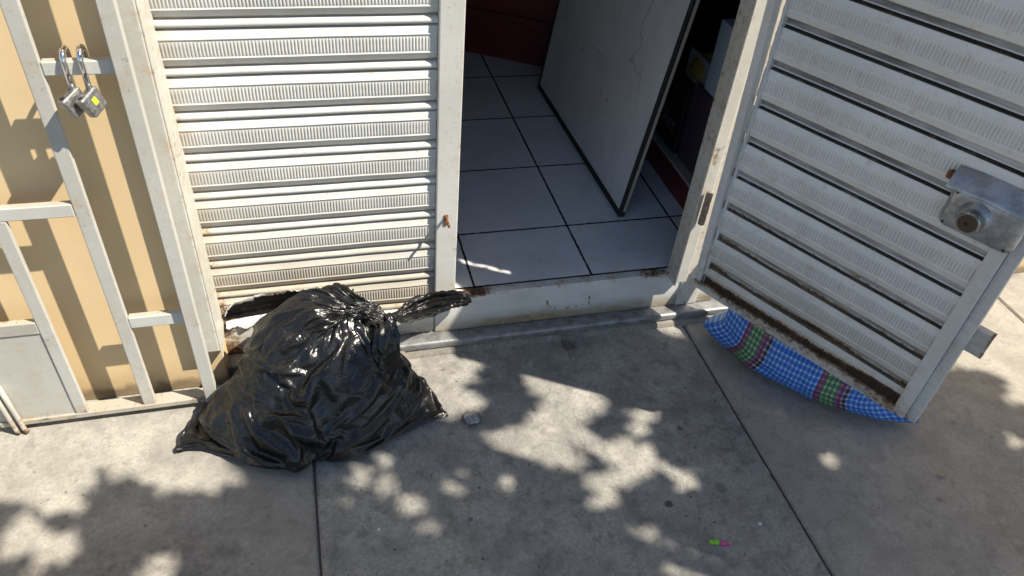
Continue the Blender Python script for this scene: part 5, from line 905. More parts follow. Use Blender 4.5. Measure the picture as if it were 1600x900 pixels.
264 9 -1 -11 -12 7 10 -1 -7 -1 -9 13 13 5 -10 -11 -1 5 10 4 -7 -5 6 10 -4 -11 -19 -4 12 18 2 -15 -19 -6 10 14 -4 -18 -20 2 17 14 1 -13 -24 -12 7 6 7 3 -4 -2 -5 -4 0 1 -5 -4 0 10 4 4 -11 -18 -5 11 15 0 -9 -3 5 11 3 -19 -27 -1 23 33 11 -16 -30 -14 10 20 6 -6 -9 4 13 9 -7 -14 -6 7 5 3 4 2 5 4 -3 -11 -10 2 21 4 2 2 -9 -3 0 -2 -1 4 9 11 1 -10 -5 1 10 -1 -5 -1 4 11 15 4 -7 -17 -6 9 16 9 6 -3 -10 -10 -4 7
276 8 0 -9 -10 2 12 1 -12 6 -4 -2 16 1 1 -5 -3 3 -4 3 5 0 3 7 -1 -8 -10 -4 6 10 3 -8 -16 -4 8 9 -2 -17 -13 2 11 10 3 -10 -18 -10 5 4 1 1 -2 -4 -1 1 0 0 -2 -6 1 5 7 2 -8 -13 -3 7 10 2 -8 -4 3 9 5 -14 -22 -5 20 25 9 -12 -24 -11 8 12 4 -2 -9 3 8 8 -5 -14 1 4 6 3 1 3 5 1 -2 -14 -9 2 10 12 1 -9 -7 -4 3 2 -1 4 6 7 4 -8 -3 1 6 5 -2 1 4 10 6 3 -1 -15 2 -6 14 9 6 0 -12 -9 -6 5
285 2 1 -1 0 1 1 1 -1 -1 -1 1 1 1 0 -2 0 0 0 1 -1 -1 0 1 0 -1 -2 -1 1 1 1 -2 -2 -2 1 2 -1 -3 -3 -1 3 2 0 -3 -4 -3 0 1 2 0 -1 -2 -2 -1 -1 0 -1 -1 -1 2 2 -1 -3 -5 -2 2 3 0 -3 -2 2 4 1 -7 -8 -3 7 11 4 -5 -11 -5 4 6 3 -3 -5 1 5 4 -2 -5 -3 1 3 2 0 2 3 1 -2 -6 -4 3 8 6 1 -4 -3 0 2 0 0 0 4 4 2 -2 -3 0 2 2 0 -2 1 5 6 0 -4 -5 -2 3 6 3 2 -1 -2 -1 -1 1
298 0 1 0 0 1 0 1 0 0 1 0 0 0 1 0 0 0 0 0 0 0 1 0 0 -1 0 0 0 0 0 0 0 -1 0 0 0 -1 0 0 -1 0 0 -1 0 0 -1 0 -1 0 -1 0 -1 0 -1 0 -1 0 -1 0 -1 0 -1 0 -1 0 -1 0 -1 0 -1 0 -1 0 0 -1 0 -1 0 0 -1 0 0 0 -1 0 0 0 0 0 0 0 -1 0 0 1 0 0 0 0 0 0 0 1 0 0 0 1 0 0 1 0 0 1 0 0 1 0 1 0 1 0 1 0 1 0 1 0 1 0 1 0 1 0 1 0 1 0 1 0"""
BAG_Y = """
-629 10 0 0 -2 -1 3 1 6 6 7 9 9 12 17 -7 -9 1 0 0 1 -1 -1 -1 0 0 -1 0 0 0 0 0 0 0 -1 0 0 0 0 0 0 0 0 0 0 0 0 0 0 1 0 -1 14 -8 6 -11 -10 -7 -9 -3 -4 -1 -2 -5 -4 5 5 0 0 0 0 -10 0 0 -3 0 2 3 -1 5 6 1 0 -1 -4 -8 -4 -8 -11 -10 -10 -12 -13 -14 -13 -18 -26 -2 -34 16 17 -3 22 20 12 6 5 5 3 3 -7 -10 -11 -15 -10 -13 -3 19 14 11 10 9 10 9 8 6 4 2 2 8 3 1 -1 1 2 2 2 2 0 0
-608 5 1 3 1 8 7 4 9 7 8 9 10 12 8 7 1 3 3 2 2 1 1 1 2 -1 1 0 0 0 -1 0 0 -1 0 -1 1 0 0 0 -1 0 0 1 -1 0 -2 -1 -1 -1 -1 -3 -5 2 -4 -7 -14 -5 -10 -10 1 -8 -7 -1 -4 -2 -4 0 -5 2 -5 -14 -2 1 0 -1 1 1 -9 1 6 0 0 -5 -8 -3 -12 -5 -9 -11 -18 -17 -16 -14 -3 -25 -22 -8 3 -14 32 34 -3 -11 24 -4 0 7 1 0 -4 -12 -8 -17 -5 -15 -2 17 15 14 13 12 12 9 9 8 8 9 5 5 -4 3 8 3 4 4 2 1 3 7
-595 9 5 5 5 3 9 9 9 9 9 13 12 13 8 9 7 2 4 4 3 3 3 2 3 0 0 0 1 -1 0 -1 0 -1 0 0 0 0 0 0 -1 0 0 3 -1 -1 -3 -3 -2 -3 -2 -2 -3 -8 -6 -14 -10 -12 -9 -7 -9 -2 -7 -5 -3 -10 -6 -5 -3 1 -2 -17 -5 -3 2 -4 -3 -2 0 -8 0 1 2 -14 -4 -5 -7 -12 -13 -12 -13 -16 -15 -13 -13 -5 -10 -14 -21 -9 36 18 2 7 18 -3 -8 -1 2 1 -2 -16 -11 -13 3 2 0 27 7 11 8 8 7 7 10 10 9 9 9 6 -3 3 11 5 5 5 2 4 5 6
-589 10 7 8 9 9 11 13 9 10 11 14 11 17 8 11 10 5 4 5 4 4 4 4 4 1 1 1 -2 0 -1 0 0 0 -1 -1 1 0 0 0 0 -1 -1 2 0 -1 -4 -4 -4 -3 -2 -3 -4 -6 -9 -17 -14 -12 -10 -19 -6 -6 1 -10 -13 -11 -8 -6 -1 -6 3 -12 -11 -5 -8 6 -4 -4 -2 -8 -6 1 -1 -15 -9 -5 -8 -13 -7 -22 -10 -14 -13 -14 -12 -12 -14 -13 -8 1 11 27 20 -15 13 7 -21 -1 4 2 4 -24 -7 7 -6 -6 20 13 11 5 9 9 8 9 9 9 10 9 9 12 6 -2 9 7 7 7 7 6 -1 6
-577 15 5 7 9 10 12 14 15 16 13 13 12 19 11 12 10 9 5 5 4 5 5 5 5 2 1 0 -1 0 0 0 0 0 -2 0 1 0 1 0 -1 -1 -2 0 1 -1 -4 -5 -5 -2 -5 -2 -6 -7 -10 -21 -22 -8 -15 -15 -7 -11 -15 -14 -11 -6 -8 -6 -7 -9 -6 -6 -5 -7 3 -8 -3 -1 -5 -8 -11 -2 3 -13 -14 -12 -9 -9 -8 -23 -17 -15 -12 -15 -13 -12 -12 -3 -10 3 25 -10 34 -4 23 -25 -17 3 2 -1 -1 -12 14 -13 -4 19 -7 12 15 10 13 12 10 7 6 10 11 9 8 7 8 7 11 7 9 9 5 4 8 8
-562 14 6 9 10 12 15 15 16 16 11 18 18 12 12 12 17 8 9 7 5 6 6 7 6 2 0 1 0 -1 0 0 -1 -1 0 -1 0 1 1 1 0 0 -4 -2 1 -2 -3 -5 -4 -5 -5 -6 -9 -12 -20 -11 -16 -13 -15 -14 -13 -13 -14 -13 -14 -12 -12 -10 -8 -5 -7 -9 -9 -10 -1 3 -4 -2 -7 -12 -11 -8 5 -11 -16 -19 -12 -10 -6 -14 -25 -14 -20 -10 -7 -7 -8 -13 -17 31 -5 -6 20 -8 41 -29 -4 -1 -7 8 -6 9 -7 -4 11 -6 9 16 0 11 11 11 9 9 11 12 13 12 8 5 8 9 11 10 10 9 10 4 9 10
-549 16 10 9 12 13 12 13 19 18 18 11 17 22 15 12 6 17 8 3 9 10 11 11 9 2 -2 0 1 -2 0 -1 -1 0 -1 0 -1 0 0 1 0 1 -2 -2 0 -3 0 -6 -7 -8 -8 -22 -13 -11 -1 -11 -19 -19 -13 -12 -14 -14 -15 -17 -13 -14 -12 -13 -11 -5 -11 -11 -11 -12 -9 2 2 -6 -4 -11 -12 -14 -2 -6 -18 -20 -11 -16 -7 -12 -26 -19 -14 -12 -11 -8 -5 -6 12 -4 -6 21 -4 -7 30 -15 -11 12 1 -11 -7 14 -2 8 -10 14 8 -3 6 10 12 12 11 11 14 12 13 11 11 7 10 7 12 11 11 11 11 7 8 9
-534 17 10 11 11 14 17 10 21 21 17 17 14 17 22 8 12 11 10 11 13 11 11 10 11 3 -1 0 0 0 -1 -1 -1 0 -1 -1 -1 0 -2 -1 2 1 -3 1 2 -2 -5 -17 -13 -9 -10 -7 -10 -15 -22 -14 -8 -8 -14 -13 -16 -15 -17 -18 -20 -11 -13 -13 -13 -11 -11 -14 -13 -11 -13 -6 7 -6 -7 -8 -11 -17 -8 -7 -18 -18 -15 -19 -8 -10 -24 -21 -7 -10 -16 -10 -4 -2 9 -15 27 -8 0 11 6 -8 7 1 -9 15 -14 -6 -4 17 8 -2 1 6 18 4 10 10 11 11 12 13 13 12 11 10 12 9 10 12 13 13 12 10 8 12
-518 15 10 13 12 16 18 12 20 22 24 18 15 17 15 14 15 13 13 12 13 11 12 10 8 -1 2 4 2 1 0 -2 -2 0 -2 0 1 -4 -3 1 4 -2 -4 -1 -2 -12 -8 -5 -7 -8 -11 -9 -17 -16 -16 -14 -16 -17 -6 -21 -23 -6 -14 -17 -20 -18 -15 -15 -13 -8 -14 -14 -15 -13 -14 -13 -5 6 -8 -9 -11 -14 -17 -7 -17 -19 -22 -18 -9 -8 -21 -22 -8 -14 -2 -8 -19 0 27 -9 -3 -7 27 -11 15 -6 -4 5 8 -8 -9 -10 18 -8 9 -1 3 6 15 24 10 9 9 10 10 12 13 13 12 13 13 10 12 13 11 15 14 14 9 10
-503 17 10 12 13 16 17 22 19 23 22 20 18 18 16 16 15 13 13 13 11 11 10 11 10 3 0 -3 1 10 3 2 4 0 -2 -4 1 -3 -4 -1 -1 -12 -7 -1 0 0 -8 -6 -8 -10 -10 -12 -14 -16 -17 -18 -16 -17 -19 -22 -21 -19 1 -18 -18 -18 -17 -16 -15 -15 -12 -17 -16 -13 -16 -4 -14 -13 -3 -11 -13 -8 -12 -14 -17 -20 -23 -22 -10 -7 -17 -22 -16 -4 -9 -4 -21 25 -6 -8 -3 9 16 -8 9 1 -1 32 -16 -17 -4 4 0 4 -4 -3 8 11 13 15 17 18 12 9 10 12 12 13 14 14 14 12 11 13 13 15 16 16 13 10
-488 16 12 11 16 16 21 23 20 18 16 22 21 20 15 15 10 10 11 10 10 9 9 12 15 17 11 3 0 -3 -2 -4 5 2 -3 -5 -4 -2 -3 -4 1 9 3 1 0 -8 -10 -10 -9 -9 -9 -10 -14 -16 -17 -16 -18 -18 -20 -21 -21 -22 -26 0 -20 -18 -17 -17 -16 -15 -16 -17 -16 -17 -15 -13 -8 -14 -16 -11 -12 -8 -11 -24 -8 -21 -23 -23 -15 -6 -13 -22 -19 -6 -5 -15 22 -15 0 -15 0 13 17 19 7 -3 -3 1 -11 -8 -6 0 1 1 -1 8 6 2 12 13 19 16 20 20 11 11 12 14 14 15 15 14 13 13 12 15 18 18 16 13
-470 11 16 10 18 20 22 13 12 21 22 23 23 22 11 14 14 14 13 10 9 10 11 7 8 8 6 9 22 5 -2 -4 5 1 -5 -8 -7 -5 -5 -5 -5 2 5 8 7 10 -11 -11 -11 -10 -11 -14 -16 -20 -16 -16 -16 -18 -19 -19 -23 -23 -26 -29 -4 -18 -18 -18 -18 -18 -12 -19 -19 -15 -14 -14 -14 -16 -16 -14 -16 -14 -8 -16 -25 -13 -21 -24 -18 -13 -5 -18 -24 -9 -8 23 -20 -5 1 -23 4 14 20 17 2 0 -6 22 -26 -13 -3 -2 0 0 3 3 4 7 14 14 14 17 19 19 22 19 14 14 15 15 16 17 15 14 12 10 18 22 19 16
-465 15 18 17 18 18 13 8 24 21 21 26 26 25 18 16 14 14 12 10 9 9 10 12 9 14 5 3 -3 17 6 4 -5 -8 -10 -8 -6 -10 -12 -7 12 8 5 3 1 -24 12 -7 -7 -14 0 -6 -14 -18 -20 -18 -17 -16 -19 -21 -21 -22 -25 -29 -28 -12 -12 -19 -18 -19 -14 -19 -16 -16 -14 -15 -15 -18 -14 -17 -20 -19 -17 -11 -23 -21 -19 -15 -19 -20 -11 -21 -6 -3 0 8 -24 6 -24 -12 4 13 18 18 26 -20 17 10 -25 -18 -7 2 4 -2 -4 -1 9 10 10 11 13 13 14 19 21 23 22 18 19 17 17 17 16 15 14 15 13 20 19 17
-463 19 18 18 12 16 18 17 15 20 21 24 26 27 15 19 10 17 13 11 12 12 11 13 11 0 18 1 -4 14 2 1 -12 -7 -10 -11 2 -9 -13 -2 11 12 -1 8 -3 -24 -5 -1 -1 -4 -5 -7 -19 -20 -20 -20 -17 -12 -6 -17 -26 -26 -17 -28 -17 -24 -18 -15 -18 -19 -19 -17 -15 -15 -14 -16 -16 -18 -15 -20 -20 -15 -13 -18 -21 -21 -19 -20 -18 -20 -21 -5 -1 0 -1 -8 -26 7 -21 -12 8 14 22 20 18 -24 18 12 -16 -21 -14 5 4 -2 -5 5 14 10 13 15 13 11 10 5 13 20 22 20 20 22 20 19 17 14 14 14 17 17 15 16
-462 18 19 17 16 7 15 18 19 19 21 24 27 28 18 18 6 17 11 9 12 8 10 12 17 20 13 2 -4 5 5 -9 -12 -6 -14 5 -2 -12 -12 6 12 10 0 0 -14 -7 -23 -3 -1 0 -4 -8 -17 -20 -20 -19 -16 -8 -9 -12 -22 -24 -24 -21 -21 -21 -21 -15 -20 -20 -17 -12 -16 -17 -17 -17 -17 -18 -18 -9 -21 -13 -16 -21 -23 -24 -21 -20 -16 -19 -7 -2 0 -1 -2 -17 -26 4 -15 -16 10 21 24 20 7 -24 8 17 -5 -20 -17 -6 5 8 -6 10 12 17 13 14 13 10 6 8 7 11 17 19 19 23 22 20 17 14 14 18 13 15 21 18
-463 18 19 13 8 18 21 23 12 17 19 23 28 26 17 20 6 16 8 9 10 11 12 22 19 17 8 5 4 -1 -9 -8 -13 -7 -10 13 -5 -14 -5 6 13 9 -5 -5 -6 -11 -22 -14 -2 1 -3 -8 -15 -20 -20 -18 -15 -10 -7 -10 -16 -22 -27 -22 -21 -13 -21 -21 -21 -18 -19 -17 -17 -17 -15 -18 -17 -17 -18 -8 -14 -18 -23 -21 -24 -24 -19 -16 -15 -7 -3 -2 -1 0 -13 -17 -27 -4 -11 -11 18 22 21 16 4 -24 10 3 13 -20 -17 -10 -3 4 10 16 13 12 11 11 4 16 17 5 6 9 10 12 19 20 21 20 16 14 14 18 22 16 21 19
-466 18 18 12 19 21 23 20 14 10 16 21 27 24 24 14 6 15 10 9 10 11 20 22 14 17 5 4 2 -7 -7 -6 -13 -10 -1 16 -8 -12 -2 7 14 2 -15 -6 -1 -6 -19 -18 -9 0 -3 -6 -11 -23 -18 -16 -15 -11 -7 -12 -11 -21 -25 -22 -17 -18 -15 -19 -25 -22 -17 -16 -20 -19 -18 -17 -16 -18 -18 -10 -17 -19 -21 -22 -21 -18 -16 -14 -7 -4 -4 -3 0 -9 -14 -17 -26 -15 -10 2 22 20 19 12 1 -22 11 2 15 -17 -19 -11 -6 5 19 12 9 6 9 8 14 21 16 11 4 9 10 7 20 19 20 18 15 14 12 19 22 20 14 19
-469 19 20 18 19 20 22 20 17 14 15 16 21 24 17 15 13 11 11 13 14 15 19 20 11 8 3 7 -3 -9 -7 -5 -6 -13 7 16 -13 -8 6 9 7 -4 -19 -9 0 -8 -6 -18 -19 -3 -5 -5 -6 -18 -14 -15 -17 -18 -8 -12 -12 -12 -24 -23 -20 -18 -18 -14 -20 -23 -20 -17 -21 -19 -19 -18 -18 -17 -17 -17 -16 -18 -17 -16 -12 -19 -18 -11 -4 -4 -4 -2 -9 -14 -16 -12 -22 -21 2 -4 21 23 16 8 0 -22 13 10 8 -15 -19 -8 -12 9 10 4 15 13 11 2 18 19 17 16 8 7 6 6 21 22 20 18 15 14 12 9 16 20 18 19
-469 20 20 18 18 18 21 19 19 20 18 19 20 7 16 15 11 10 12 13 14 20 25 18 4 7 7 6 -8 -5 -4 -4 -13 -1 7 15 -16 5 6 6 -1 -8 -17 -16 0 -8 -7 -7 -16 -19 -5 -5 6 -18 -18 -11 -14 -16 -20 -11 -14 -11 -14 -23 -21 -17 -19 -21 -16 -20 -20 -19 -20 -18 -17 -13 -16 -18 -19 -17 -16 -16 -16 -13 -15 -19 -19 -7 -3 -4 -4 -11 -15 -15 -18 -11 -15 -17 7 -9 21 22 13 5 1 -12 -12 21 13 -11 -18 -12 -7 -5 7 9 9 12 12 14 23 18 16 13 10 7 6 6 21 22 17 20 17 14 13 11 11 14 18 19
-467 20 19 17 16 18 20 18 19 19 21 21 17 2 15 15 9 12 14 16 19 20 24 16 7 6 5 -3 -4 -6 -5 -5 -10 16 2 10 -14 5 11 -4 -5 -6 -18 -18 -3 -9 -7 -6 -8 -17 -5 -3 4 -16 -19 -18 -9 -12 -17 -20 -15 -16 -14 -12 -16 -22 -20 -21 -21 -15 -19 -18 -20 -15 -17 -18 -16 -10 -17 -16 -16 -15 -16 -16 -23 -21 -3 -7 -4 -5 -19 -11 -16 -16 -16 -15 -12 3 3 -13 19 21 10 0 -3 -10 -12 21 18 -4 -19 -9 -5 -5 -3 6 9 10 12 23 14 21 17 14 12 8 6 6 20 22 18 14 15 14 15 18 14 12 17 15
-463 19 17 16 18 20 17 15 19 18 20 22 17 1 9 15 10 17 18 18 18 19 24 14 6 2 0 -2 -5 -5 -6 -4 2 6 16 4 -10 8 -8 -5 -4 -1 -20 -14 -9 -7 -7 -7 -7 -7 -1 -5 13 -23 -20 -19 -17 -9 -11 -16 -22 -12 -15 -22 -15 -12 -23 -22 -22 -19 -12 -20 -18 -19 -17 -17 -16 -13 -11 -14 -13 -17 -15 -19 -23 -17 -1 -2 -8 -14 -21 -13 -15 -15 -14 -13 1 3 -4 -15 20 18 3 -1 -8 -8 -9 21 20 4 -17 -7 -3 -5 -6 0 8 10 10 15 18 19 21 16 14 9 8 6 20 21 17 16 12 13 12 17 19 16 11 18
-462 19 19 18 18 16 15 18 18 10 20 21 20 11 5 5 19 20 19 19 18 19 20 6 -1 3 -1 0 -6 -4 -5 1 -2 8 16 7 -2 -8 -8 -4 -2 1 -18 1 -13 -3 -7 -7 -6 -6 -6 -2 9 -23 -20 -20 -20 -16 -8 -11 -16 -22 -18 -12 -18 -16 -18 -23 -21 -20 -19 -13 -18 -19 -13 -17 -18 -14 -13 -13 -9 -16 -21 -20 -18 -15 -1 -4 -14 -12 -24 -14 -13 -13 -13 0 3 -1 -9 -15 19 13 -3 -3 -12 -8 -2 20 22 12 -14 -2 -13 5 -6 -6 9 6 11 12 12 18 19 20 16 14 8 8 20 20 16 15 14 14 14 10 14 17 16 17
-457 18 18 16 16 16 17 18 18 16 15 12 17 17 1 19 20 20 20 18 17 19 11 -2 -1 0 1 -1 -3 -3 -6 -2 3 12 12 8 -7 -9 12 -10 -7 -5 6 -12 -8 -3 -3 -6 -6 -7 -4 0 -2 -22 -18 -21 -22 -21 -13 -8 -12 -13 -19 -24 -19 -16 -17 -16 -21 -19 -18 -17 -18 -12 -17 -18 -16 -14 -11 -11 -13 -20 -20 -18 -16 -14 -2 -12 -6 -22 -21 -12 -12 -11 -1 1 0 -5 -18 -8 18 -5 2 -2 -8 -12 1 20 22 2 10 -18 -6 5 5 -8 5 7 9 10 11 11 16 20 19 17 15 8 20 12 13 13 13 16 18 21 11 17 17 14
-452 17 15 14 17 17 18 18 18 10 18 12 11 15 19 19 20 20 18 17 16 12 3 -5 -2 0 1 -2 -1 -2 -3 1 3 10 10 8 -10 1 19 -9 -7 6 -1 -10 -9 -8 -3 -2 -4 -7 -2 -4 -8 -20 -19 -19 -22 -24 -21 -10 -9 -12 -14 -18 -21 -21 -19 -18 -15 -19 -18 -18 -11 -17 -17 -17 -16 -14 -9 -12 -16 -21 -20 -16 -14 -13 -8 -2 -22 -21 -14 -12 -8 -1 -1 -2 -4 -10 -19 -6 15 -15 -2 0 -2 -13 4 20 8 6 15 -12 4 10 2 -7 6 7 8 8 8 8 10 14 19 18 18 18 19 16 13 6 11 14 21 20 20 9 17 17
-453 17 17 17 17 17 16 16 13 16 8 14 16 15 19 20 23 19 20 16 13 7 -3 -6 -3 0 12 2 0 -11 4 1 2 1 7 10 -6 10 21 -7 0 4 -4 -9 -11 -9 -4 -1 -4 -3 -5 -7 -12 -18 -18 -19 -21 -23 -24 -19 -8 -11 -12 -16 -17 -18 -19 -19 -20 -15 -18 -13 -19 -15 -16 -16 -16 -14 -8 -13 -21 -20 -17 -15 -12 -11 -3 -21 -20 -16 -12 -8 2 -1 -4 -6 -8 -13 -19 -2 6 -19 -7 -2 5 -6 13 17 2 -3 8 7 12 10 2 -7 7 7 8 9 7 6 4 8 13 18 18 18 17 17 15 17 7 17 16 22 21 10 18 13
-448 16 14 17 17 15 15 16 17 6 18 20 14 18 20 19 9 19 22 18 9 1 -5 -7 0 7 15 -2 1 -9 14 -2 2 1 8 -7 7 12 21 2 0 -12 2 -6 -12 -9 -2 -5 -8 -1 -4 -7 -15 -19 -18 -17 -19 -21 -21 -21 -21 -8 -11 -13 -16 -15 -17 -18 -18 -18 -15 -19 -17 -15 -14 -16 -16 -15 -7 -16 -22 -19 -15 -11 -8 -8 -17 -23 -17 -13 -8 1 2 -5 -8 -8 -11 -15 -19 6 -16 -14 -8 -3 1 17 13 16 -9 7 10 10 11 3 0 4 -11 11 16 12 9 6 4 3 5 13 16 18 18 18 16 15 15 18 19 16 22 17 11 14
-445 16 17 15 16 10 16 15 17 20 18 14 21 17 14 12 9 19 21 16 2 -2 -6 3 -1 10 16 -6 1 -5 19 4 2 -1 6 -1 10 2 21 3 -5 -13 4 -3 -10 -9 -3 -7 -10 -2 -2 -9 -17 -19 -18 -17 -18 -20 -18 -19 -19 -20 -12 -12 -10 -14 -14 -16 -18 -18 -18 -17 -14 -14 -16 -16 -16 -16 -9 -20 -19 -17 -11 -6 -8 -19 -20 -16 -15 -9 1 0 -6 -8 -10 -10 -11 -20 -17 -8 -8 -3 -15 -2 7 18 15 15 -10 13 11 11 -2 -3 11 -6 -3 8 13 14 14 10 6 4 4 6 11 14 16 18 16 15 15 19 26 21 15 16 16 15
-435 8 17 17 12 18 17 16 16 17 18 18 15 13 8 12 14 18 21 11 -6 -2 8 -4 17 1 12 -8 0 0 20 10 3 -2 4 8 -2 8 17 4 -9 -13 2 0 -6 -7 -6 -9 -9 -5 -2 -9 -20 -18 -17 -17 -17 -20 -19 -18 -16 -16 -17 -15 -11 -10 -13 -13 -17 -17 -17 -17 -17 -14 -13 -16 -16 -15 -19 -17 -17 -12 -6 -8 -16 -18 -17 -16 -10 0 -5 -13 -5 -7 -9 -9 -14 -20 -14 -8 -11 -11 -8 0 10 18 17 14 -6 -3 14 13 -6 0 13 -5 3 9 5 13 12 14 12 7 6 6 7 9 11 14 16 14 16 19 25 26 21 17 16 14
-436 10 17 17 18 18 16 15 15 14 15 15 15 14 14 16 17 13 14 6 -7 -1 5 22 3 3 3 3 6 -10 19 14 6 0 8 3 -3 13 2 8 -11 -12 0 1 -3 -6 -7 -8 -9 -7 -2 -11 -21 -18 -17 -16 -17 -19 -18 -15 -13 -14 -15 -19 -17 -12 -12 -10 -13 -15 -17 -17 -17 -14 -16 -16 -16 -15 -17 -19 -14 -8 -8 -16 -16 -15 -15 -11 -1 -15 -11 -10 -5 -5 -8 -10 -18 -16 -10 -6 -9 -13 -9 -3 14 18 16 11 -1 -2 -3 11 11 -9 14 0 7 0 9 11 9 11 14 14 10 8 9 8 8 10 13 14 14 16 23 24 21 17 15 15
-441 16 16 17 17 17 15 15 14 13 14 16 15 14 13 16 17 9 14 8 -8 4 17 22 8 4 3 2 -5 -11 16 18 10 7 -4 -2 8 14 3 -5 -8 -11 1 0 -3 -5 -6 -7 -8 -8 -4 -12 -21 -19 -17 -16 -17 -17 -17 -12 -13 -14 -14 -15 -16 -14 -14 -15 -11 -15 -13 -16 -17 -16 -17 -16 -14 -16 -18 -17 -10 -9 -16 -15 -14 -14 -9 -5 -9 -16 -15 -10 -7 -5 -6 -11 -18 -13 -6 -4 -9 -12 -9 -7 16 17 14 10 -2 -2 0 1 11 4 -8 17 4 -2 13 11 12 6 9 14 15 13 11 10 9 10 11 9 13 15 18 20 18 17 16 15
-441 14 16 15 16 17 15 15 15 15 11 14 17 14 15 17 14 9 9 10 10 0 23 16 6 3 2 -6 -13 14 10 7 10 4 13 -8 16 -1 -5 -3 -4 -2 -2 -2 -2 -3 -4 -6 -7 -8 -7 -12 -21 -18 -17 -18 -17 -16 -17 -13 -12 -13 -13 -15 -14 -13 -13 -16 -14 -11 -17 -13 -15 -16 -16 -16 -15 -17 -17 -18 -8 -13 -17 -15 -10 -11 -5 -8 -14 -14 -18 -11 -8 -6 -3 -13 -18 -7 -2 -8 -9 -11 -14 1 16 16 10 8 4 0 -3 -1 1 11 -3 -4 18 1 18 11 9 6 6 9 13 14 13 14 12 10 8 11 13 16 13 18 17 16 15 15
-441 16 8 16 16 18 16 16 15 13 14 13 17 16 15 18 6 5 9 8 11 20 21 12 4 2 -6 -10 -7 9 8 9 14 18 5 -4 0 0 -4 -4 -4 -2 -2 -3 1 -1 -2 -3 -4 -6 -9 -10 -17 -20 -18 -17 -18 -17 -15 -15 -14 -13 -14 -14 -13 -11 -11 -12 -14 -14 -16 -15 -14 -17 -17 -15 -15 -16 -16 -16 -16 -9 -17 -8 -9 -11 -6 -16 -15 -12 -8 -13 -12 -5 -8 -16 -14 -1 -8 -9 -9 -11 -6 5 15 12 2 12 -3 2 9 -2 -2 3 7 -7 -1 19 8 19 10 8 7 6 8 13 14 13 13 12 12 12 13 15 9 17 16 15 14 15
-443 16 14 13 15 17 16 14 13 14 14 19 23 16 7 17 -5 8 13 12 14 18 24 10 1 -7 -6 -7 -2 7 9 16 19 12 -2 -6 -5 -1 -4 -4 -3 -3 -2 -3 -1 0 -2 -3 -1 -4 -4 -8 -13 -19 -19 -17 -17 -16 -15 -14 -12 -14 -16 -18 -10 -13 -12 -11 -11 -15 -13 -16 -16 -16 -15 -13 -14 -15 -16 -16 -17 -15 -12 -6 -13 -6 -14 -18 -7 -8 -9 -12 -12 -12 -13 -13 -11 -8 -7 -6 -8 -7 -2 9 14 8 -3 10 2 -4 13 -1 1 4 3 -6 -4 2 15 19 18 11 9 4 14 14 13 13 10 12 13 12 11 12 9 14 15 14 14 14
-436 12 16 15 16 19 17 14 12 12 13 20 20 14 10 2 0 15 16 14 12 20 20 2 -2 -5 -6 -6 -1 6 17 17 18 6 -9 -8 1 0 -9 -6 -5 -3 -3 -3 -1 -1 -2 -2 -1 -3 -4 -3 -5 -17 -18 -17 -16 -16 -14 -13 -14 -14 -18 -19 -9 -10 -10 -15 -13 -11 -14 -15 -15 -16 -16 -15 -15 -15 -16 -9 -16 -14 -12 -10 -13 -15 -12 -5 -7 -8 -10 -13 -13 -12 -12 -10 -12 -11 -7 -5 -7 -9 3 10 14 -2 1 4 7 -8 7 12 1 2 2 -4 -6 -2 10 17 18 17 11 11 3 17 12 15 17 10 12 10 9 10 11 13 13 14 14 15
-436 16 15 15 17 17 17 13 15 14 15 18 13 9 7 1 15 16 13 15 15 20 11 -3 -3 -2 -6 -5 1 10 16 20 17 -8 -5 -6 -5 6 -10 -9 -7 -5 -3 5 -8 -3 -2 -1 -2 -2 -3 -3 3 -13 -16 -16 -16 -13 -10 -12 -13 -16 -19 -20 -18 -6 -10 -9 -17 -14 -14 -13 -13 -16 -15 -14 -14 -15 -16 -17 -13 -11 -12 -14 -15 -8 -9 -10 -14 -7 -5 -6 -13 -12 -11 -13 -12 -8 -7 -6 -7 -7 5 12 10 0 -4 4 4 -9 3 12 6 2 1 -1 -5 -6 6 13 16 17 17 10 3 16 16 16 17 14 11 11 9 8 8 13 12 14 12 14
-429 14 15 15 15 17 14 14 15 15 15 17 4 8 8 15 15 16 16 14 16 14 -4 -1 -1 -1 -4 -4 5 11 16 21 12 -12 -6 -8 -2 7 -11 -9 -4 -4 -4 4 -3 -10 2 -7 -3 -2 0 4 -1 -12 -13 -14 -15 -8 -11 -11 -11 -15 -20 -22 -18 -14 -12 -11 -4 -14 -14 -14 -14 -15 -15 -15 -15 -16 -16 -12 -14 -14 -18 -9 -14 -14 -5 -13 -9 -8 -6 -6 -6 -10 -11 -12 -13 -7 -8 -6 -10 -13 19 11 1 5 -5 3 2 -10 -2 13 6 4 2 1 -3 -7 3 9 14 14 16 16 4 19 17 15 16 14 13 12 11 9 7 9 10 13 14 15
-424 15 14 15 12 14 16 14 15 16 15 16 5 7 15 16 15 16 15 14 12 8 -4 -4 -3 -1 -2 -2 11 11 15 21 5 -15 -5 -9 1 6 -12 3 0 -3 -9 -8 3 -13 -5 2 -7 6 2 -1 -5 -11 -11 -12 -12 -13 -10 -9 -9 -10 -20 -23 -18 -13 -12 -10 -15 -7 -12 -14 -14 -16 -15 -16 -16 -14 -15 -17 -15 -15 -14 -13 -11 -10 -9 -10 -9 -3 -4 -8 -8 -9 -11 -15 -9 -5 -7 -10 -12 -13 12 18 8 2 -5 2 -1 -9 -6 7 10 6 3 2 0 -7 5 11 5 12 12 17 8 17 17 16 14 15 14 13 13 12 10 9 5 12 13 15
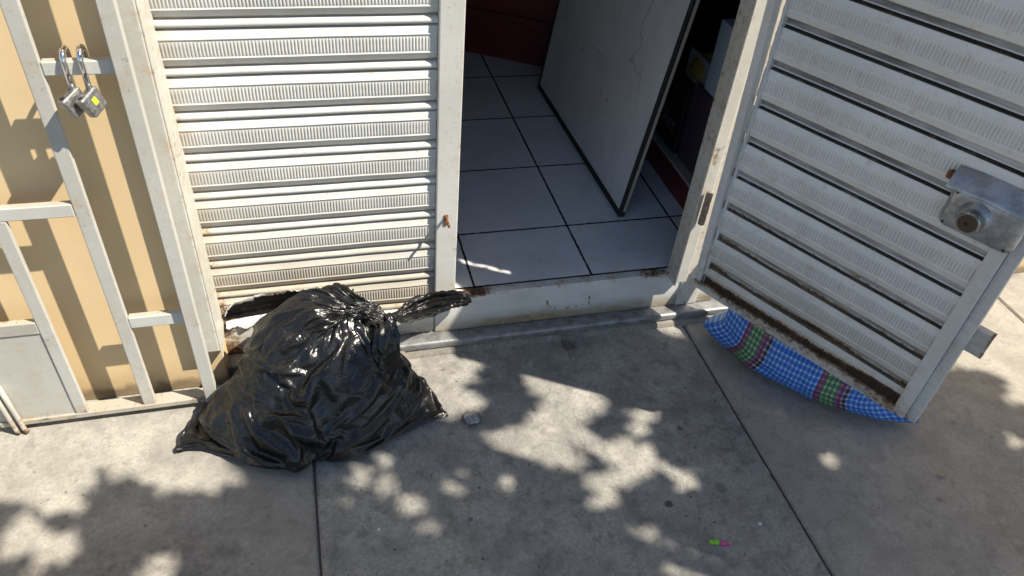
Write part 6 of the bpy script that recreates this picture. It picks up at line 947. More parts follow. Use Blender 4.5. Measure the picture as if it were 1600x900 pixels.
-417 14 14 14 8 15 16 14 15 15 16 16 8 10 17 15 15 15 13 13 9 3 -5 -4 -3 -2 -1 0 15 13 12 21 -3 -15 -5 -9 4 4 -8 7 4 1 -4 -10 -12 -1 -7 -15 5 6 -1 -4 -8 -10 -10 -10 -13 -12 -10 -10 -9 -10 -12 -20 -17 -14 -10 -13 -14 -13 -12 -9 -15 -16 -16 -15 -12 -14 -14 -16 -17 -13 -14 -12 -13 -12 -10 -8 -9 0 -7 -8 -9 -11 -14 -11 -3 -11 -9 -10 -10 -13 9 15 15 3 -2 -1 -3 -6 -10 2 5 7 9 -4 0 6 7 13 4 6 10 10 13 15 18 15 14 15 13 14 13 12 12 13 6 13 10 14
-410 13 14 12 13 13 11 13 15 15 16 13 18 14 7 15 16 17 13 11 5 -3 -7 -4 0 0 -1 4 12 14 16 18 -11 -13 -5 -5 -5 8 4 4 4 -5 8 -5 -9 -7 -15 -15 7 3 -4 -9 -10 -11 -6 -6 -14 -11 -10 -10 -9 -9 -11 -14 -14 -13 -14 -13 -10 -15 -10 -12 -15 -16 -16 -15 -16 -13 -14 -16 -8 -13 -14 -13 -9 -11 -10 -9 -10 -15 -9 -6 -3 -14 -8 -3 -12 -17 -10 -8 -9 -8 8 14 15 6 -1 -3 -11 -8 0 6 -3 3 6 5 8 9 5 12 6 2 7 10 13 16 10 15 16 16 14 14 12 13 12 10 13 12 12 11
-403 12 8 11 12 14 14 13 14 15 16 10 17 15 14 16 15 17 13 8 -2 -8 -5 -4 -2 2 4 6 13 20 17 3 -11 -10 -10 -5 0 1 5 5 11 5 7 -3 -8 -15 -15 -14 6 -2 -8 -12 -10 -10 -7 -4 -7 -12 -11 -9 -9 -9 -13 -12 -10 -13 -9 -11 -13 -14 -13 -13 -14 -16 -15 -14 -14 -12 -14 -19 -7 -11 -13 -12 -12 -14 -13 -12 -2 -9 -11 -13 -7 3 -7 -11 -19 -14 -8 -8 -9 -6 6 13 15 7 -1 -5 -14 -6 8 -2 1 7 10 2 9 1 14 9 8 1 5 9 13 16 13 6 18 16 14 11 15 13 13 12 12 13 13 13
-391 7 10 11 12 14 15 10 9 16 14 12 21 15 15 14 11 17 15 -3 -3 -2 -2 -9 -2 4 4 6 21 21 9 -6 -8 -8 -12 -1 2 4 6 2 2 4 14 4 -9 -19 -16 -4 -3 -7 -11 -11 -10 -10 -8 -5 -8 -4 -8 -10 -10 -10 -12 -13 -9 -12 -11 -11 -7 -11 -12 -11 -14 -18 -15 -14 -13 -12 -13 -19 -16 -13 -13 -12 -11 -11 -10 -7 -13 -3 -13 -9 -4 4 -7 -15 -18 -14 -10 -7 -8 -4 4 12 14 8 -1 -9 -14 -5 4 4 6 9 10 3 2 2 7 11 15 5 3 7 14 15 14 7 8 15 14 14 16 14 13 12 13 13 13 14
-388 12 12 10 13 11 17 10 9 11 14 19 18 10 13 13 14 18 14 -1 -3 -2 -5 -9 -6 5 2 17 21 17 -4 -8 -6 -9 7 3 3 3 1 5 4 -6 7 10 -8 -19 -16 -13 -7 -4 -10 -12 -11 -7 -8 -9 -9 -5 -4 -4 -7 -12 -12 -9 -13 -10 -10 -7 -10 -8 -9 -13 -14 -18 -16 -14 -17 -12 -9 -20 -11 -13 -13 -12 -7 -11 -11 -10 -13 -8 -3 -10 -6 3 -7 -13 -17 -16 -5 -5 -11 -11 3 10 12 10 -2 -10 -14 -3 7 7 7 9 10 6 1 -2 3 9 17 10 2 9 14 14 13 8 6 10 14 16 16 13 12 14 9 12 13 14
-382 12 12 13 13 8 18 11 10 12 12 18 14 13 11 13 14 20 10 -1 -1 -2 -8 -12 -5 3 12 17 20 7 -10 -7 -5 -5 6 4 6 12 4 4 -11 9 5 2 -4 -16 -18 -14 -12 -10 -9 -9 -7 -14 -11 -9 -8 -7 -4 -4 -2 -4 -15 -6 -10 -12 -6 -9 -7 -8 -14 -13 -14 -15 -15 -13 -16 -12 -12 -19 -15 -11 -13 -6 -11 -15 -9 -5 -12 -5 -1 -7 -6 -4 -9 -12 -13 -15 -1 -6 -15 -12 1 4 11 10 -1 -11 -14 1 11 9 8 9 7 5 2 0 0 5 10 16 10 9 11 7 16 10 9 7 11 16 15 13 12 14 12 10 10 14
-376 12 13 14 13 10 12 6 12 15 15 17 17 11 11 11 14 20 6 -3 -4 3 -10 -11 -3 4 17 15 17 -3 -9 -8 -6 6 6 11 7 8 7 -8 -9 9 1 2 2 -13 -14 -16 -9 -7 -13 -13 -13 -11 -11 -8 -5 -13 -8 -6 -6 -4 2 -15 -9 -8 -7 -2 -9 -11 -12 -11 -14 -18 -15 -6 -18 -12 -12 -19 -17 -12 -13 -11 -6 -12 -14 -5 -4 -1 -8 -14 -13 -7 -1 -14 -10 0 3 -7 -15 -15 -6 5 11 6 -1 -14 -10 4 11 8 8 12 8 5 1 2 0 3 12 1 11 11 11 13 15 10 11 10 10 11 14 13 11 13 13 9 11 14
-370 12 13 14 13 5 10 12 14 17 15 8 15 12 12 14 14 21 1 -4 -4 5 -12 -7 -2 6 18 16 8 -11 -8 -7 13 4 7 7 3 11 7 -11 -11 -1 2 3 9 -8 -10 -15 -8 -5 -13 -14 -12 -13 -13 -11 -3 -8 -8 -7 -7 -5 -11 -2 -11 -4 -7 -9 -12 -11 -12 -11 -7 -18 -15 -12 -9 -16 -10 -18 -17 -13 -13 -10 -11 -12 -9 0 -4 -8 -12 -14 -14 -11 -4 -5 -1 7 -4 -4 -13 -15 -9 0 9 3 -1 -14 -7 7 11 8 7 13 10 5 0 2 -2 6 12 2 3 10 11 15 14 9 11 7 10 13 15 12 10 12 13 12 12 14
-363 12 11 15 14 9 5 15 15 15 15 11 12 6 13 15 14 18 -4 -6 4 4 -13 -5 -1 9 17 16 -7 -7 -4 -2 18 5 7 3 2 11 7 -6 -12 -12 -1 7 10 -12 -5 -1 -7 -9 -14 -14 -12 -13 -12 -12 -13 -2 -4 -5 -7 -8 -13 -1 -10 -10 -11 -8 -5 -10 -11 -11 -12 -14 -15 -15 -25 -6 -8 -10 -15 -11 -14 -13 -9 -9 -9 -6 -16 -13 0 -13 -14 -9 5 -6 3 1 -3 -3 -15 -10 -8 -2 1 -1 2 -13 -4 10 10 7 7 11 14 6 0 1 -3 8 10 5 3 2 11 15 13 9 7 8 11 14 15 12 10 12 13 13 12 13
-357 11 13 14 14 12 9 8 14 19 14 10 10 5 13 14 14 14 -7 -5 1 9 -4 -10 -1 12 16 16 -7 -10 -6 2 22 6 4 0 3 11 5 -7 -16 -10 -4 11 8 1 -2 -7 -7 -9 -13 -13 -12 -13 -12 -12 -12 -12 -8 0 -11 -3 -8 -7 -7 -10 -10 -11 -13 -9 -5 -10 -9 -14 -15 -16 -27 -15 -8 -8 -8 -10 -19 -18 -8 -2 -6 -16 -18 -10 5 -13 -12 -1 -10 12 -1 -1 0 -2 -9 -15 -7 2 2 -2 -11 -7 -2 8 12 8 6 10 13 10 2 -1 -3 6 9 6 -3 6 10 12 13 5 9 13 10 14 16 12 10 11 12 13 11 12
-351 11 12 15 14 12 2 12 17 19 13 11 8 4 13 14 13 10 -7 -5 0 9 4 -10 -2 15 16 14 -8 -14 -7 8 24 6 2 0 3 9 4 -8 -18 -11 -5 4 6 10 3 -15 -1 -7 -10 -10 -11 -12 -11 -12 -9 -11 -10 -11 -10 -11 -9 -8 -7 -9 -8 -3 -11 -12 -12 -12 -9 -12 -7 -15 -29 -25 -9 -8 -7 -9 -20 -18 -7 -3 -6 -15 -10 -7 -9 2 -7 -13 -7 6 -4 -2 0 0 -1 1 -7 2 2 -2 -10 -13 -1 7 11 9 6 8 13 12 5 -3 -1 5 8 4 -3 10 10 6 6 9 12 11 12 14 15 12 10 11 11 12 11 12
-346 11 12 16 14 12 3 11 15 20 12 11 9 1 14 13 13 6 -8 -4 -1 6 13 -7 -4 18 16 12 -12 -15 -8 14 25 0 2 3 3 8 2 -7 -20 -12 -5 2 8 7 8 -17 -2 -10 -9 -1 -9 -10 -10 -10 -11 -13 -9 -12 -10 -10 -12 -10 -4 -11 -10 -7 -6 -11 -11 -11 -11 -18 -10 -15 -20 -26 -9 -15 -10 -9 -17 -15 -9 -6 -6 -3 -5 -7 -10 -14 -7 -6 -4 -3 -1 3 6 5 -1 1 -9 2 8 -2 -10 -12 -5 5 9 9 8 8 10 12 9 1 -2 3 7 2 -2 8 13 12 5 1 8 14 11 14 16 10 9 12 13 7 12 11
-340 10 12 16 16 11 6 7 15 18 12 13 1 6 14 13 12 3 -9 -5 10 7 5 -9 4 18 18 6 -14 -16 -7 18 27 5 1 -4 2 5 2 -6 -20 -14 -5 4 13 11 -2 -16 -5 -10 -5 0 -6 -9 -12 -11 -7 -10 -11 -12 -11 -9 -11 -8 -8 -12 -11 -7 -7 -10 -12 -13 -11 -13 -14 -15 -21 -17 -9 -18 -15 -10 -16 -12 -9 -10 -7 -4 -1 -2 -10 -13 -9 -5 -3 -3 -2 9 8 5 -1 -2 -5 1 4 -3 -2 -13 -5 3 6 6 8 9 8 10 10 8 0 1 6 -1 0 6 13 14 10 -2 2 14 10 13 15 11 8 11 13 7 13 11
-335 10 12 17 15 12 9 4 16 12 12 15 -4 8 15 14 11 -2 -8 2 11 9 -8 1 5 16 20 2 -16 -16 -7 23 28 7 -3 -6 0 2 0 -1 -20 -16 -4 9 18 7 -6 -17 -8 -8 0 -1 -5 -9 -13 -9 -7 -8 -10 -11 -11 -8 -9 -10 -10 -11 -11 -7 -11 -10 -12 -13 -12 -10 -11 -15 -21 -16 -9 -19 -17 -11 -13 -11 -6 -11 -7 1 -1 -4 -9 -14 -10 -4 -5 -5 -3 9 10 -4 -7 -5 0 3 9 5 -1 -7 -7 2 6 4 3 7 10 7 9 11 6 1 4 0 0 4 13 16 10 0 -3 11 9 13 14 10 7 7 16 11 11 10
-332 10 12 16 14 11 10 9 12 12 12 16 -11 11 15 13 8 -1 -5 11 9 7 -13 7 6 15 19 -3 -13 -20 -5 25 27 7 -4 -9 -4 -3 0 7 -19 -17 -2 13 19 6 -8 -17 -10 -7 1 0 -7 -7 -12 -9 -7 -4 -11 -10 -8 -9 -8 -12 -9 -11 -12 -10 -13 -10 -12 -10 -11 -17 -9 -13 -20 -16 -3 -16 -20 -10 -12 -9 -8 -10 -4 -3 -5 4 -7 -15 -10 -5 -4 -6 -6 3 8 6 -11 -11 -3 4 8 6 3 4 -8 3 8 4 1 2 6 6 8 9 11 7 4 0 0 4 11 16 11 1 -7 10 7 11 10 8 9 12 13 13 12 7
-327 12 10 16 14 11 3 7 15 14 9 17 -9 6 14 10 8 -6 17 10 6 -9 0 0 12 12 21 -7 -10 -20 -3 24 28 6 -5 -13 -1 -5 -4 11 -18 -17 -1 18 19 6 -11 -17 -11 -6 1 1 -9 -7 -7 -11 -7 -4 -5 -9 -7 -11 -7 -14 -10 -10 -12 -10 -13 -11 -11 -11 -11 -15 -9 -11 -20 -15 -5 -17 -17 -10 -15 -6 -7 -11 -7 -2 -7 6 -4 -10 -10 -5 -4 -6 -6 -4 10 7 -12 -14 -6 6 13 11 -3 -2 6 3 6 3 2 3 5 5 1 7 8 10 7 6 2 4 8 15 9 2 -8 5 10 12 15 1 9 11 14 14 10 10
-314 7 7 15 14 9 10 -2 13 14 9 13 7 1 13 -5 9 4 12 10 -4 -4 -3 15 9 11 23 -3 -23 -5 -8 25 27 3 -5 -13 5 -6 6 -7 -17 -17 4 21 18 6 -13 -18 -12 -5 -3 3 -1 -8 -9 -10 -9 -4 -8 -5 -7 -5 -9 -16 -7 -12 -12 -9 -11 -11 -12 -12 -10 -13 -11 -11 -20 -11 -8 -19 -17 -11 -12 -5 -6 -10 -10 -6 -6 7 -4 -6 -6 -4 -4 -5 -7 -2 2 10 -8 -18 -9 10 15 14 -4 -8 -2 4 11 8 4 4 5 6 1 -1 6 7 7 7 9 1 10 15 8 5 -4 -1 6 13 6 10 8 12 14 15 10 9
-310 8 9 12 14 7 5 8 14 14 -5 9 13 9 1 13 9 8 -9 4 13 -2 -15 12 10 21 21 -11 -18 -9 1 25 24 -6 1 -9 -4 12 -2 -17 -17 -11 7 22 20 3 -14 -16 -13 -1 -2 -6 4 -6 -9 -9 -8 -9 -6 -7 -4 -6 -7 -10 -10 -12 -13 -8 -10 -10 -12 -13 -9 -13 -11 -12 -19 -13 -6 -17 -22 -10 -7 -2 -6 -10 -10 -6 -10 2 -7 -9 -6 3 -5 -2 -2 2 4 -11 -4 -5 -13 9 22 16 -3 -10 -2 -2 5 4 8 8 -2 0 7 11 5 6 6 6 7 7 6 10 10 0 5 5 -4 13 11 8 8 5 15 14 11 8
-306 6 10 10 10 10 7 7 19 19 13 -9 -13 5 21 10 11 2 -9 5 24 -11 -7 -4 13 25 3 4 -13 -14 4 27 17 11 -11 -3 -3 -2 -12 -8 -9 0 5 16 13 -5 -8 -9 -8 -2 2 -3 -5 -7 -8 -7 -6 -6 -6 -7 -7 -5 -7 -13 -8 -11 -12 -8 -10 -9 -11 -11 -10 -13 -12 -11 -17 -15 -7 -16 -18 -7 -7 -12 -6 -8 -8 -9 -8 -7 -6 -8 1 4 0 0 -1 2 -7 -3 -3 2 3 0 1 9 5 -8 2 5 4 -1 0 5 7 10 7 5 2 7 7 7 6 0 6 11 10 6 5 9 7 0 3 7 9 9 8 10 10 9
-302 5 9 6 10 11 8 6 16 27 6 -10 -14 1 16 30 10 5 -1 -11 24 -2 -7 -8 10 9 24 -6 -16 -16 0 20 30 1 -8 -10 -6 -1 8 -7 -9 -8 11 5 8 5 -8 -9 -8 -2 5 -10 -8 -7 -8 -6 -6 -6 -5 -6 -5 -4 1 -14 -7 -11 -12 -7 -9 -8 -9 -10 -8 -13 -12 -10 -19 -15 -6 -16 -18 -9 -12 -8 -4 -8 -8 -5 -1 -6 -8 -12 -6 1 1 1 2 5 -3 0 -5 1 7 -5 15 -8 2 -4 0 8 10 6 0 0 11 11 6 5 2 -1 7 7 8 4 3 7 13 6 1 12 9 -5 2 6 1 9 12 11 3 9
-303 8 6 10 9 7 5 7 15 28 2 -8 -12 3 19 23 -3 4 6 5 20 3 -7 -6 1 24 13 -10 -11 -17 -4 18 22 -3 -10 -11 -7 19 6 -3 -15 -9 -1 24 6 -6 -8 -3 -7 -3 -2 3 -9 -10 -7 -3 -2 -6 -6 -8 -8 -7 -9 0 -6 -11 -12 -6 -8 -7 -9 -10 -7 -12 -12 -8 -20 -14 -6 -17 -19 -8 -3 -7 -5 -10 -8 -5 -1 -7 -2 -14 -7 -2 -1 -1 -1 3 18 0 -4 -5 5 -12 20 4 2 -7 1 7 10 4 1 0 4 7 8 6 1 0 5 8 6 7 7 5 3 5 10 13 6 -1 -3 2 5 9 9 -1 8 7
-305 8 7 1 7 8 10 7 24 21 7 -3 -17 3 16 17 -1 0 9 8 19 8 -9 -1 8 17 0 -10 -2 -8 -7 27 -9 -3 -12 -11 9 -3 7 2 -13 -9 0 27 11 -8 -5 -10 -7 2 1 4 -4 -7 -7 -8 2 -7 -7 -9 -6 -6 -12 -10 -6 -9 -6 -2 -9 -6 -9 -11 -4 -13 -11 -8 -15 -19 -2 -20 -19 -7 -2 1 -4 -9 -8 -5 -7 -6 3 -14 -6 5 -1 0 2 0 10 -3 -3 -6 0 -3 -9 26 3 -3 -6 3 16 12 5 3 2 1 7 6 4 -2 7 4 3 5 11 4 4 6 11 -1 8 5 -2 -6 6 1 7 13 -1 5
-309 10 -2 9 11 10 5 7 16 19 10 1 -19 -4 22 25 15 -3 -9 5 21 7 -1 -5 10 17 -6 -11 8 -20 2 12 -15 -6 1 -7 -2 20 -11 2 6 -10 -1 -7 28 -2 -6 -4 -5 0 1 -1 -6 -7 -4 4 -5 -7 -5 -6 -6 -7 -13 -7 -5 -11 -6 -4 -9 -6 -10 -5 -4 -14 -15 -7 -13 -12 -6 -17 -25 -7 10 -12 -1 -8 -8 0 -7 -6 4 -5 -5 -1 -1 -1 -5 9 -11 0 -5 -7 -5 14 -11 23 8 8 -2 3 3 6 5 8 12 2 0 4 4 0 4 12 4 4 0 11 2 2 1 12 6 -1 -14 10 5 5 5 -3 11 5
-306 0 6 10 11 8 3 1 19 16 5 4 -14 -3 17 27 18 4 -10 4 5 5 2 -6 6 15 15 -12 -9 -19 1 5 29 -1 -19 -12 -2 26 2 1 -18 -18 -4 16 -8 14 1 -8 -11 3 -2 9 -5 -5 -6 -1 1 -5 -4 -6 -5 -5 -8 -10 -6 -12 -12 2 -8 -8 -7 -10 3 -14 -15 -7 -20 -10 -3 -14 -23 -9 12 -11 -7 -5 -7 -9 4 -7 -3 -9 -6 -3 -3 10 3 -9 7 -5 -8 -11 5 -1 5 20 6 0 -5 7 7 6 5 8 11 17 3 4 2 3 0 -3 7 0 9 1 -2 4 13 5 5 -9 6 -3 5 8 0 8 6 5
-302 -1 3 12 6 8 -3 4 20 15 10 -7 -15 -1 21 30 19 -5 -10 1 8 6 -5 -7 7 21 32 -13 -9 -26 -1 3 30 1 -16 -14 -2 27 8 -6 -20 -14 -5 0 1 -10 1 9 -10 0 10 4 -4 -4 -3 -5 1 -6 1 -10 -7 -3 -1 -9 -6 -11 -13 1 -6 -6 -4 -6 -6 -9 -16 -3 -15 -15 -6 -17 -6 -6 -18 -11 -3 -6 -5 -4 6 -6 -3 -10 4 -4 -12 -1 7 -3 7 -6 -9 7 8 1 -2 6 5 2 -9 6 10 6 5 7 13 11 5 5 1 5 0 1 7 -1 7 -5 7 7 1 5 4 3 -6 6 4 0 8 9 -4 8
-307 0 6 13 10 -1 -1 3 19 18 9 -13 -13 -4 18 32 21 -8 -8 4 5 8 -5 -16 2 35 34 5 -27 -15 3 -5 23 -1 -18 -14 1 28 13 -8 -23 -18 -5 -5 15 -4 -2 -4 -3 -5 8 5 2 -4 -6 -6 1 -6 -2 -10 -7 -2 -1 -2 -6 -11 -9 -4 -5 -5 -3 -13 -4 7 -14 -6 -15 -18 -8 -15 -19 -7 -1 -16 -6 -10 -8 -1 10 -3 -6 -13 -4 7 -7 -5 1 12 -5 2 -9 6 5 3 8 13 4 -9 -9 6 11 6 4 8 10 5 8 8 0 -2 9 2 2 3 -8 11 2 6 2 -5 5 -2 3 2 5 9 -7 9 -3 11
-312 4 5 11 8 2 -4 6 16 14 9 -10 -15 -2 15 33 16 -6 -13 7 16 -7 3 -16 5 30 30 6 -20 -22 -4 22 7 -3 -15 -12 -2 28 10 -7 -25 -15 -2 -4 0 3 -5 -4 1 -5 3 12 -3 0 0 -6 1 -4 -1 -9 -7 -4 -3 -5 -5 -4 -10 -4 -5 -5 -8 -12 -7 -6 22 -5 -21 -23 -7 -18 -21 -10 7 -13 -3 -12 -3 -5 1 3 -7 -14 -8 1 4 3 2 6 6 2 -6 -16 -2 17 22 11 1 -8 -5 2 9 4 2 6 6 9 7 2 4 -5 2 -1 4 1 3 7 6 4 -6 -2 4 9 2 -3 8 3 -6 8 7 5
-314 2 6 14 8 -4 -1 2 12 21 10 -15 -12 -3 13 29 18 -7 -13 4 15 11 -13 -20 7 28 36 13 -26 -28 -6 17 20 -3 -16 -14 3 21 10 -7 -25 -15 0 17 5 -10 6 -3 -7 -5 -1 -2 -3 -2 1 0 -3 0 -5 -5 -9 -2 0 -6 -5 -5 -12 1 -4 -5 -9 -11 -7 -12 21 10 -24 -33 -2 -9 -21 -9 -4 -2 -1 -13 2 3 -1 1 -5 -14 -8 2 7 6 2 2 5 2 -6 -14 -1 13 22 11 -2 -7 -7 2 8 4 1 2 10 9 -1 -1 -7 -3 3 3 4 1 8 2 3 3 2 -6 4 14 1 0 3 0 -1 6 7 1
-314 0 3 10 7 1 0 4 10 19 3 -10 -12 2 5 24 21 -9 -10 0 12 8 -9 -17 3 29 35 15 -30 -29 -5 22 21 5 -15 -16 0 15 12 -7 -18 -18 -3 11 21 7 -4 -14 -11 -6 3 0 -3 -5 -3 5 1 -5 -1 -10 -11 1 0 2 -3 -13 -12 0 -2 -3 -9 -10 -6 -11 10 10 -19 -22 -8 -6 -20 1 -3 -4 1 -12 -12 10 10 -2 -8 -13 -1 2 4 6 2 0 5 3 -2 -14 -5 17 17 9 -4 -10 2 4 3 2 0 2 7 1 2 -6 0 -4 2 5 6 0 -1 6 -2 5 3 3 3 3 2 3 2 5 -1 2 3 5
-314 2 0 6 8 3 -2 2 10 17 7 -15 -9 1 6 16 14 -1 -6 0 4 6 -3 -16 4 22 37 12 -26 -34 -3 19 23 2 -11 -12 2 11 11 -5 -15 -19 -5 10 22 5 -5 -13 -8 -6 2 6 0 -4 -7 -3 5 -1 -5 -11 -8 2 1 -1 -2 -10 -12 -1 -2 0 -8 -10 -3 -9 -6 4 -13 -8 -3 -12 -11 -10 4 -2 3 -8 -9 5 7 6 -2 -11 -7 1 6 2 -1 4 8 5 -7 -9 -4 9 16 4 -4 -4 -3 4 5 -2 0 -1 0 5 3 2 -2 -5 -1 5 4 2 4 3 -3 3 7 1 -1 3 4 1 4 2 -3 5 5 3
-316 1 -1 6 9 2 -5 0 7 16 12 -14 -9 -4 10 14 14 -4 -3 0 9 4 -11 -8 2 13 37 13 -26 -23 -8 18 14 3 -15 -11 11 15 6 -7 -18 -12 -3 7 20 9 -9 -12 -12 -2 0 6 2 3 -5 -6 -2 1 -4 -9 -10 1 4 -1 -4 -7 -12 -2 -2 4 -6 -13 -1 2 -12 -2 -11 -2 1 -11 -14 -10 2 16 1 -13 -11 -1 18 5 -9 -13 1 5 5 1 1 1 3 4 -9 -12 0 10 9 3 -1 -6 0 3 2 -5 2 -3 1 -2 3 10 0 -2 -4 6 3 2 4 -3 -2 3 8 0 1 5 3 -2 3 5 -1 5 6 4
-321 0 3 8 2 -2 -7 3 9 17 5 -8 -1 -6 4 16 9 -4 -5 2 11 -2 -6 -11 2 15 28 12 -23 -21 -1 17 13 0 -14 -12 5 20 10 -5 -21 -18 1 10 16 4 -8 -11 -13 -5 6 1 5 -3 2 -1 -5 -3 0 -8 -10 -1 7 3 -4 -11 -10 1 -2 -4 1 -11 -4 4 0 -6 -9 -2 1 -8 -11 -12 14 0 1 1 -13 6 4 2 0 -9 -3 1 3 1 1 -1 4 1 -5 -11 -3 7 7 -2 0 -2 3 -1 5 -1 2 -2 -1 -2 -2 4 7 0 -1 -2 4 3 0 -5 -2 4 4 6 4 4 0 -5 5 6 5 4 4 3
-325 -3 5 9 2 -6 1 -1 7 13 6 -2 -8 -6 4 20 10 -6 -6 3 9 -3 -7 -8 0 17 21 10 -9 -28 -4 20 15 -1 -17 -13 6 10 18 -3 -24 -18 2 9 12 9 -7 -13 -10 -4 -3 7 2 1 -5 -5 4 1 -4 -11 -11 0 7 7 0 -9 -8 -1 0 -1 -6 -10 -2 2 7 -5 -4 -7 1 -3 -3 -5 -2 -3 4 1 -1 -4 1 -1 0 -7 -9 3 2 -3 5 2 -1 -2 4 -5 -4 0 8 1 0 3 -9 3 3 6 0 1 -7 -14 1 0 11 3 -6 -1 6 4 -1 -3 8 3 1 5 6 5 -4 -1 2 2 1 8 7 4
-333 -1 3 2 10 -3 -2 2 5 12 8 -3 -15 -2 5 17 17 -5 -12 1 13 -1 -10 -8 -1 15 25 10 -13 -28 -5 18 16 -1 -11 -8 -1 4 14 -4 -17 -20 4 8 11 5 -4 -12 -9 -5 -2 2 3 -2 -4 -4 3 -1 -4 -6 -3 0 1 10 0 -5 -6 -5 -1 6 -6 -8 1 -6 9 -7 -8 -3 3 -3 -4 3 -2 -2 3 -5 6 -3 -4 -2 0 4 -11 -4 -1 5 5 1 -3 -3 -4 0 -2 0 6 -3 -1 1 6 -2 -6 3 5 -2 -15 7 3 1 -11 1 2 4 7 7 -8 8 7 5 -1 1 6 -3 -2 4 4 0 4 5 3 1
-338 4 2 3 0 -2 4 3 2 13 5 -10 -3 -8 12 8 15 -7 -10 0 13 6 -12 -6 3 11 24 -1 -11 -16 -7 12 21 4 -12 -19 -1 11 6 1 -20 -12 2 5 10 8 -6 -9 -5 -3 -2 -2 -3 -1 -4 1 -2 -3 -2 0 -3 -2 -1 7 -1 -7 -4 0 -1 0 -2 -7 2 -3 -1 -4 3 -10 3 1 -5 5 1 -4 -1 -5 2 5 -3 -6 -2 -1 4 -7 -8 4 4 -8 -3 0 8 -5 3 7 -4 -10 0 4 -1 -1 -6 -2 7 -4 4 1 6 4 0 -5 -2 2 0 7 3 6 -1 5 7 -1 0 -2 7 -1 5 2 -1 8 4 -3
-338 -6 5 4 9 0 -7 0 5 15 -1 4 -14 -12 17 11 4 4 -11 0 0 5 -5 -7 -2 23 20 1 -10 -23 -8 12 16 4 -9 -13 0 10 2 0 -10 -18 3 8 4 3 0 -6 -10 2 0 0 -1 -4 3 3 0 -6 0 -2 0 -4 0 -5 -2 0 -7 3 -2 -1 -2 -4 -3 5 0 -4 -7 -9 1 2 14 0 -5 -9 -5 0 -1 4 -5 -6 -1 -1 -7 1 1 -4 4 -1 -11 -2 2 14 2 -4 -6 -1 0 0 -2 -1 4 1 6 0 -11 1 5 5 4 -2 -3 2 6 4 4 6 -14 1 9 13 4 5 -11 -7 0 9 6 5 6 -1
-354 -1 2 11 3 -2 1 -2 9 16 6 -1 -24 -11 13 26 1 -1 -11 0 11 -3 -3 -13 -4 17 23 4 -12 -23 -11 8 15 3 -9 -8 2 15 4 -2 -13 -18 1 13 7 2 1 -10 -2 -7 -1 5 3 -3 -3 1 1 -3 -4 -1 -7 1 2 3 -4 -1 -4 -3 -3 1 -3 -8 -3 3 2 6 -14 -8 -4 4 2 5 -7 -8 -4 5 5 -1 -5 -4 0 4 -1 -4 -7 -4 4 0 -6 -6 -2 8 1 -2 -2 3 3 -3 4 0 4 1 4 -1 -4 3 4 -2 6 4 -1 3 3 4 3 -12 -2 0 14 11 4 2 -11 -8 0 7 9 4 6 -1
-362 1 2 1 4 1 -1 4 3 9 9 2 -15 -10 5 24 14 -4 -11 -1 6 3 -7 -13 -1 12 22 1 -11 -20 -5 5 12 5 -10 -11 1 6 10 -3 -12 -12 1 7 11 2 -4 -6 -1 -6 -2 2 6 0 -3 -4 3 -2 -2 -6 0 1 -1 0 3 -4 -6 0 -3 -3 -6 -2 1 -3 1 -2 -6 -5 -4 0 0 1 -5 -10 -2 5 2 2 -9 -3 1 1 3 -2 -5 -3 1 4 -1 -1 -8 0 0 -1 3 4 6 4 -8 0 4 1 4 2 5 4 4 -2 5 2 6 -1 5 2 1 -9 -10 0 13 -1 6 -4 0 2 0 4 0 1 3 0
-360 -3 1 5 6 0 -4 -2 6 12 7 -6 -13 -7 6 14 9 -3 -7 -1 6 4 -5 -9 -4 10 15 6 -9 -15 -6 7 12 3 -8 -9 -1 9 7 -1 -10 -10 -2 5 7 3 -3 -5 -5 -3 -1 0 1 -1 -2 -2 -2 -1 -2 -2 -3 -2 0 -1 -2 -2 -2 -2 -1 -2 -2 0 -1 -3 -5 -3 1 4 1 -4 -6 -5 1 3 1 -3 -5 0 3 2 -2 -5 -4 0 3 1 0 0 3 1 -2 -7 -4 2 8 7 0 -4 -4 0 2 2 -1 1 4 5 1 -1 -2 0 3 3 0 0 2 5 3 1 0 0 2 3 1 0 1 2 3 5 4 1
-364 1 1 2 1 1 2 1 1 1 1 1 1 1 1 1 1 1 0 1 0 1 0 1 0 0 0 0 0 0 0 0 -1 0 0 -1 0 -1 -1 0 -1 -1 -1 -1 -1 -1 -1 -1 -2 -1 -1 -1 -2 -1 -2 -1 -2 -1 -2 -1 -2 -1 -2 -1 -2 -1 -2 -1 -2 -1 -2 -1 -1 -2 -1 -1 -2 -1 -1 -1 -1 -1 -1 -1 -1 -1 -1 -1 0 -1 0 -1 0 -1 0 0 0 0 0 0 0 0 1 0 0 1 0 1 1 0 1 1 1 1 1 1 1 1 2 1 1 1 2 1 2 1 2 1 2 1 2 1 2 1 2 1 2 1 2 1"""
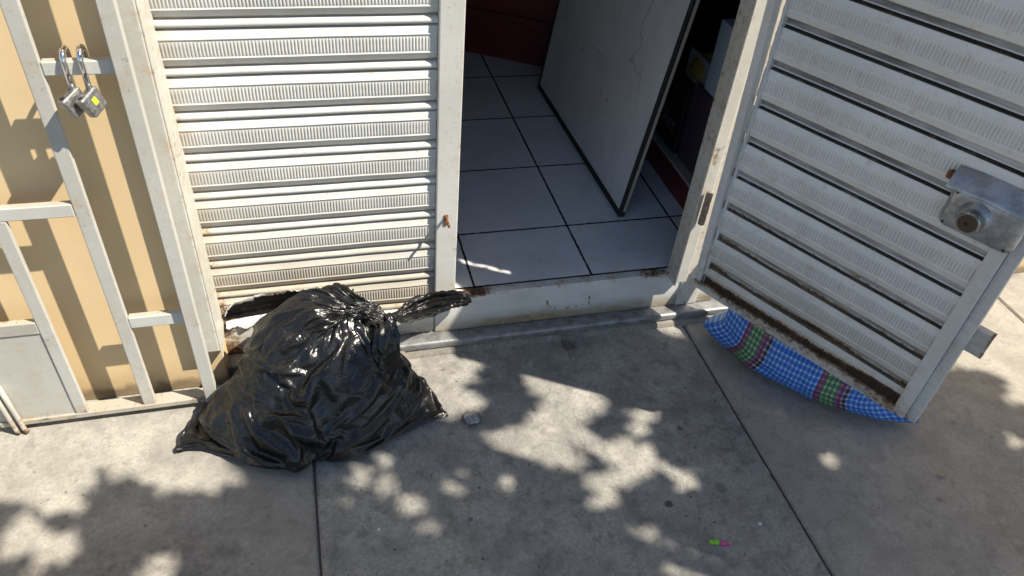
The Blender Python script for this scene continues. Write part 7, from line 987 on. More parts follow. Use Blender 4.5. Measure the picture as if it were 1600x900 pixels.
BAG_Z = """
12 0 0 0 -3 1 -1 3 3 6 4 5 4 11 -5 -21 -10 -2 -1 0 1 0 0 0 -1 0 0 0 1 -1 1 0 0 0 1 -1 1 0 -1 0 0 1 0 -1 1 -1 0 1 -1 -1 1 4 25 -13 22 4 -8 -21 1 -10 5 -9 0 2 6 -8 -1 6 0 0 0 0 0 0 6 4 5 5 -8 -1 2 1 -2 -2 1 8 0 1 -1 -1 -3 -4 -6 -2 -4 6 -10 17 -15 19 -33 -1 -2 18 11 -20 2 15 -10 -5 -5 11 -11 12 -7 17 -21 26 -5 1 1 2 1 1 2 3 0 -5 1 1 -3 -2 -1 -4 -3 0 -2 -1 0 0
23 2 3 1 -1 -3 -5 4 -11 0 -2 0 1 2 4 17 -27 -3 1 0 0 1 0 0 -1 1 -1 0 1 -1 1 0 0 0 0 1 -1 0 0 0 0 1 -1 1 0 -1 0 1 -2 1 -8 8 1 27 -22 15 -18 3 10 10 -16 12 2 -10 -7 7 8 -1 -1 9 -1 -5 1 -6 1 1 1 2 0 -6 2 -4 -4 -1 4 -4 10 -7 -6 -2 1 2 3 3 14 -7 2 13 -14 -19 -12 20 -2 2 -17 -6 21 -14 4 0 7 -12 9 -7 14 -9 6 14 -17 1 1 1 2 5 7 4 3 -2 -4 -2 -2 -2 -1 -1 1 0 1 5 1 0
32 -11 2 3 4 5 -5 -2 -1 0 0 -9 -7 -1 20 8 -28 -5 1 0 0 0 1 0 0 0 -1 1 0 0 1 -1 0 0 0 0 0 1 -1 0 1 0 0 0 -1 1 -1 0 0 -2 2 0 -2 5 25 -23 13 9 7 4 -4 -11 14 -3 -15 -3 -5 -3 -1 1 11 2 2 2 -9 -3 -1 4 9 2 -12 -2 3 -5 -3 -1 3 7 -13 5 12 5 4 5 5 1 -9 -10 4 -19 2 4 -18 -15 29 4 -20 5 7 1 -14 10 -8 10 21 -6 8 -6 2 -3 0 -1 -2 -2 3 3 1 1 3 0 -2 -2 0 0 0 1 4 -8 6 0
30 11 3 2 -4 -4 -3 -4 -12 -1 0 9 2 -10 20 -14 -18 -2 1 -1 1 -1 2 -1 0 0 1 0 0 0 0 0 0 0 0 0 0 0 0 1 -1 1 0 0 0 -1 0 0 0 0 0 -1 0 0 26 -20 1 19 -1 -5 13 6 1 6 -1 -4 -3 -5 -8 -4 7 -6 -2 0 5 -8 -2 3 10 -1 -14 5 3 -6 -6 4 -3 7 -3 -1 -2 2 2 4 5 6 8 -5 -26 19 -16 -18 23 -21 18 -19 5 0 3 -5 11 -9 10 16 -21 7 23 3 2 -9 -3 -2 -2 -1 1 1 1 0 2 6 -2 0 0 0 1 1 1 -3 -4 0
41 -1 5 1 -3 -2 -2 -4 -7 -5 -6 -3 4 13 10 -16 -8 -9 -2 -3 3 1 0 0 0 0 0 1 -1 0 0 0 0 0 0 0 -1 1 1 -1 1 -1 0 0 0 0 0 2 0 -2 1 -1 -1 3 18 3 5 -18 -4 -1 19 13 7 4 4 0 -1 -7 -2 -5 -5 4 -3 0 -5 -1 -5 -5 10 -5 -2 -2 0 -3 5 -10 -1 1 10 1 -8 0 10 2 1 3 0 -18 3 20 -9 -21 -7 10 -13 3 8 2 -11 7 -3 2 22 -7 -8 14 1 7 12 -3 -3 -4 -4 -2 0 1 2 0 1 1 1 2 -7 4 0 0 -7 11 -3 -1
39 -2 6 6 1 -1 -1 -4 -5 -6 -1 -6 -6 -2 8 9 -15 2 -11 -4 2 -3 -3 1 4 -1 1 0 -1 0 -1 1 0 0 0 0 0 0 1 0 0 -1 0 0 0 0 0 0 -2 4 0 3 7 11 6 5 -2 -5 -8 -12 1 13 14 14 9 4 -1 1 -8 -9 -7 6 2 -1 -6 -6 -5 -6 4 -1 -1 -4 2 -6 5 -5 -4 1 15 -5 1 1 -9 -4 -3 0 1 18 -2 -8 5 -22 6 -16 4 10 15 6 -17 14 -17 16 9 -26 17 7 9 2 -10 0 0 -1 0 1 3 1 -1 -1 1 4 1 1 -10 -1 0 -2 -2 14 2 -1
41 -1 4 10 1 -1 -3 -6 3 -6 -7 5 -5 -6 -4 2 11 -8 -3 7 -2 -6 -7 -8 -3 -1 -1 1 -1 1 0 0 0 0 0 -1 2 -1 2 -4 3 0 -1 0 -1 0 1 1 4 4 6 16 5 6 -8 -9 -3 -9 -4 -5 4 9 10 11 13 8 7 4 -5 -12 -5 6 -2 2 -3 -8 -7 -6 -5 -2 2 0 -3 -6 3 4 -3 -1 14 -2 2 -3 -3 -5 -7 -7 14 -14 29 -8 -22 15 -5 -8 -12 1 35 -23 13 -16 5 18 -12 7 3 12 9 -7 0 -1 -1 -2 -1 0 -1 -1 0 0 1 4 -3 5 -6 -5 -4 -2 -1 13 7 -4
51 -3 5 -3 11 -1 -4 -1 -3 0 -7 -6 9 -4 -4 8 2 -1 -4 -5 -13 -2 1 -1 -6 -10 -3 1 0 0 0 0 0 0 0 0 1 -1 0 -2 4 -3 0 1 1 2 3 20 9 1 5 1 -3 -8 -9 -6 -8 -3 0 1 6 6 11 10 4 14 7 6 4 -9 -5 6 -3 -4 2 -7 -6 -8 -7 -3 -3 4 -6 -5 -4 14 0 -3 11 0 2 -1 0 -4 -7 -7 -9 5 28 -17 1 -18 -7 23 -25 5 41 -21 -12 10 5 -14 8 13 0 15 4 1 -11 4 -1 -3 -2 -2 -1 -1 -1 0 1 2 -3 4 3 -4 -7 -7 -3 9 12 -3
59 0 -5 2 10 2 -4 0 -7 -5 -3 -5 3 6 3 -3 -11 -2 -2 -1 -3 -3 -3 -1 -3 4 -9 -9 -4 2 -1 0 0 0 0 0 0 -1 0 1 -2 1 7 7 11 10 3 1 -8 9 -5 1 -9 -7 -6 11 2 0 -5 1 -6 3 11 10 6 1 4 5 6 11 0 -11 1 5 1 -2 -12 -4 -8 -5 -4 -4 0 -6 -3 16 1 -3 8 2 -2 7 -1 -6 -1 -8 -10 8 -11 -13 26 -15 5 -15 13 6 1 -21 21 -3 -10 13 10 -7 -4 15 3 3 4 4 -8 -3 1 -1 -1 0 -1 0 1 -1 -3 7 0 -1 0 -9 -8 1 14 7
66 -1 -1 -3 10 5 -4 -5 -1 -5 -2 -5 -1 0 -1 -1 0 1 2 1 -1 -2 -2 -3 -5 -9 -3 4 0 -12 -7 -4 -2 -1 0 0 1 0 1 -3 6 21 11 4 6 -7 -5 0 -1 -6 -4 -4 -3 -2 -1 -3 6 -1 15 2 -1 0 0 9 6 5 3 -2 8 -3 10 -5 -7 6 -9 11 4 -6 -7 -8 -5 -5 -4 -4 -3 14 4 -2 4 5 -3 10 -5 2 -4 -6 -10 -13 -9 -2 25 -1 -23 12 -10 -4 0 -9 6 4 16 16 8 -1 -11 -8 0 1 5 13 10 -5 -9 -1 0 0 1 0 -1 -1 -1 5 6 2 -1 -7 -9 -6 7 13
72 6 -1 -1 -3 11 -3 -5 0 -7 -6 6 2 0 1 2 1 3 3 1 -2 -2 -3 -1 -2 -9 -12 -13 -4 11 1 1 1 1 1 1 2 0 0 0 1 0 0 -3 -4 -15 -6 -4 -2 -4 -3 -1 1 1 1 0 3 4 7 12 3 -8 10 9 4 -8 5 3 -3 9 5 -8 2 -11 -1 6 9 7 2 -9 -7 -6 -5 -2 -3 2 8 7 0 7 -2 8 -4 2 -1 -17 -2 -21 3 -8 20 -19 6 16 -7 -1 -1 -31 5 17 13 2 1 3 10 -2 -1 -7 2 0 6 10 0 -7 -6 -1 0 0 0 0 0 4 4 6 4 -11 -10 -4 3 9
74 14 1 0 -2 0 1 -5 -7 -1 1 8 4 1 5 2 3 2 2 0 -2 -3 -3 6 2 -9 -13 -13 -9 -9 0 6 -12 -7 -8 -4 -4 -2 -3 -2 -1 0 0 -1 0 12 -1 -1 0 2 2 3 2 0 -2 -1 1 2 3 2 4 4 4 6 13 -12 -8 -1 0 3 12 -4 -11 3 6 6 -5 4 7 10 -8 -8 -4 -10 11 2 5 7 2 -1 7 -2 4 0 -5 -14 -14 -7 4 -10 -3 4 10 9 -25 -2 8 -12 5 0 3 3 3 2 3 4 6 7 3 -1 -1 -1 3 1 4 -6 -4 -1 0 -1 1 1 3 4 3 8 -9 -10 -2 7
93 8 3 -4 -4 6 -5 -7 1 0 0 7 7 3 0 0 2 0 0 0 1 1 0 1 8 -17 -9 -3 4 -10 -4 -4 -4 -4 -5 -4 -4 0 -1 -2 -7 -4 1 2 4 -2 7 -1 -1 -1 0 -3 0 -2 -2 -2 0 2 2 1 3 4 3 4 5 5 -8 -2 -3 -2 -12 -5 8 3 7 7 -3 -1 14 2 -3 -5 -5 -9 17 3 4 -1 5 5 3 -1 4 -1 -11 -23 -2 -4 3 -5 -3 1 2 3 -7 0 -1 0 3 0 2 3 2 3 2 4 7 6 1 -1 -2 -2 -2 -1 0 4 -1 -3 -2 -3 0 3 4 4 2 -1 5 -7 -2 7
94 1 1 4 14 -1 -2 -5 -9 2 3 3 11 4 0 2 1 2 0 0 0 -1 0 -1 -8 2 -13 0 4 -7 -3 -3 -6 -3 -7 -7 0 -1 -2 -1 -6 -7 3 0 6 -5 -4 10 4 1 -2 -4 -8 -10 0 -1 2 7 9 1 -2 0 6 -1 -20 1 11 -12 -4 -3 -6 8 7 6 6 6 3 -1 -14 1 0 1 3 8 7 8 6 4 4 3 1 0 -1 -9 -8 -17 7 -2 2 -4 -1 1 2 -1 -11 4 -2 1 -6 10 6 3 -1 0 1 1 -9 4 3 2 -5 -1 7 10 -3 -3 3 3 3 -1 -1 0 2 3 1 -1 -1 2 5 -5
111 1 -1 -1 10 -16 1 2 3 1 0 2 11 7 2 3 1 3 -1 -1 -1 -4 -3 -4 2 -8 -3 -2 5 -4 -2 -6 -6 -3 -11 -3 0 -1 -2 -4 -7 -5 3 3 -2 -2 -7 3 5 10 -1 -6 -18 -1 2 -1 1 9 7 5 0 0 4 -17 2 -5 1 0 -8 -4 -1 6 8 8 6 4 3 -6 -8 -2 2 -1 5 9 7 6 3 3 6 2 0 -4 -7 -12 -11 5 7 0 -2 1 -1 -1 -4 -4 -2 3 -5 3 -9 13 8 3 -1 -1 1 -2 -6 -8 -1 -2 1 1 13 6 5 -2 -2 0 3 5 2 1 2 2 2 -1 0 2 -7 7
112 4 6 5 -10 3 5 1 2 -2 -3 -1 5 14 0 9 1 3 -1 -2 -1 -3 -3 -7 -1 -2 -2 -2 0 1 -5 -4 -7 -5 -9 -3 0 -2 -2 -4 -8 -4 4 2 0 -2 -6 -4 4 10 0 -5 -21 -2 2 2 3 4 8 7 4 2 0 -9 -5 2 -3 2 -9 -6 -2 5 5 8 8 3 3 -2 -9 0 0 1 0 8 4 5 7 6 6 -1 -5 -8 -10 -10 5 6 8 -1 0 0 -3 -2 -3 -3 -2 2 -6 -3 -5 14 10 4 -1 -3 1 -12 -4 -1 0 0 0 1 -2 13 5 2 1 -2 4 2 1 1 2 3 1 1 5 -15 -3 2
128 4 4 -2 0 3 3 1 0 1 -4 -3 -1 16 4 10 2 2 -1 -1 -2 -2 -5 -8 1 -2 -2 -2 0 -3 -2 -4 -8 -9 -4 -3 -1 -2 -2 -5 -8 -3 -6 3 7 2 -5 -6 -1 9 1 -3 -19 -9 5 5 2 2 7 3 11 3 -12 -4 9 -7 5 -3 -5 -8 -1 4 5 6 5 3 3 -4 -4 1 -5 0 2 5 8 9 7 6 0 -8 -7 -10 -10 5 7 7 8 0 1 -1 -4 -3 -3 -2 -2 1 -6 -4 -5 9 14 4 0 -3 -5 -5 -2 -1 -1 -2 1 -4 -1 3 9 -2 1 9 -2 5 5 3 2 3 1 -6 -5 -2 3 2
144 4 4 -3 2 2 3 1 -4 -7 1 2 -1 -4 20 12 4 1 0 -1 -3 -13 -5 1 2 -1 -4 0 -2 -4 -3 -3 -4 -11 -2 -4 -3 -1 -5 -8 -2 -3 -8 0 8 -1 4 -6 -5 5 -3 2 -13 -10 7 5 1 -3 4 1 9 13 -6 -4 -5 -1 -2 6 -3 -8 0 4 5 5 4 2 1 -1 -1 -4 -1 1 4 5 -1 12 9 2 -10 -8 -9 -9 5 7 7 7 4 6 -6 5 -5 -4 -2 -2 -2 1 -7 -11 0 7 14 1 6 -4 -3 -7 1 -1 -2 -1 0 -3 -2 -2 2 2 7 9 -3 -2 1 3 3 2 3 8 -5 -2 3 0
156 0 -1 -3 9 -1 -1 5 1 -5 -3 -2 0 1 17 11 1 -4 -2 -1 -2 -1 -3 2 -1 -2 -1 0 -6 -1 -1 -3 -14 -1 -3 -4 -4 -5 -6 -4 0 -4 -7 -6 9 -2 2 3 -5 -4 -3 -2 1 -10 2 8 2 -2 -5 2 3 13 10 -8 -2 -1 -4 -7 6 -3 0 4 5 5 2 -7 -2 3 2 0 0 1 2 -1 3 11 12 -5 -12 -10 -9 5 6 6 7 9 5 4 -9 9 -5 -6 -2 -1 -2 -9 -10 1 -1 4 13 4 3 0 -5 -4 -3 -2 -2 4 -5 -1 -1 -1 0 3 6 9 -3 -2 3 1 1 2 -1 2 8 2 2 2
157 -1 0 9 -3 -1 3 1 0 7 -1 -2 0 -1 10 14 -3 -2 1 1 0 -1 -3 2 -1 -2 0 -5 -3 -2 -2 -4 -12 -5 2 -3 -4 -4 -8 -2 -2 -3 -8 -8 6 -2 2 3 3 -4 -2 -2 0 -11 2 2 6 0 -5 -2 1 4 7 15 -5 -3 -7 -7 -4 7 4 0 9 1 0 -1 -3 -3 -3 0 1 2 2 5 10 8 -7 1 -12 -8 2 5 6 6 7 8 7 -6 -3 12 -5 -6 -2 -1 -4 -8 -9 0 -1 0 13 0 -6 11 1 -4 -3 -2 -2 3 -6 1 -1 -2 -1 3 6 8 -2 -4 3 5 2 2 -1 -4 0 6 -5 10
167 2 1 0 2 1 3 0 -1 8 0 0 0 -1 5 12 -3 3 2 0 0 -1 -3 2 0 -2 -5 -4 -3 -4 -3 -3 -7 -13 9 -1 -3 -5 -16 -3 0 4 -12 -4 -1 2 2 2 3 3 -2 -1 -11 0 0 1 -1 4 -1 -2 0 6 5 1 3 4 -7 -9 -7 0 12 8 6 2 0 -3 -2 -3 -2 -1 0 4 2 7 9 3 -9 -8 -5 -3 4 6 6 6 7 8 -4 -7 7 13 -7 -5 -2 -2 -4 -7 -10 0 -1 -2 10 -4 -9 9 11 0 -3 -3 -1 -3 -2 -1 3 -3 -1 1 5 9 -4 -2 2 3 5 3 2 -4 -2 0 4 0
182 1 0 -2 2 2 1 1 0 -2 -4 10 6 0 5 5 3 2 0 -1 -1 -7 6 2 -8 -11 -3 -8 -2 -3 -3 -9 -4 6 9 0 -1 -17 -13 2 2 5 -11 -6 2 -1 2 2 3 3 1 -2 -10 1 -1 0 -2 -1 3 2 1 2 0 9 1 0 -3 -8 -6 -1 6 15 3 4 -9 0 3 -1 -1 0 -1 3 6 7 5 1 -10 -8 -4 -1 5 7 6 6 6 -3 -7 1 11 12 -8 -3 -2 -3 -7 -7 -5 -2 -1 -2 6 -10 1 -4 10 12 -4 -1 -1 -2 -2 -3 -1 3 -2 0 5 7 -4 -2 2 3 3 0 -1 8 0 0 3 0
190 -5 -2 8 0 2 4 1 1 -3 -1 -2 13 6 4 2 2 0 -4 -4 -2 2 8 -14 -9 -9 -7 -7 -4 -4 -2 2 4 8 7 2 -7 -17 -5 3 3 1 -14 2 0 -2 -1 2 3 4 0 -5 -2 0 -2 0 -3 -3 1 6 3 3 0 2 -4 -1 -1 3 -4 1 5 13 4 -9 3 -1 1 0 -1 -1 1 6 6 5 3 -1 -10 -6 -7 4 6 7 7 5 -6 -7 -2 7 12 11 -7 -7 1 -2 -6 -8 -4 -2 -1 -8 5 -3 1 -4 -4 18 0 -1 0 -1 -2 -3 -4 0 4 1 2 7 -5 2 2 2 4 1 -1 -4 8 -6 -1 8
199 -2 0 4 2 3 2 0 2 -4 2 0 1 16 1 0 -3 1 -1 -2 0 2 2 -19 -10 -10 -10 -2 -2 -1 1 5 4 7 6 3 -13 -6 -5 4 3 -10 -4 1 -1 0 -2 0 1 5 -2 0 1 -3 -1 -2 -3 -2 -3 6 6 4 3 -1 -3 -2 -4 -2 7 1 8 9 -8 2 1 2 1 0 -3 0 3 6 7 3 1 -2 -8 -12 1 5 7 7 5 -7 -8 -3 3 9 12 10 -7 -7 -2 1 -4 -8 -4 -1 -19 5 9 -2 -4 -12 0 17 -7 2 0 5 2 -1 -4 -5 1 6 5 5 -3 -4 0 9 5 2 -2 -3 -2 5 -1 1
209 -1 3 1 0 3 3 2 -1 1 -5 4 7 7 3 1 1 0 -1 -3 -1 0 -6 -18 -10 -7 -1 -2 -2 -4 3 4 4 3 0 10 -10 -4 -4 4 -1 -9 0 -1 -1 -1 -2 -1 2 1 2 1 1 -2 -2 -3 -4 -3 0 0 9 5 3 1 -2 -3 -4 -1 2 9 8 -6 7 0 -2 3 1 1 -4 0 6 6 5 2 0 -5 -15 0 2 6 7 6 -8 -8 -4 1 5 11 11 8 -6 -7 -3 -1 1 -8 -8 -18 3 4 3 4 -9 -14 0 16 -10 -4 3 4 5 4 1 -4 -5 0 6 6 -6 0 7 8 8 1 0 -3 -2 5 -2 0
225 -3 -5 -2 3 9 1 -1 5 -6 5 3 8 5 1 1 -3 1 3 -2 -4 -5 -11 -17 -3 -2 1 -3 -3 -4 0 6 4 3 0 6 -4 -4 -4 0 -2 -1 -1 -3 -2 -1 -3 0 2 2 2 2 1 -3 -6 -1 -3 -3 -1 2 2 8 4 2 -1 -2 -3 -1 3 8 -1 8 4 1 -5 0 4 2 -5 2 6 5 3 0 -5 -11 1 1 2 6 6 -7 -10 0 -1 2 5 11 11 3 -7 -2 -4 -1 -1 -11 -7 -16 8 2 1 -2 -13 -1 1 0 5 -3 -2 1 2 2 2 4 -1 -3 -1 0 1 6 9 9 7 0 -2 2 -2 0 3 -1
233 -2 1 -1 4 2 0 0 2 -2 6 9 4 7 4 -2 -4 0 3 -4 -9 -11 -16 -1 -3 0 2 -4 -2 -5 0 3 4 5 0 4 -10 5 -3 0 0 -1 -1 -4 -3 -2 -4 1 1 3 3 2 0 -3 -6 -5 -4 -4 3 3 4 2 3 4 3 -1 -2 -1 -2 6 11 5 1 -1 -3 2 3 4 -4 3 4 3 0 -6 -5 2 1 -1 4 4 -15 -2 4 1 0 1 6 9 11 1 -5 -7 0 -2 -3 -13 -11 -11 11 -4 -3 -1 0 0 -2 2 4 -2 -2 0 -1 -2 -2 2 3 4 0 0 0 8 3 9 8 4 -1 -3 4 0 1 -2
247 -3 1 2 5 1 -2 -1 0 3 6 9 8 5 0 -2 -2 -2 2 -9 -16 -12 -2 -2 -4 4 1 -4 -3 -4 0 1 3 6 2 -11 5 3 -1 0 1 -1 -2 -4 -4 -4 -2 0 2 3 3 3 -2 -5 -3 -5 -6 -4 -1 4 6 5 3 1 3 2 0 0 1 5 5 6 5 -1 -6 -3 0 12 2 2 1 -1 -6 -2 4 1 -1 1 2 -17 3 5 2 0 -1 0 6 9 10 1 -4 -7 -2 -3 -6 -12 -13 -8 8 4 -1 -1 0 -1 -3 2 0 -3 3 0 0 -3 -5 -4 1 4 6 4 1 2 4 7 5 1 7 3 -1 -3 -2 -3
263 -2 1 2 3 1 0 -1 0 2 4 1 13 9 2 -2 -5 0 -3 -11 -16 -11 -5 -2 5 4 -1 -3 -7 1 0 0 2 4 -9 0 5 -3 7 0 1 -1 -2 -4 -5 -3 -3 0 2 3 4 3 -5 -2 -3 -5 -6 -5 -1 4 7 5 3 2 0 0 0 3 4 -3 6 9 7 -2 -3 -3 0 2 8 5 -1 -7 -3 7 4 -1 -1 -2 -16 8 3 3 0 -1 -2 1 5 9 7 -2 -6 -3 -2 -2 -9 -14 -10 -6 4 5 6 -3 -3 5 -3 0 -3 1 2 1 0 -2 -5 -6 -4 2 4 5 7 5 6 7 5 0 -4 1 4 -3 -1 0
277 1 0 0 0 -1 -2 -3 -3 1 4 8 12 4 -5 0 10 -6 -1 -10 -15 -9 -2 -3 1 0 -1 0 0 1 0 0 0 -4 -1 -1 4 -5 7 2 2 0 -3 -4 -5 -3 -3 0 2 3 4 3 -4 -3 -2 -5 -6 -5 -2 5 6 5 4 2 1 1 0 -1 5 3 -2 5 6 6 -2 -2 -2 4 3 7 -7 -5 7 6 2 -2 -6 -14 0 10 6 1 0 -2 -2 1 5 7 3 -5 -4 -5 -4 4 -12 -14 -8 -4 5 6 4 0 -3 -5 3 3 -1 2 0 -1 -1 0 -3 -5 -4 -1 2 3 4 6 9 10 4 1 -1 -2 -2 -1 0 2
283 6 -2 -3 -7 -1 0 0 2 5 1 5 6 5 3 4 7 -6 -6 -7 -14 -6 -6 3 2 -1 0 -2 -8 6 4 0 -1 -6 -1 0 -5 3 -3 7 6 2 -2 -4 -4 -4 -2 -1 1 3 4 4 -4 -2 -3 -4 -6 -5 -2 2 6 4 3 3 3 2 1 -1 1 6 3 1 3 1 -1 0 3 4 3 5 -9 -1 7 6 -4 -6 -12 -4 8 8 7 1 0 -2 -3 1 5 4 -3 2 -3 -5 -1 -3 -16 -11 -5 -3 0 2 9 2 0 -5 -1 2 6 0 -7 2 1 0 0 -3 -3 -1 2 2 3 6 9 7 3 -2 3 -1 -1 -1 -1 -3
298 -3 -13 -1 1 3 3 4 2 1 3 4 6 6 2 3 -2 -15 -8 -6 -3 0 0 3 1 0 -3 -6 -2 2 1 1 3 -7 1 0 -17 5 -3 6 5 3 0 -9 2 1 -1 1 1 3 3 4 -3 -2 -2 -4 -5 -5 -2 1 2 1 1 3 4 5 3 3 1 4 4 3 2 2 0 1 4 4 1 -1 -4 -3 7 -8 -6 0 -10 7 9 6 -7 8 3 -2 0 1 4 -2 3 1 -1 -4 -3 -8 -16 -10 -1 -4 1 2 -1 5 3 -2 -4 5 0 6 -8 2 1 0 -1 0 0 0 2 2 3 5 6 4 2 -2 5 -2 -1 0 0 -1
300 -2 1 -2 0 3 4 1 -1 2 4 6 0 5 8 -1 -13 -8 -3 -2 -1 -2 2 3 0 -4 -4 -2 0 1 2 0 -4 -1 0 -18 -6 -2 2 5 6 3 1 -10 0 2 1 0 4 6 5 4 -1 -2 -2 -3 -4 -3 -2 0 1 0 -1 -2 6 2 3 4 6 1 7 6 3 1 -1 -2 1 0 -2 -3 7 0 -2 -9 1 -8 3 9 3 -4 -6 10 5 6 1 1 1 0 3 2 -1 -4 -5 -11 -15 -7 0 -5 -2 4 -1 3 0 -1 -1 4 3 -1 -3 1 3 -1 -1 2 -7 1 1 1 8 3 2 4 4 2 3 -8 -2 0 1 4
315 3 -2 -3 -2 1 1 -1 1 3 4 2 4 7 6 -5 -10 -5 -3 -3 1 -4 6 2 0 -4 -4 -2 1 1 0 0 -4 -1 -16 -7 -1 -2 -2 2 4 5 0 -10 -1 1 2 2 3 4 5 10 3 0 -2 -2 -4 -2 -1 0 -1 -3 -4 -3 6 5 4 1 4 7 4 0 5 6 2 1 1 1 -3 -8 -5 -3 0 -1 2 -1 4 -4 0 -2 -5 6 0 3 3 8 6 4 3 0 1 1 -7 -11 -15 -2 -2 -4 -5 5 -2 -2 1 0 1 3 4 1 -3 0 3 1 -2 -2 0 1 2 0 -3 6 2 5 4 3 2 -7 -5 -3 1 1
335 -1 -5 -3 1 0 1 0 0 0 2 3 7 4 2 -7 -3 -5 -1 -2 -1 -4 8 0 -1 -2 -4 -1 1 1 0 -3 -3 -12 -7 -6 -5 3 -2 0 2 2 -1 -1 -6 -1 1 2 3 4 6 7 10 2 0 -2 -2 -1 -4 -2 -2 -2 -5 -3 2 6 7 5 -1 1 4 7 9 2 -2 -1 0 1 -1 1 -7 -5 1 2 3 -6 -1 2 4 -3 -7 -7 -1 1 2 4 6 12 -5 -3 0 1 15 -15 -6 -4 0 -6 -5 6 -1 -3 -1 1 2 2 2 3 -2 0 1 3 -1 -1 2 2 1 -2 -4 -2 2 4 4 6 4 -7 -4 -1 4 3
343 5 -2 -3 -1 1 -1 0 1 0 1 3 2 2 2 -3 -3 -4 -5 -3 -1 4 1 1 0 0 -3 -1 2 1 -1 -3 -4 -14 -7 -7 -1 3 -3 0 4 2 0 -2 -5 -3 3 0 0 4 7 8 9 4 1 0 -1 -3 -2 -2 -4 -6 -5 -2 2 3 4 5 9 2 5 6 3 -4 0 2 5 3 -1 -7 -5 -1 4 2 -2 -1 -3 4 0 -2 -7 -8 -7 -1 0 0 3 14 -3 3 5 7 -2 -5 1 -7 0 -7 -4 5 1 -3 -1 1 2 1 1 4 -1 0 2 1 0 1 2 0 0 -3 -4 -3 0 2 2 3 6 4 -2 -2 -1 0
360 -3 -4 -4 7 -3 3 2 0 -1 1 3 2 1 -1 -4 -7 -2 -2 0 1 4 0 -1 0 -1 -2 0 2 1 -1 -3 -6 -15 -7 -6 1 3 -3 0 2 3 2 -2 -3 -5 -1 5 -1 3 7 8 8 3 3 2 0 -5 0 -2 -4 -6 -7 -3 -1 4 6 6 -2 11 6 2 3 3 -1 4 5 2 -2 -4 -5 -1 4 4 -2 -5 -1 1 1 -6 -9 -7 -5 -2 2 2 0 -2 7 9 7 8 -4 -2 -4 -3 -1 -7 -4 5 2 -2 -1 1 2 0 0 3 -2 -3 9 2 0 0 2 1 0 -4 -5 -4 -1 2 2 0 0 4 7 2 -1 0
377 -2 -5 -3 -2 0 8 2 -1 -1 1 2 1 -1 -5 -6 -3 0 0 1 1 3 -2 -1 1 -2 -2 0 3 0 -1 -3 -7 -16 -6 -5 2 4 -2 0 1 1 -4 -1 4 -8 0 2 3 4 6 8 6 4 4 2 -2 -2 -3 -3 -6 -6 0 -5 -2 4 7 5 3 0 7 11 2 1 1 4 -2 2 -4 -6 3 -4 5 5 1 -3 -1 -1 0 -9 -6 -7 -5 0 4 0 -6 4 8 9 7 7 -2 -3 -3 -3 -4 -6 -3 1 6 -1 -2 1 3 1 0 0 -4 -6 10 6 2 1 2 1 -1 -5 -6 -5 -1 2 3 2 0 -1 7 -1 7 0
393 -1 -4 -5 -1 0 -3 3 1 3 1 -2 6 -4 -8 -5 0 3 1 0 1 0 -5 0 3 -1 -2 0 2 0 0 -4 -12 -12 -5 -4 -2 7 0 1 1 1 -6 -4 -2 -1 3 2 3 4 6 4 3 1 9 5 -6 -4 -3 -3 -3 -7 0 1 -1 4 7 5 5 2 5 4 2 -1 1 4 10 3 -4 -7 -10 -1 6 8 -7 -6 -2 0 2 4 -6 -8 -6 2 2 -8 2 6 9 8 6 6 -2 -2 -3 -3 -5 -6 -2 1 3 -3 3 1 2 1 -5 -10 4 -3 7 10 3 2 0 -2 6 -5 -8 -6 -3 3 6 1 -2 3 2 -4 5 7
405 1 -9 -6 -2 1 3 0 1 4 3 -4 -3 0 -2 -2 0 2 1 -1 -1 -3 -3 0 2 0 -1 1 1 -2 -4 0 -12 -10 -8 -3 1 2 2 2 5 0 -5 -6 -4 0 3 3 3 5 2 -2 3 3 7 7 4 -7 -4 -4 -3 -6 -9 0 5 2 13 9 7 3 5 4 2 -2 1 4 4 2 -1 -3 -11 -2 6 4 -2 -4 -2 0 0 -2 -4 -3 -5 -9 -2 4 5 6 7 9 5 4 -1 -1 -3 -4 -5 -5 -2 0 -1 1 1 -1 -4 4 -7 -1 -3 0 4 11 6 2 0 -3 0 4 -10 -8 -1 6 4 1 0 -5 -1 1 3 3
406 11 -8 -3 -2 1 3 2 -2 0 7 -4 0 -1 -3 -3 -4 6 1 -2 -2 -3 -3 1 2 0 -1 1 -1 -4 0 -4 -9 -9 -9 0 1 2 2 2 2 -2 -1 -6 -5 -3 0 6 7 2 -3 0 2 4 4 8 0 6 -4 -3 -3 -7 -10 -9 3 6 11 10 10 9 1 -4 0 1 -1 1 7 5 -2 -6 7 -1 6 5 -3 -6 -4 -4 6 -3 -2 -6 -7 -9 -1 7 4 7 8 7 4 3 -1 -1 -2 -4 -5 -5 -2 0 0 0 -2 -3 -6 5 -2 -1 -2 0 1 7 9 2 -1 -1 -4 2 -2 -8 0 5 3 1 -1 -6 -1 0 1 3
422 2 -2 -1 -2 3 3 2 -2 -5 8 -3 -1 -3 -4 -4 2 6 -2 -3 -3 -2 -1 2 2 -1 -2 -2 -1 0 -2 -7 -6 -9 -8 -4 0 3 7 -1 -2 5 -1 -6 -4 -3 0 2 2 6 -2 -1 1 5 5 3 -3 4 6 1 -6 -2 -9 -8 -5 7 11 10 8 10 -4 2 -1 -2 1 8 10 6 -4 -5 -11 1 7 12 -7 -6 -4 2 8 1 -11 -3 -5 -8 0 0 8 9 3 -2 9 10 0 0 0 -5 -5 -5 -2 -1 -1 -3 -3 -4 -5 0 0 3 1 1 0 3 8 1 -7 1 0 0 1 -3 -3 2 4 4 0 -6 0 -2 2 3
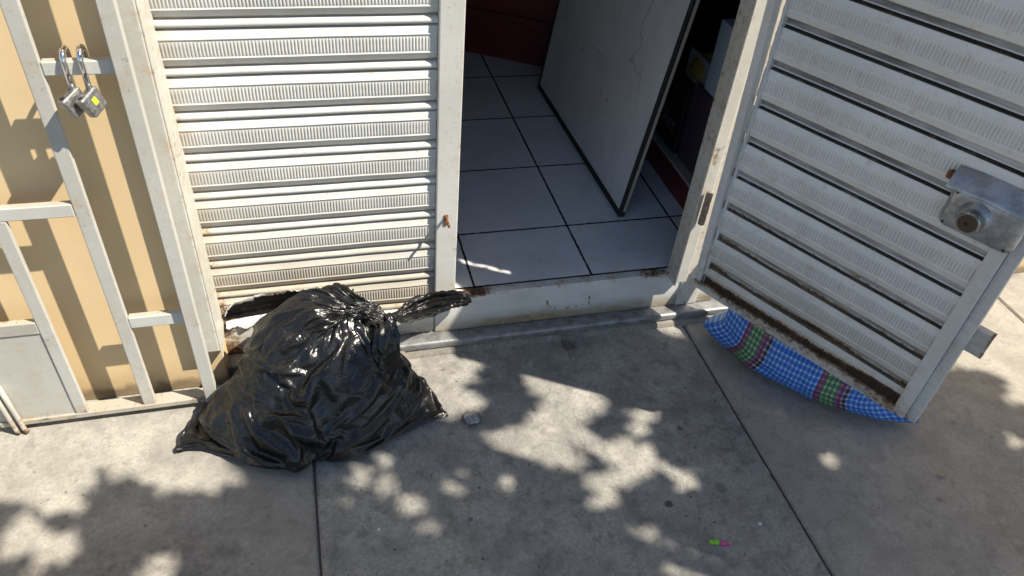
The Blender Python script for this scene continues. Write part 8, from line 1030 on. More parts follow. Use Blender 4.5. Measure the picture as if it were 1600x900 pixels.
438 3 -2 -4 -1 4 3 2 -3 -5 -1 6 -3 -3 -4 -4 3 5 -3 -4 -3 -2 1 3 2 -2 -2 -3 0 0 -5 -5 -5 -7 -8 -4 1 1 4 -1 0 0 0 -2 -4 -3 0 3 2 1 0 0 2 0 1 0 0 2 3 3 5 -3 -4 -7 -4 2 12 7 8 9 3 2 -1 -4 1 7 8 3 5 -6 -8 0 6 2 -1 -2 -4 -1 7 -2 -12 -11 -2 4 1 0 0 12 -8 3 13 10 1 5 0 -5 -6 -4 -2 -2 -7 -4 -4 -2 0 0 -2 0 5 4 0 1 -2 -2 1 6 -2 -2 -4 2 1 3 4 3 -1 -4 -3 -1 3 4
456 3 -3 -5 -2 3 2 0 -2 -3 -1 6 -4 -2 -5 -4 3 4 -3 -4 -3 -2 2 4 3 -3 -4 -2 2 -1 -5 -6 -4 -5 -7 -7 0 3 2 1 -1 0 -1 -2 -3 -4 -1 4 0 -5 6 3 1 1 0 1 -1 1 0 1 2 -1 0 0 -3 3 4 8 7 6 5 -5 3 5 1 -3 13 2 1 -2 -2 0 6 4 -4 -4 0 0 1 -7 -5 -6 -3 3 4 -2 1 6 -14 4 13 10 8 4 1 -2 -6 -5 -2 -3 -6 -3 -3 -5 0 0 -1 -3 3 5 -3 8 -3 -2 1 4 -2 -2 -6 -3 4 10 5 3 0 -4 -5 -1 2 4
466 5 0 -5 -2 1 2 1 -2 -3 -1 2 -6 -2 -2 -1 3 3 -4 -3 -3 -1 3 4 2 -3 -4 -3 4 -4 -4 -5 -6 -2 -7 -6 1 2 2 1 -3 -6 -1 0 0 -3 -2 4 -2 -7 2 3 2 5 2 2 -2 -3 -1 2 5 -1 1 0 1 -1 5 5 -1 4 6 6 6 3 2 0 3 9 -1 -1 -2 1 4 1 3 -4 -4 -7 4 1 -3 -6 -2 2 4 0 -4 -10 4 0 1 16 10 10 2 0 -7 -5 -2 -4 -5 -2 -2 -5 -1 -1 -1 -4 3 2 -4 6 3 -2 1 3 -2 -1 -5 -2 4 9 7 4 1 -4 -6 -3 0 3
481 0 2 -3 -3 0 3 0 -4 0 0 -2 -4 -1 -2 1 3 1 -4 -4 -2 0 4 4 2 -5 -5 -1 1 -1 -3 -6 -6 -2 -7 -4 1 2 1 -2 -4 -4 -2 1 1 -5 1 -10 -1 0 3 3 2 3 3 3 2 -4 -3 0 4 3 2 -1 0 6 2 -7 10 4 5 5 -4 10 4 5 -5 17 0 -6 -8 -2 6 8 -2 -9 -3 3 6 -4 3 -5 -2 3 -3 3 -8 -3 4 -1 2 -2 19 11 10 2 -8 -5 -4 -6 -1 -2 -1 -4 -3 -2 -1 -4 2 -3 -1 1 2 5 2 1 2 -1 -3 -2 3 8 8 6 0 -4 -7 -6 -1 2
491 2 1 -1 -3 -1 0 -1 1 -1 1 -2 -3 -1 -2 2 3 -1 -4 -3 -3 2 1 7 1 -5 -5 -2 2 -1 -2 -7 -6 -2 -5 -3 0 2 1 -3 -6 -4 -3 2 1 -9 -5 -1 0 0 1 2 3 2 3 4 1 0 -3 -1 -2 6 4 1 1 0 -1 -2 0 4 11 7 2 2 -3 5 9 15 0 -4 -5 -3 6 1 -1 -4 -4 0 -5 7 4 -3 0 -2 3 -3 -4 -1 2 -1 -7 6 4 18 8 6 3 -7 -5 -3 -2 -2 -1 -2 -3 -4 -3 -3 1 -3 -2 -1 5 2 4 6 1 1 -4 -7 4 1 6 4 1 1 -4 -12 -2 5
503 3 0 -1 -3 -1 -1 2 1 -1 1 -2 -3 -1 -2 4 2 -2 -3 -3 -3 2 0 7 2 -7 -5 -2 2 0 -1 -8 -7 0 -4 -4 0 2 1 -4 -7 -4 -3 -2 -1 -2 -5 -3 1 0 1 1 2 2 2 4 -2 0 0 4 -6 0 -2 -1 0 6 6 5 0 -1 1 2 2 8 9 5 10 9 -3 -7 -6 -3 -2 1 -2 -3 -2 0 13 8 0 0 -3 2 3 -2 -5 -1 3 1 -7 -12 6 18 5 6 6 6 -5 -1 -1 -1 -2 0 -3 -4 -6 -2 -2 -1 -3 -1 3 -6 4 13 10 0 -7 -4 0 2 2 2 1 -3 1 -13 -2 2
519 2 -2 -3 -1 -2 -1 -2 5 1 1 -2 -3 0 -2 4 1 -1 -3 -3 -3 1 2 5 2 -7 -7 -1 3 0 -1 -8 -7 1 -3 -4 -1 2 1 -5 -7 -6 -3 -1 0 -2 -4 -5 1 -1 1 3 2 0 2 2 0 1 0 -2 2 -1 -1 -1 0 1 6 3 4 1 -1 5 0 0 2 8 23 11 -3 -8 -11 -3 2 3 -2 -6 -4 4 9 7 1 1 -2 4 3 -2 -4 -1 1 -2 -6 -13 8 2 14 10 5 5 1 2 2 -2 -3 0 0 -3 -8 -6 -2 0 -4 -1 2 -4 -1 9 12 8 -4 -8 -4 4 6 0 0 -4 -6 -1 -5 2
536 2 -2 -5 -4 -1 -3 -2 5 4 2 -3 -3 2 -2 3 2 -2 -3 -2 -4 0 3 5 1 -8 -7 -1 3 1 -1 -9 -7 -3 -1 -1 0 2 0 -6 -7 -6 -3 -1 0 -5 -1 -5 0 -1 2 3 2 0 1 1 2 0 1 0 1 0 -1 -2 1 2 2 4 4 2 0 -1 1 5 -1 8 24 1 -3 0 -6 -3 3 2 -2 -4 -4 3 9 6 -1 -1 -1 3 2 -2 -3 -6 -3 -3 -3 -6 -3 4 7 7 16 8 4 5 4 2 -3 -1 1 -2 -7 -10 -3 0 -3 1 -1 -3 -2 6 8 9 3 -10 0 3 1 3 1 -3 -6 -2 -5 2
554 3 -3 -8 -6 -2 -2 -2 -4 12 3 -2 -2 3 -2 3 1 -2 -2 -3 -4 -1 3 6 0 -8 -9 0 3 1 -1 -8 -9 -3 1 -1 0 1 -1 -5 -7 -6 -3 -1 -3 -2 0 -6 -1 0 2 3 2 0 -1 3 1 1 2 1 1 0 -2 -1 1 2 0 4 3 2 0 0 -4 7 3 8 18 -1 -1 0 -2 -1 1 1 -4 0 -5 -5 1 3 2 6 2 1 7 1 -2 -6 -4 2 -3 -6 -2 5 6 3 -5 17 10 6 6 4 1 -1 1 0 -6 -10 -8 1 -2 0 -2 -1 -2 2 8 6 7 -7 -5 5 1 7 2 -3 -7 -3 -4 2
559 2 -3 -8 -6 -2 3 5 -9 10 5 0 -1 7 -1 -12 10 -1 -2 -1 -5 -2 5 5 -1 -8 -11 1 1 3 -2 -7 -9 -3 1 0 -2 -4 -2 2 -7 -6 -3 -1 -3 -2 -1 -5 -2 0 2 2 1 2 0 2 1 2 1 3 3 0 -2 -1 -4 4 4 -1 -3 0 4 8 -4 -9 -4 10 20 19 -6 -13 -2 -2 -1 11 7 -1 -8 -2 4 -2 -5 -2 4 6 3 7 3 -3 -3 -5 3 -4 -1 5 7 4 -5 -12 8 9 10 8 8 6 4 1 -5 -8 -9 -5 -1 1 -3 0 -2 2 4 5 7 -12 4 0 10 9 1 -8 -4 -7 -3 -4
575 4 -1 -8 -8 0 -1 -3 -4 7 -5 15 0 -1 -8 4 7 -3 4 -3 -6 -5 7 2 3 -15 -7 0 1 4 -2 -9 -6 -3 1 0 -2 -4 -3 3 -6 -6 -3 -1 -4 -2 -1 -6 -2 0 2 1 0 1 4 1 1 3 3 4 3 0 -2 0 -1 2 5 -1 -5 -3 6 8 -3 -7 -5 2 20 23 -4 -16 -16 -1 17 12 4 0 -7 -1 4 -2 -8 -10 -1 4 4 5 8 7 -4 -4 3 -1 -1 5 5 0 1 -9 -8 3 5 8 8 8 9 6 6 -6 -7 -5 -2 -5 -4 -1 4 2 -1 4 7 -7 -2 4 5 12 0 -4 -8 -9 0 -2
590 -2 5 -10 -6 -1 4 -4 -8 -8 4 23 -1 0 -6 1 -3 5 -5 7 -12 -3 2 13 -1 -16 -6 -2 1 4 1 -9 -7 -2 1 0 -1 -5 -10 11 -6 -5 -3 -4 -3 -2 -2 -5 -3 0 1 2 0 2 4 1 1 2 2 7 4 0 0 -2 1 4 4 0 -4 -3 3 8 -2 -6 -5 2 21 14 2 -15 -14 -1 17 12 4 -4 -4 0 4 -3 -8 -13 -7 1 4 2 2 8 13 -6 -3 5 2 1 6 -4 3 -3 -6 2 2 3 2 4 6 6 4 14 -5 -2 -2 -4 -8 1 0 2 -1 -1 2 2 1 6 -3 -2 -2 -2 -3 -3 0 5
604 -1 0 0 -8 -2 -1 0 -4 -8 2 6 11 7 -6 -1 -5 0 -5 -1 -2 -4 4 -3 1 -1 -9 -5 3 3 5 -10 -7 -6 6 1 -4 -5 -9 2 0 0 -2 -5 -3 -4 -6 0 -3 -1 0 1 1 2 4 3 1 0 3 7 5 1 0 0 1 4 5 -1 -2 -3 4 6 -1 -6 -5 4 19 16 0 -12 -16 0 12 5 2 -6 -4 4 13 -2 -7 -13 -7 0 4 1 -1 1 16 6 -5 -10 11 3 -1 -2 -4 -4 -2 8 6 3 1 2 9 6 2 -6 10 0 -1 -2 -5 -6 5 0 2 0 -2 -5 9 3 -4 -3 -1 5 -3 -3 -1 1
621 0 -1 -2 -3 -4 -2 -1 1 6 2 -7 -5 4 10 -16 7 -4 1 -2 -2 0 -1 5 -5 -3 -9 -2 -1 2 3 -4 -9 -1 2 5 -5 -8 -9 -3 3 6 -2 -5 -5 -8 -5 -1 0 -1 -1 0 3 3 3 4 2 1 3 6 3 0 1 1 1 4 5 -1 -1 -1 4 6 -2 -4 -5 5 15 15 2 -9 -12 -5 7 10 1 -3 -3 3 6 0 -6 -7 -7 -3 -2 -2 -2 1 8 14 1 -7 -4 -1 10 -3 -3 0 -2 -1 0 11 6 3 7 1 -3 -4 0 0 5 -1 1 5 1 -2 0 -5 -4 0 1 7 3 0 0 -1 -2 2 -1 0
640 -1 2 -2 1 -6 -4 0 2 8 3 -8 -8 1 -1 -6 9 0 2 0 -5 1 0 4 -3 -5 -8 -1 0 3 -1 -4 -7 -2 5 -4 -11 -3 4 -1 0 6 -2 -4 -6 -3 -4 -1 -3 -1 -2 -6 -3 2 5 5 2 1 4 8 6 0 1 -10 0 9 9 1 -5 -2 6 10 2 -13 -7 8 24 10 0 -5 -12 0 7 4 -1 -4 -5 -2 -9 9 3 -5 -4 -3 -2 -2 -2 1 1 14 2 -8 -3 1 -4 11 0 -3 -3 -2 -2 -1 8 11 -1 1 1 -4 0 8 3 0 -3 1 5 -2 -8 -2 2 3 -3 8 3 -2 -2 0 6 4 -1 -3
660 -5 4 0 -5 0 -5 1 2 8 0 -4 -10 -2 2 -8 4 4 3 4 -4 2 0 4 -1 -7 0 -5 -5 8 -1 -4 -4 -5 -9 1 -10 1 5 4 8 0 -4 -2 -3 -6 -1 -3 2 -1 -3 -1 -4 -1 4 5 3 1 3 6 3 -1 -2 2 1 9 7 2 -5 -3 4 7 2 -10 -11 7 21 0 0 0 -4 -2 -5 -6 1 -1 -2 -3 -10 8 7 -1 -2 -1 0 -1 -1 2 -5 0 6 -3 -4 8 -6 -12 2 7 -3 -2 -4 5 4 10 10 1 0 -1 -1 5 5 -2 -3 -2 -3 -1 -1 0 2 -1 -2 4 4 3 -5 1 2 10 3 -4
675 -6 1 -9 6 0 -2 0 2 11 1 -9 -7 -3 3 -8 6 2 2 -3 6 3 0 4 -4 3 1 -6 -6 9 2 -19 -2 -6 -10 -4 4 -8 7 5 17 -1 -1 -3 0 -5 -4 2 -1 2 -2 -1 -1 0 3 1 2 0 0 1 6 1 -3 -12 2 11 13 6 -2 -2 3 2 4 -4 -5 4 2 2 -3 -4 4 -3 -8 -12 -2 -6 -4 0 0 9 5 -2 3 -6 1 0 -5 10 -7 1 7 6 -7 -6 -4 2 -2 -2 3 -2 0 1 1 2 12 8 -2 -1 -2 6 -6 9 2 -6 -7 -2 -5 -1 3 11 -3 -2 1 8 -1 -3 3 3 9 -1
684 -3 -7 0 1 -4 -7 1 13 7 8 -13 -7 -4 9 -7 0 3 7 -1 1 5 5 4 -7 6 7 -6 -5 -13 6 -3 -22 1 -9 7 -1 -4 3 6 20 -4 1 -8 1 1 3 -7 7 3 -2 -2 -4 -6 4 6 1 -3 -6 9 5 0 -8 0 2 4 14 5 -9 -6 3 13 5 -3 -3 1 -3 -3 0 0 -5 -6 -10 0 -4 -6 -4 -4 5 7 4 3 -4 -1 -2 0 3 0 2 0 7 -9 -6 1 -6 5 1 -5 -5 -2 3 8 7 1 -1 5 4 -3 -3 -9 7 -5 3 0 8 -14 -2 4 6 6 3 -3 -4 -6 5 7 3 -3 1 2
693 -10 -3 0 2 1 -9 -1 3 23 -12 -4 -6 4 11 -5 -4 2 -8 5 2 9 5 -6 -7 11 24 0 -20 -14 4 -6 -11 -2 6 5 -2 -9 -1 6 11 7 -7 3 -10 7 7 9 -1 5 -6 0 -3 -7 -2 6 4 -8 -4 10 7 -1 -3 -4 2 7 5 6 -3 -4 -2 10 6 -4 -14 2 10 1 -2 -14 -13 0 -8 8 0 -9 -6 6 1 7 4 0 -3 -2 -3 4 0 2 -2 4 5 -7 -7 -4 -7 1 4 -10 -6 3 9 -1 1 1 9 0 -4 -6 -6 -1 6 8 1 2 -1 -7 -6 2 12 6 4 -6 -12 1 4 6 -3 5 -1 2
702 -8 -7 1 6 1 -13 -1 7 5 5 -12 -8 4 2 19 -8 -3 -6 -6 11 -3 7 -5 -4 17 7 10 -25 8 6 -6 -10 -1 4 7 -3 -10 1 4 9 -5 -6 2 7 -5 8 3 6 4 1 2 -1 1 -6 0 6 -6 -6 4 7 4 0 -8 3 0 6 6 -4 -7 12 -9 5 4 -13 -6 20 4 0 -18 -5 -8 7 5 -2 -11 -1 -1 0 3 5 -11 -6 1 11 -2 -1 -3 -1 0 4 -12 -1 -15 15 -4 -3 -10 1 -2 4 2 1 5 0 -11 3 -2 7 -1 5 9 1 1 0 -11 -8 1 14 9 4 -7 -13 1 2 8 -2 4 -2 6
706 -6 -2 1 -2 9 -13 -5 8 9 -1 -12 -9 -1 4 15 9 -7 -8 -2 -16 9 -8 7 2 6 6 13 5 -23 8 10 -1 -1 1 2 1 -7 -3 -2 1 3 -3 -8 11 -9 9 10 9 0 3 7 3 -1 -1 -2 7 -2 -6 1 -4 4 4 4 0 0 -6 6 1 -3 -8 -4 -6 12 -13 2 24 -5 1 5 -8 -5 -6 7 0 -4 -7 -2 -1 -1 3 -4 -8 4 -2 3 -3 1 -1 0 -1 -13 -8 -12 17 -11 -2 0 6 1 0 0 0 1 -8 4 2 -3 1 6 3 5 2 -4 -4 -4 -7 -1 12 12 3 -13 -5 0 1 1 4 6 -4 6
707 -6 0 3 0 -4 -1 -2 -4 20 2 -12 -15 0 7 9 -1 -3 -6 0 -1 -9 10 2 2 2 7 -5 17 -23 4 18 9 -4 -7 10 -4 0 -2 -2 -2 -2 -6 -2 0 5 7 7 10 -2 4 6 -1 -6 -8 1 9 4 -8 -6 4 5 5 4 -3 -13 5 5 5 1 -6 -9 -2 4 9 6 -1 -7 -1 7 7 -4 -7 -10 -6 1 12 -1 -2 -2 -1 1 -2 -2 -3 -2 -3 -9 -12 -7 10 -1 -10 9 -13 0 5 -1 3 3 -2 -4 -3 -3 6 0 3 5 -2 4 0 1 0 2 -1 -10 -7 2 1 19 3 -13 -6 -3 -4 9 7 3 -1 -3
702 -3 0 4 2 -8 -2 1 0 9 2 -14 -4 4 5 13 2 -4 -9 1 -4 3 9 0 -1 1 7 -5 5 -21 6 12 19 -1 -4 -13 11 12 -4 -3 -3 -3 1 -9 -3 3 7 11 -13 4 8 9 1 -4 -7 -6 2 8 1 -10 2 7 -5 8 -3 -14 1 7 0 5 -2 -12 -2 14 8 1 -9 -16 4 21 13 1 -11 -17 -9 0 12 6 -18 -4 -2 -1 8 -1 1 -9 -7 -6 -6 1 8 11 -7 0 -14 -3 -2 5 6 3 -3 -3 -3 2 -1 0 -1 8 1 3 -1 -4 -3 6 -4 -8 2 -3 6 15 4 -10 -5 -6 -6 7 11 5 0 -6
694 2 3 -1 3 -4 -6 -2 4 11 3 -10 -9 3 10 10 2 -2 -5 -3 0 0 8 -9 -5 15 6 -10 0 -17 3 17 16 -4 -13 -10 8 25 3 -1 -19 -9 7 9 1 -2 6 -5 -11 2 10 6 4 4 -5 -5 -5 1 7 -1 -4 7 1 -8 -4 1 -4 7 2 -6 -3 9 -1 -9 25 -2 -16 -20 -1 22 19 -5 -14 -12 6 0 6 2 -16 -13 1 7 10 -1 -6 -8 -5 -7 -1 4 5 14 -3 -7 -6 -3 -2 4 2 1 4 -1 -4 -1 -4 -7 3 3 4 1 1 -2 0 -4 0 1 -4 -1 9 3 4 0 -7 -6 -6 5 12 0 6 -2
690 -2 7 5 -1 -3 -9 -3 0 11 8 -2 -8 -4 8 14 4 1 -2 -4 -2 0 -10 -7 -1 13 4 10 -16 -10 2 7 21 -3 -12 -12 1 26 12 -4 -22 -11 3 15 1 2 6 -6 -13 -1 9 10 7 3 0 -5 -4 -4 0 -1 3 7 3 1 -6 -6 -1 7 1 -8 4 -3 5 -7 12 5 -12 -20 -6 9 30 -1 -14 -12 2 5 -1 0 -20 -8 8 13 7 -5 -12 -11 0 -1 3 4 2 12 1 -4 -8 -8 -2 10 6 -2 -4 -1 -2 1 -6 -4 -2 3 6 -1 0 0 2 -2 -6 -1 -2 2 4 9 6 -3 -14 -7 -1 6 10 7 -1 -5
688 -3 5 7 1 -6 -11 0 9 3 3 -2 -1 -6 7 14 2 4 -7 -5 3 -2 -6 -10 1 12 10 -2 -4 -22 -1 14 14 0 -12 -11 0 9 27 -1 -20 -16 1 14 8 -1 1 3 -7 -7 1 13 4 -6 -2 -1 5 8 4 -9 -3 6 10 3 -1 -9 1 7 0 -7 -8 -4 5 9 5 5 -13 -20 -11 6 22 12 -11 -22 -5 6 4 -9 -5 -5 2 9 12 -7 -2 -4 -6 -1 0 0 3 10 8 -3 -17 -13 -2 7 9 3 -3 0 0 -5 0 -5 -1 2 4 3 -2 -1 2 -6 0 -1 -1 2 5 11 5 -7 -11 -7 2 2 10 6 3 -3
685 -2 2 5 -1 -5 -2 2 6 8 -9 4 -15 -3 15 16 4 -7 -6 -1 2 4 -8 -13 0 15 3 11 -11 -27 -3 13 14 6 -11 -8 -3 3 17 4 -8 -7 0 -5 10 6 -3 4 0 -2 -8 4 13 2 -6 -6 0 5 6 0 -3 -5 16 11 1 -9 -7 6 2 -4 -9 -7 -1 16 -2 0 -1 -22 -10 2 29 5 -12 -10 -5 -7 6 4 -4 -6 -4 2 11 2 -1 -3 -7 -1 -12 1 10 11 10 -7 -18 -14 2 10 3 -4 -1 2 1 -1 -5 12 1 -7 -3 4 4 5 1 -4 -8 6 1 3 -1 5 3 -3 -10 -7 1 3 4 4 4 0
685 -6 0 0 -1 -1 -4 3 10 13 1 -18 -16 -11 22 24 3 -8 -11 1 10 -1 -10 -15 0 19 1 4 -11 -11 -9 6 18 6 -6 -11 -2 6 3 7 -2 0 -6 8 -6 5 0 -1 2 7 0 -8 0 9 2 -5 -5 -2 6 -2 -2 -5 10 12 -2 -6 -7 3 15 4 -7 -12 -2 5 23 -3 -14 -30 -7 15 14 7 -5 -9 -4 0 7 -1 -6 -6 -1 3 2 4 -10 -9 -5 0 -4 2 3 17 7 -7 -24 -1 3 8 8 -3 -7 -1 3 3 3 -3 2 9 -6 0 7 -9 0 8 3 -5 -16 3 21 -1 1 -1 -9 -7 -2 6 7 3 1 2
673 -13 -3 14 1 -1 -6 -5 17 9 3 -7 -33 -15 20 34 9 -7 -11 1 3 0 -7 -11 -4 19 16 -4 -12 -15 -9 7 10 10 -2 -21 0 16 12 2 -2 -13 -3 12 6 -5 7 7 -6 -3 6 0 -4 -1 4 2 -5 -1 4 -3 -5 -4 5 14 3 -10 -10 -3 4 7 -6 -7 -3 11 22 2 -23 -20 -11 10 22 10 -11 -13 -3 6 4 -5 -11 -12 0 7 6 -7 -4 -6 -2 0 -1 4 12 -2 6 -9 1 -3 1 2 6 1 1 -5 -1 5 2 -10 1 8 9 2 -6 -5 1 3 4 -13 -18 1 20 22 1 -8 -14 -14 -4 6 13 13 5 0
655 -14 -5 12 12 -1 -16 -7 20 25 6 -17 -33 -15 11 35 20 -5 -10 -1 5 -1 -9 -14 0 9 21 4 -8 -22 -9 6 12 10 -10 -4 -5 4 24 -5 -9 -6 5 9 11 2 4 -12 -1 -5 5 1 7 1 2 -6 -3 5 -2 -6 -6 2 2 12 2 -10 -4 4 3 -2 3 -7 -4 -3 16 3 -11 -21 -8 0 26 7 -13 -16 1 6 1 -7 -9 -1 3 10 -3 -6 -6 4 -2 -6 -1 0 8 14 5 -3 -12 -9 2 11 7 2 -1 -2 -3 3 -5 -12 -5 3 11 3 -2 -8 4 4 1 -14 -10 -2 12 20 10 -8 -19 -13 -3 5 10 13 6 2
634 0 -4 0 7 0 -13 -6 14 24 8 -11 -24 -8 -2 29 18 -1 -11 0 13 2 -8 -17 -5 8 21 12 -11 -14 -8 6 10 9 -8 -10 -3 15 -1 -4 0 -6 -2 20 11 5 -5 -14 3 1 5 2 -2 3 -2 -7 -2 3 4 -5 -9 3 1 5 4 2 -5 5 6 -3 -11 1 0 -4 16 -3 -14 -11 -7 2 14 5 -8 -10 1 0 1 1 -8 -3 2 3 6 -3 -6 -1 -1 -8 -1 3 7 10 0 5 -22 -7 3 6 8 0 -2 -5 1 2 -5 -11 1 -2 8 1 -1 -2 0 5 -3 -11 0 0 4 11 8 -7 -13 0 0 -3 2 8 6 3
626 -5 -5 0 2 4 -6 -7 0 19 8 -3 -7 -6 -1 7 17 3 -4 -2 8 9 -8 -11 -8 11 13 15 -6 -12 -8 8 11 7 -10 -12 -2 14 8 -5 -10 -5 4 9 4 4 4 0 -13 -1 2 10 7 -1 -2 -5 -4 3 4 -7 -8 1 6 -5 5 5 -5 -4 7 8 -10 -6 3 9 -7 5 -3 -9 -6 3 8 5 -5 -9 -4 7 2 -2 -6 -3 0 6 -4 0 -4 -5 0 -5 -5 1 8 10 2 -9 -10 -19 1 13 3 -3 -6 -3 1 1 0 -6 -2 -2 4 0 -2 0 -2 5 -2 -2 -3 3 9 2 1 -4 -3 -2 1 -1 2 1 3 3
605 -1 -3 0 -2 2 4 -4 -3 15 6 -9 -2 -5 11 4 4 1 -7 -1 11 8 -2 -7 -7 11 13 12 -5 -13 -8 13 13 3 -4 -7 -3 11 10 1 -10 -11 3 10 8 0 1 -8 -12 -2 2 7 8 5 0 -2 -4 1 3 -2 -9 -1 7 2 -3 6 0 -5 2 7 -2 -9 -1 10 -3 4 0 -12 -6 5 8 -3 1 -7 -3 4 -2 -1 -4 -5 -2 1 7 1 -4 -3 -3 -2 -4 -6 3 5 0 -7 -17 -9 2 -2 4 -2 -3 -2 0 0 -3 -4 1 -3 1 0 0 4 -3 3 2 3 -5 4 5 4 0 -6 -2 -2 2 2 -1 0 1 0
580 4 1 -2 -2 2 4 2 -1 -3 1 3 3 2 0 1 1 2 1 1 2 3 0 -1 0 4 7 4 -2 -5 -1 4 8 4 -3 -4 1 8 8 1 -6 -8 -1 7 10 6 0 -4 -5 -2 1 4 4 2 0 0 0 2 0 -3 -5 0 5 6 3 -5 -5 -2 4 2 -4 -7 -2 7 10 2 -9 -14 -7 6 10 4 -5 -8 -4 2 3 -2 -6 -4 0 3 0 -2 -3 -3 -1 -2 -3 -2 0 1 -1 -2 -3 -2 -2 0 -2 -1 -1 -2 -1 -2 0 0 0 -2 -3 -2 1 0 -2 -3 0 4 5 0 -7 -8 -4 4 7 6 1 -2 -4 -4 -2 1
562 1 1 0 1 1 1 1 1 1 1 2 1 1 1 2 1 2 1 2 1 2 1 2 1 2 2 1 2 1 2 2 1 2 1 2 1 2 1 2 1 1 2 1 1 1 1 1 1 1 1 1 0 1 1 0 1 0 0 1 0 0 0 0 0 0 -1 0 0 -1 0 -1 -1 0 -1 -1 -1 -1 -1 -1 -1 -2 -1 -1 -1 -2 -1 -2 -1 -2 -1 -2 -1 -2 -1 -2 -2 -1 -2 -1 -2 -2 -1 -2 -1 -2 -1 -2 -1 -2 -1 -1 -2 -1 -1 -1 -1 -1 -1 -1 -1 -1 0 -1 -1 0 -1 0 0 -1 0 0 0 0 0 0 1 0 0 1"""
def bag_axis(text):
    out = []
    for line in text.strip().splitlines():
        run = 0
        for word in line.split():
            run += int(word); out.append(run/2000.0)
    return out
BAGCO = list(zip(bag_axis(BAG_X), bag_axis(BAG_Y), bag_axis(BAG_Z)))
# ------------------------------------------------------------------ bin bag
k = NB('black_polythene'); p = k.pos()
h = k.math('ADD', k.mul(k.noise(p, 34, 4, .6, 1.4), 1.0), k.mul(k.noise(k.mapv(p, (1, 1, .4)), 105, 3, .6), .12))
cr = k.math('ABSOLUTE', k.math('SUBTRACT', k.noise(p, 21, 3, .55, 1.2), .5))
cr2 = k.math('ABSOLUTE', k.math('SUBTRACT', k.noise(k.mapv(p, (1, 1, .7), (2.3, .4, 1.1)), 11, 1.5, .5, .5), .5))
h = k.math('ADD', k.mul(h, .45), k.math('ADD', k.mul(cr, 1.6), k.mul(cr2, 3.2)))
c = k.mix(k.ramp(k.noise(p, 15, 5, .65), .45, .8), (.007, .007, .0075), (.014, .013, .011))
M_poly = k.done(c, k.ramp(k.noise(p, 9, 3), .3, .7, .22, .34), 0, k.bump(h, .5, .0060), .6)
TB = thing('bin_bag', 'full black plastic bin bag knotted at the top, slumped on the pavement against the shutter', 'bin bag', (-.06, -.25, 0))
bag = from_py('bag_body', BAGCO, [(j*BNU+i, j*BNU+(i+1) % BNU, (j+1)*BNU+(i+1) % BNU, (j+1)*BNU+i) for j in range(BNV) for i in range(BNU)], M_poly, TB, True)
sm = bag.modifiers.new('smooth', 'SUBSURF'); sm.levels = 1; sm.render_levels = 1
def smooth_path(pts, n):
    out = []; m = len(pts)-1
    for i in range(n+1):
        t = i/n*m; j = min(int(t), m-1); f = t-j
        q = [Vector(pts[max(0, min(m, j+d))]) for d in (-1, 0, 1, 2)]
        out.append(.5*((2*q[1]) + (q[2]-q[0])*f + (2*q[0]-5*q[1]+4*q[2]-q[3])*f*f + (3*q[1]-q[0]-3*q[2]+q[3])*f**3))
    return out
def pleated(name, path, wid, thk, up, seed, npl=9, n=70, m=96, amp=.30, crumple=.004, closed_end=True):
    """a gathered sleeve of film: flattened section, deep lengthwise pleats, crumpled"""
    P = smooth_path(path, n); V, Fc = [], []
    rg_ = random.Random(seed); hs = [(npl+rg_.randint(-4, 6), rg_.uniform(0, 6.28), rg_.uniform(.5, 1)) for _ in range(4)]
    up = Vector(up)
    for i, q in enumerate(P):
        t = (P[min(i+1, n)]-P[max(i-1, 0)]).normalized(); a = (up - t*up.dot(t)).normalized(); b_ = t.cross(a)
        f = i/n
        w_ = float(sum(0 for _ in ())) + lerp_list(wid, f); h_ = lerp_list(thk, f)
        for j in range(m):
            th = 2*math.pi*j/m
            fl = sum(am*math.cos(kk*th+ph+1.6*math.sin(f*4+ph)) for kk, ph, am in hs)/2.2
            rr = 1+amp*fl*(.6+.4*math.sin(f*math.pi))
            v = q + a*(math.cos(th)*w_*rr) + b_*(math.sin(th)*h_*rr)
            s_ = 26
            v += Vector((nz(v.x*s_+seed, v.y*s_, v.z*s_), nz(v.x*s_, v.y*s_+seed+5, v.z*s_), nz(v.x*s_, v.y*s_, v.z*s_+seed+9)))*crumple
            s_ = 75
            v += Vector((nz(v.x*s_+seed, v.y*s_, v.z*s_), nz(v.x*s_, v.y*s_+seed+5, v.z*s_), nz(v.x*s_, v.y*s_, v.z*s_+seed+9)))*crumple*.45
            V.append(v)
    for i in range(n):
        for j in range(m): Fc.append((i*m+j, i*m+(j+1) % m, (i+1)*m+(j+1) % m, (i+1)*m+j))
    Fc.append(tuple(range(m-1, -1, -1)))
    if closed_end: Fc.append(tuple(range(n*m, (n+1)*m)))
    return from_py(name, V, Fc, M_poly, TB, True)
def lerp_list(l, f):
    t = f*(len(l)-1); j = min(int(t), len(l)-2); u = t-j; u = u*u*(3-2*u)
    return l[j]*(1-u)+l[j+1]*u
# twisted-off tail lying towards the door post
pleated('bag_tail', [(.148, -.196, .306), (.178, -.182, .309), (.215, -.150, .293), (.262, -.112, .268), (.318, -.078, .243), (.360, -.054, .228), (.384, -.044, .219), (.398, -.040, .206), (.394, -.042, .193)],
        [.012, .013, .036, .056, .054, .042, .032, .028, .022, .010], [.011, .011, .018, .023, .022, .020, .019, .019, .017, .009], (.25, -.35, .9), 3, 7, 80, 110, .26, .0055)
# gathered ear folded down in front
pleated('bag_ear', [(.150, -.196, .304), (.146, -.222, .300), (.138, -.246, .270), (.130, -.262, .225), (.122, -.272, .175), (.114, -.276, .135)],
        [.013, .025, .034, .036, .034, .027, .013], [.010, .014, .016, .015, .013, .010, .005], (.93, .1, .2), 8, 8, 70, 100, .30, .004)
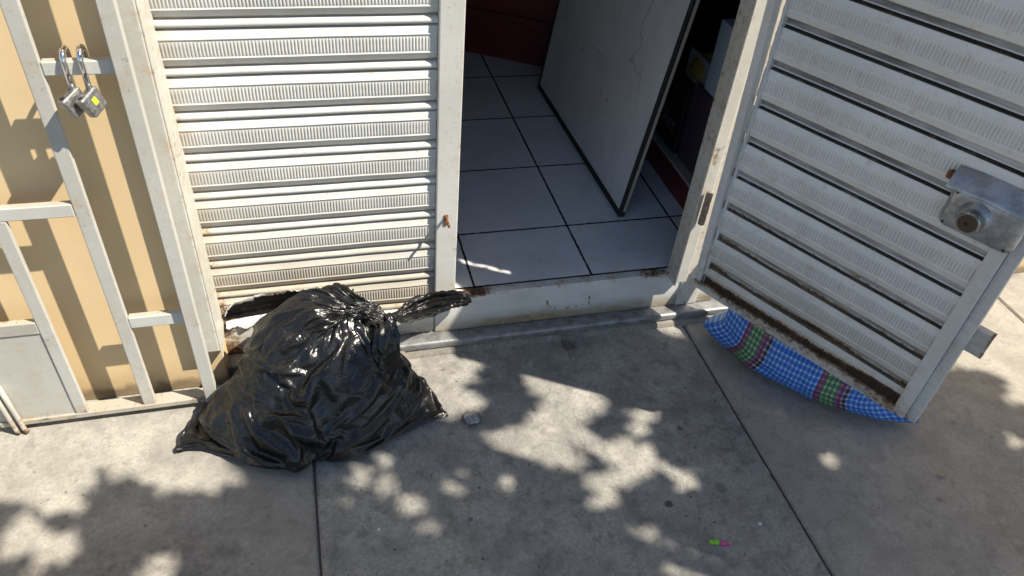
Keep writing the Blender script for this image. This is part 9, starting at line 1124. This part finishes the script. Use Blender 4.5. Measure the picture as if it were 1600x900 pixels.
# the knot itself: two tight wraps
for q, (c0, ax_, R_, r_) in enumerate((((.150, -.197, .304), (.75, -.25, -.35), .0145, .0085), ((.158, -.192, .309), (.65, .3, .45), .0125, .0078))):
    ax_ = Vector(ax_).normalized(); a = ax_.orthogonal().normalized(); b_ = ax_.cross(a); V, Fc = [], []; n, m = 48, 20
    for i in range(n):
        A = 2*math.pi*i/n; d = a*math.cos(A)+b_*math.sin(A)
        for j in range(m):
            B2 = 2*math.pi*j/m; rr = r_*(1+.28*math.cos(4*B2+2*A+q)+.25*nz(math.cos(A)*2+q, math.sin(A)*2, B2))
            V.append(Vector(c0)+d*(R_+rr*math.cos(B2))+ax_*(rr*math.sin(B2)*1.2))
    for i in range(n):
        for j in range(m): Fc.append((i*m+j, i*m+(j+1) % m, ((i+1) % n)*m+(j+1) % m, ((i+1) % n)*m+j))
    from_py('knot', V, Fc, M_poly, TB, True)
settle(TB)

# ------------------------------------------------------------------ plaid shopping bag behind the door
k = NB('woven_plaid'); U, W_ = k.attr('pu'), k.attr('pv')
def fr_(a, s_, o=0.): return k.math('FRACT', k.math('ADD', k.math('DIVIDE', a, s_), 20.0+o))
def band(a, lo, hi): return k.mul(k.math('GREATER_THAN', a, lo), k.math('LESS_THAN', a, hi))
CELL = .0165
fu, fv = fr_(U, CELL), fr_(W_, CELL)
# slightly stepped check: white where both yarns are white, mid blue where one is
au, av = k.math('LESS_THAN', fu, .36), k.math('LESS_THAN', fv, .36)
tw = k.math('LESS_THAN', fr_(k.math('ADD', U, W_), CELL/3), .5)                 # twill hatching of the weave
one = k.math('SUBTRACT', k.math('MAXIMUM', au, av), k.mul(au, av))
blue, navy, white = (.007, .125, .60), (.005, .06, .36), (.42, .53, .68)
c = k.mix(k.mul(k.noise(k.obj(), 20, 3), .5), blue, navy)
c = k.mix(k.mul(one, k.math('ADD', .35, k.mul(tw, .4))), c, (.15, .36, .70))
c = k.mix(k.mul(au, av), c, white)
# coloured stripe group, repeating along the bag
g = fr_(U, .315, -.105/.315)
def stripe(c, lo, hi, base, yarn):
    st = k.mix(k.mul(k.math('MAXIMUM', k.mul(au, av), k.mul(one, k.mul(tw, .5))), .9), base, yarn)
    return k.mix(band(g, lo, hi), c, st)
c = stripe(c, .0, .065, (.12, .025, .10), (.48, .18, .26))
c = stripe(c, .065, .235, (.020, .14, .10), (.52, .58, .20))
c = stripe(c, .235, .30, (.12, .025, .10), (.48, .18, .26))
c = stripe(c, .30, .36, (.012, .014, .04), (.55, .58, .66))
wv = k.math('ADD', k.math('SINE', k.mul(U, 2*math.pi/.0025)), k.math('SINE', k.mul(W_, 2*math.pi/.0025)))
hh = k.math('ADD', k.mul(wv, .12), k.mul(k.noise(k.pos(), 26, 3), 1.0))
M_plaid = k.done(c, .34, 0, k.bump(hh, .3, .004), .5)
PL = thing('plaid_bag', 'blue checked woven plastic bag with green and pink stripes behind the open door', 'bag', (1.48, -.36, 0))
A0, B0 = Vector((1.226, -.092, 0)), Vector((1.708, -.622, 0)); ax = (B0-A0).normalized(); Lb = (B0-A0).length; fx = Vector((-.764, -.645, 0))
if fx.dot(ax) > .3: fx = Vector((ax.y, -ax.x, 0))
fx = Vector((ax.y, -ax.x, 0));
if fx.x > 0: fx = -fx
Hb = .42
def pil(side):
    V, Fc, pu, pv = [], [], [], []; n, m = 120, 70
    for i in range(n+1):
        u = i/n
        for j in range(m+1):
            v = j/m
            e = max(0, (1-(2*u-1)**2))**.36 * max(0, (1-(2*v-1)**2))**.5
            prof = e*(.155-.115*sst(.12, .6, v))
            # the sides pull in between the corners
            du = (u-.5)*Lb*(1-.17*sst(.0, .22, v)*(1-sst(.75, 1, v)))
            z_ = .012 + Hb*v*(1-.0) - (.0 if v > .5 else .03*math.sin(math.pi*u)*math.sin(math.pi*(1-v)*.5)**6*0)
            z_ += .018*(abs(2*u-1)**6)*(1-v)
            wr_ = .0085*nz(u*7, v*6, side*3)+.0045*nz(u*19, v*15, side*5)+.011*math.sin(24*u+7*v)*((2*u-1)**4)+.010*max(0, nz(u*5+3, v*11, side*2))-.012*max(0, .25-abs(nz(u*4, v*5, 8)))
            q = A0.lerp(B0, .5) + ax*du + fx*(side*prof + .050*math.sin(math.pi*u)**1.3*(1-v) + wr_*min(1, e*3)) - fx*.0
            # it leans back a little
            q += -fx*(.10*v+.004)
            q.z = max(.003, z_ + .006*nz(u*7, v*5, 3) - .010*e*(1-v)**3)
            V.append(q); pu.append(u*Lb); pv.append(v*Hb + side*.0)
    for i in range(n):
        for j in range(m): Fc.append((i*(m+1)+j, i*(m+1)+j+1, (i+1)*(m+1)+j+1, (i+1)*(m+1)+j))
    return V, Fc, pu, pv
for s_, nm in ((1, 'front_panel'), (-1, 'back_panel')):
    V, Fc, pu, pv = pil(s_); o = from_py(nm, V, Fc, M_plaid, PL, True); set_attr(o, 'pu', pu); set_attr(o, 'pv', pv)
settle(PL)
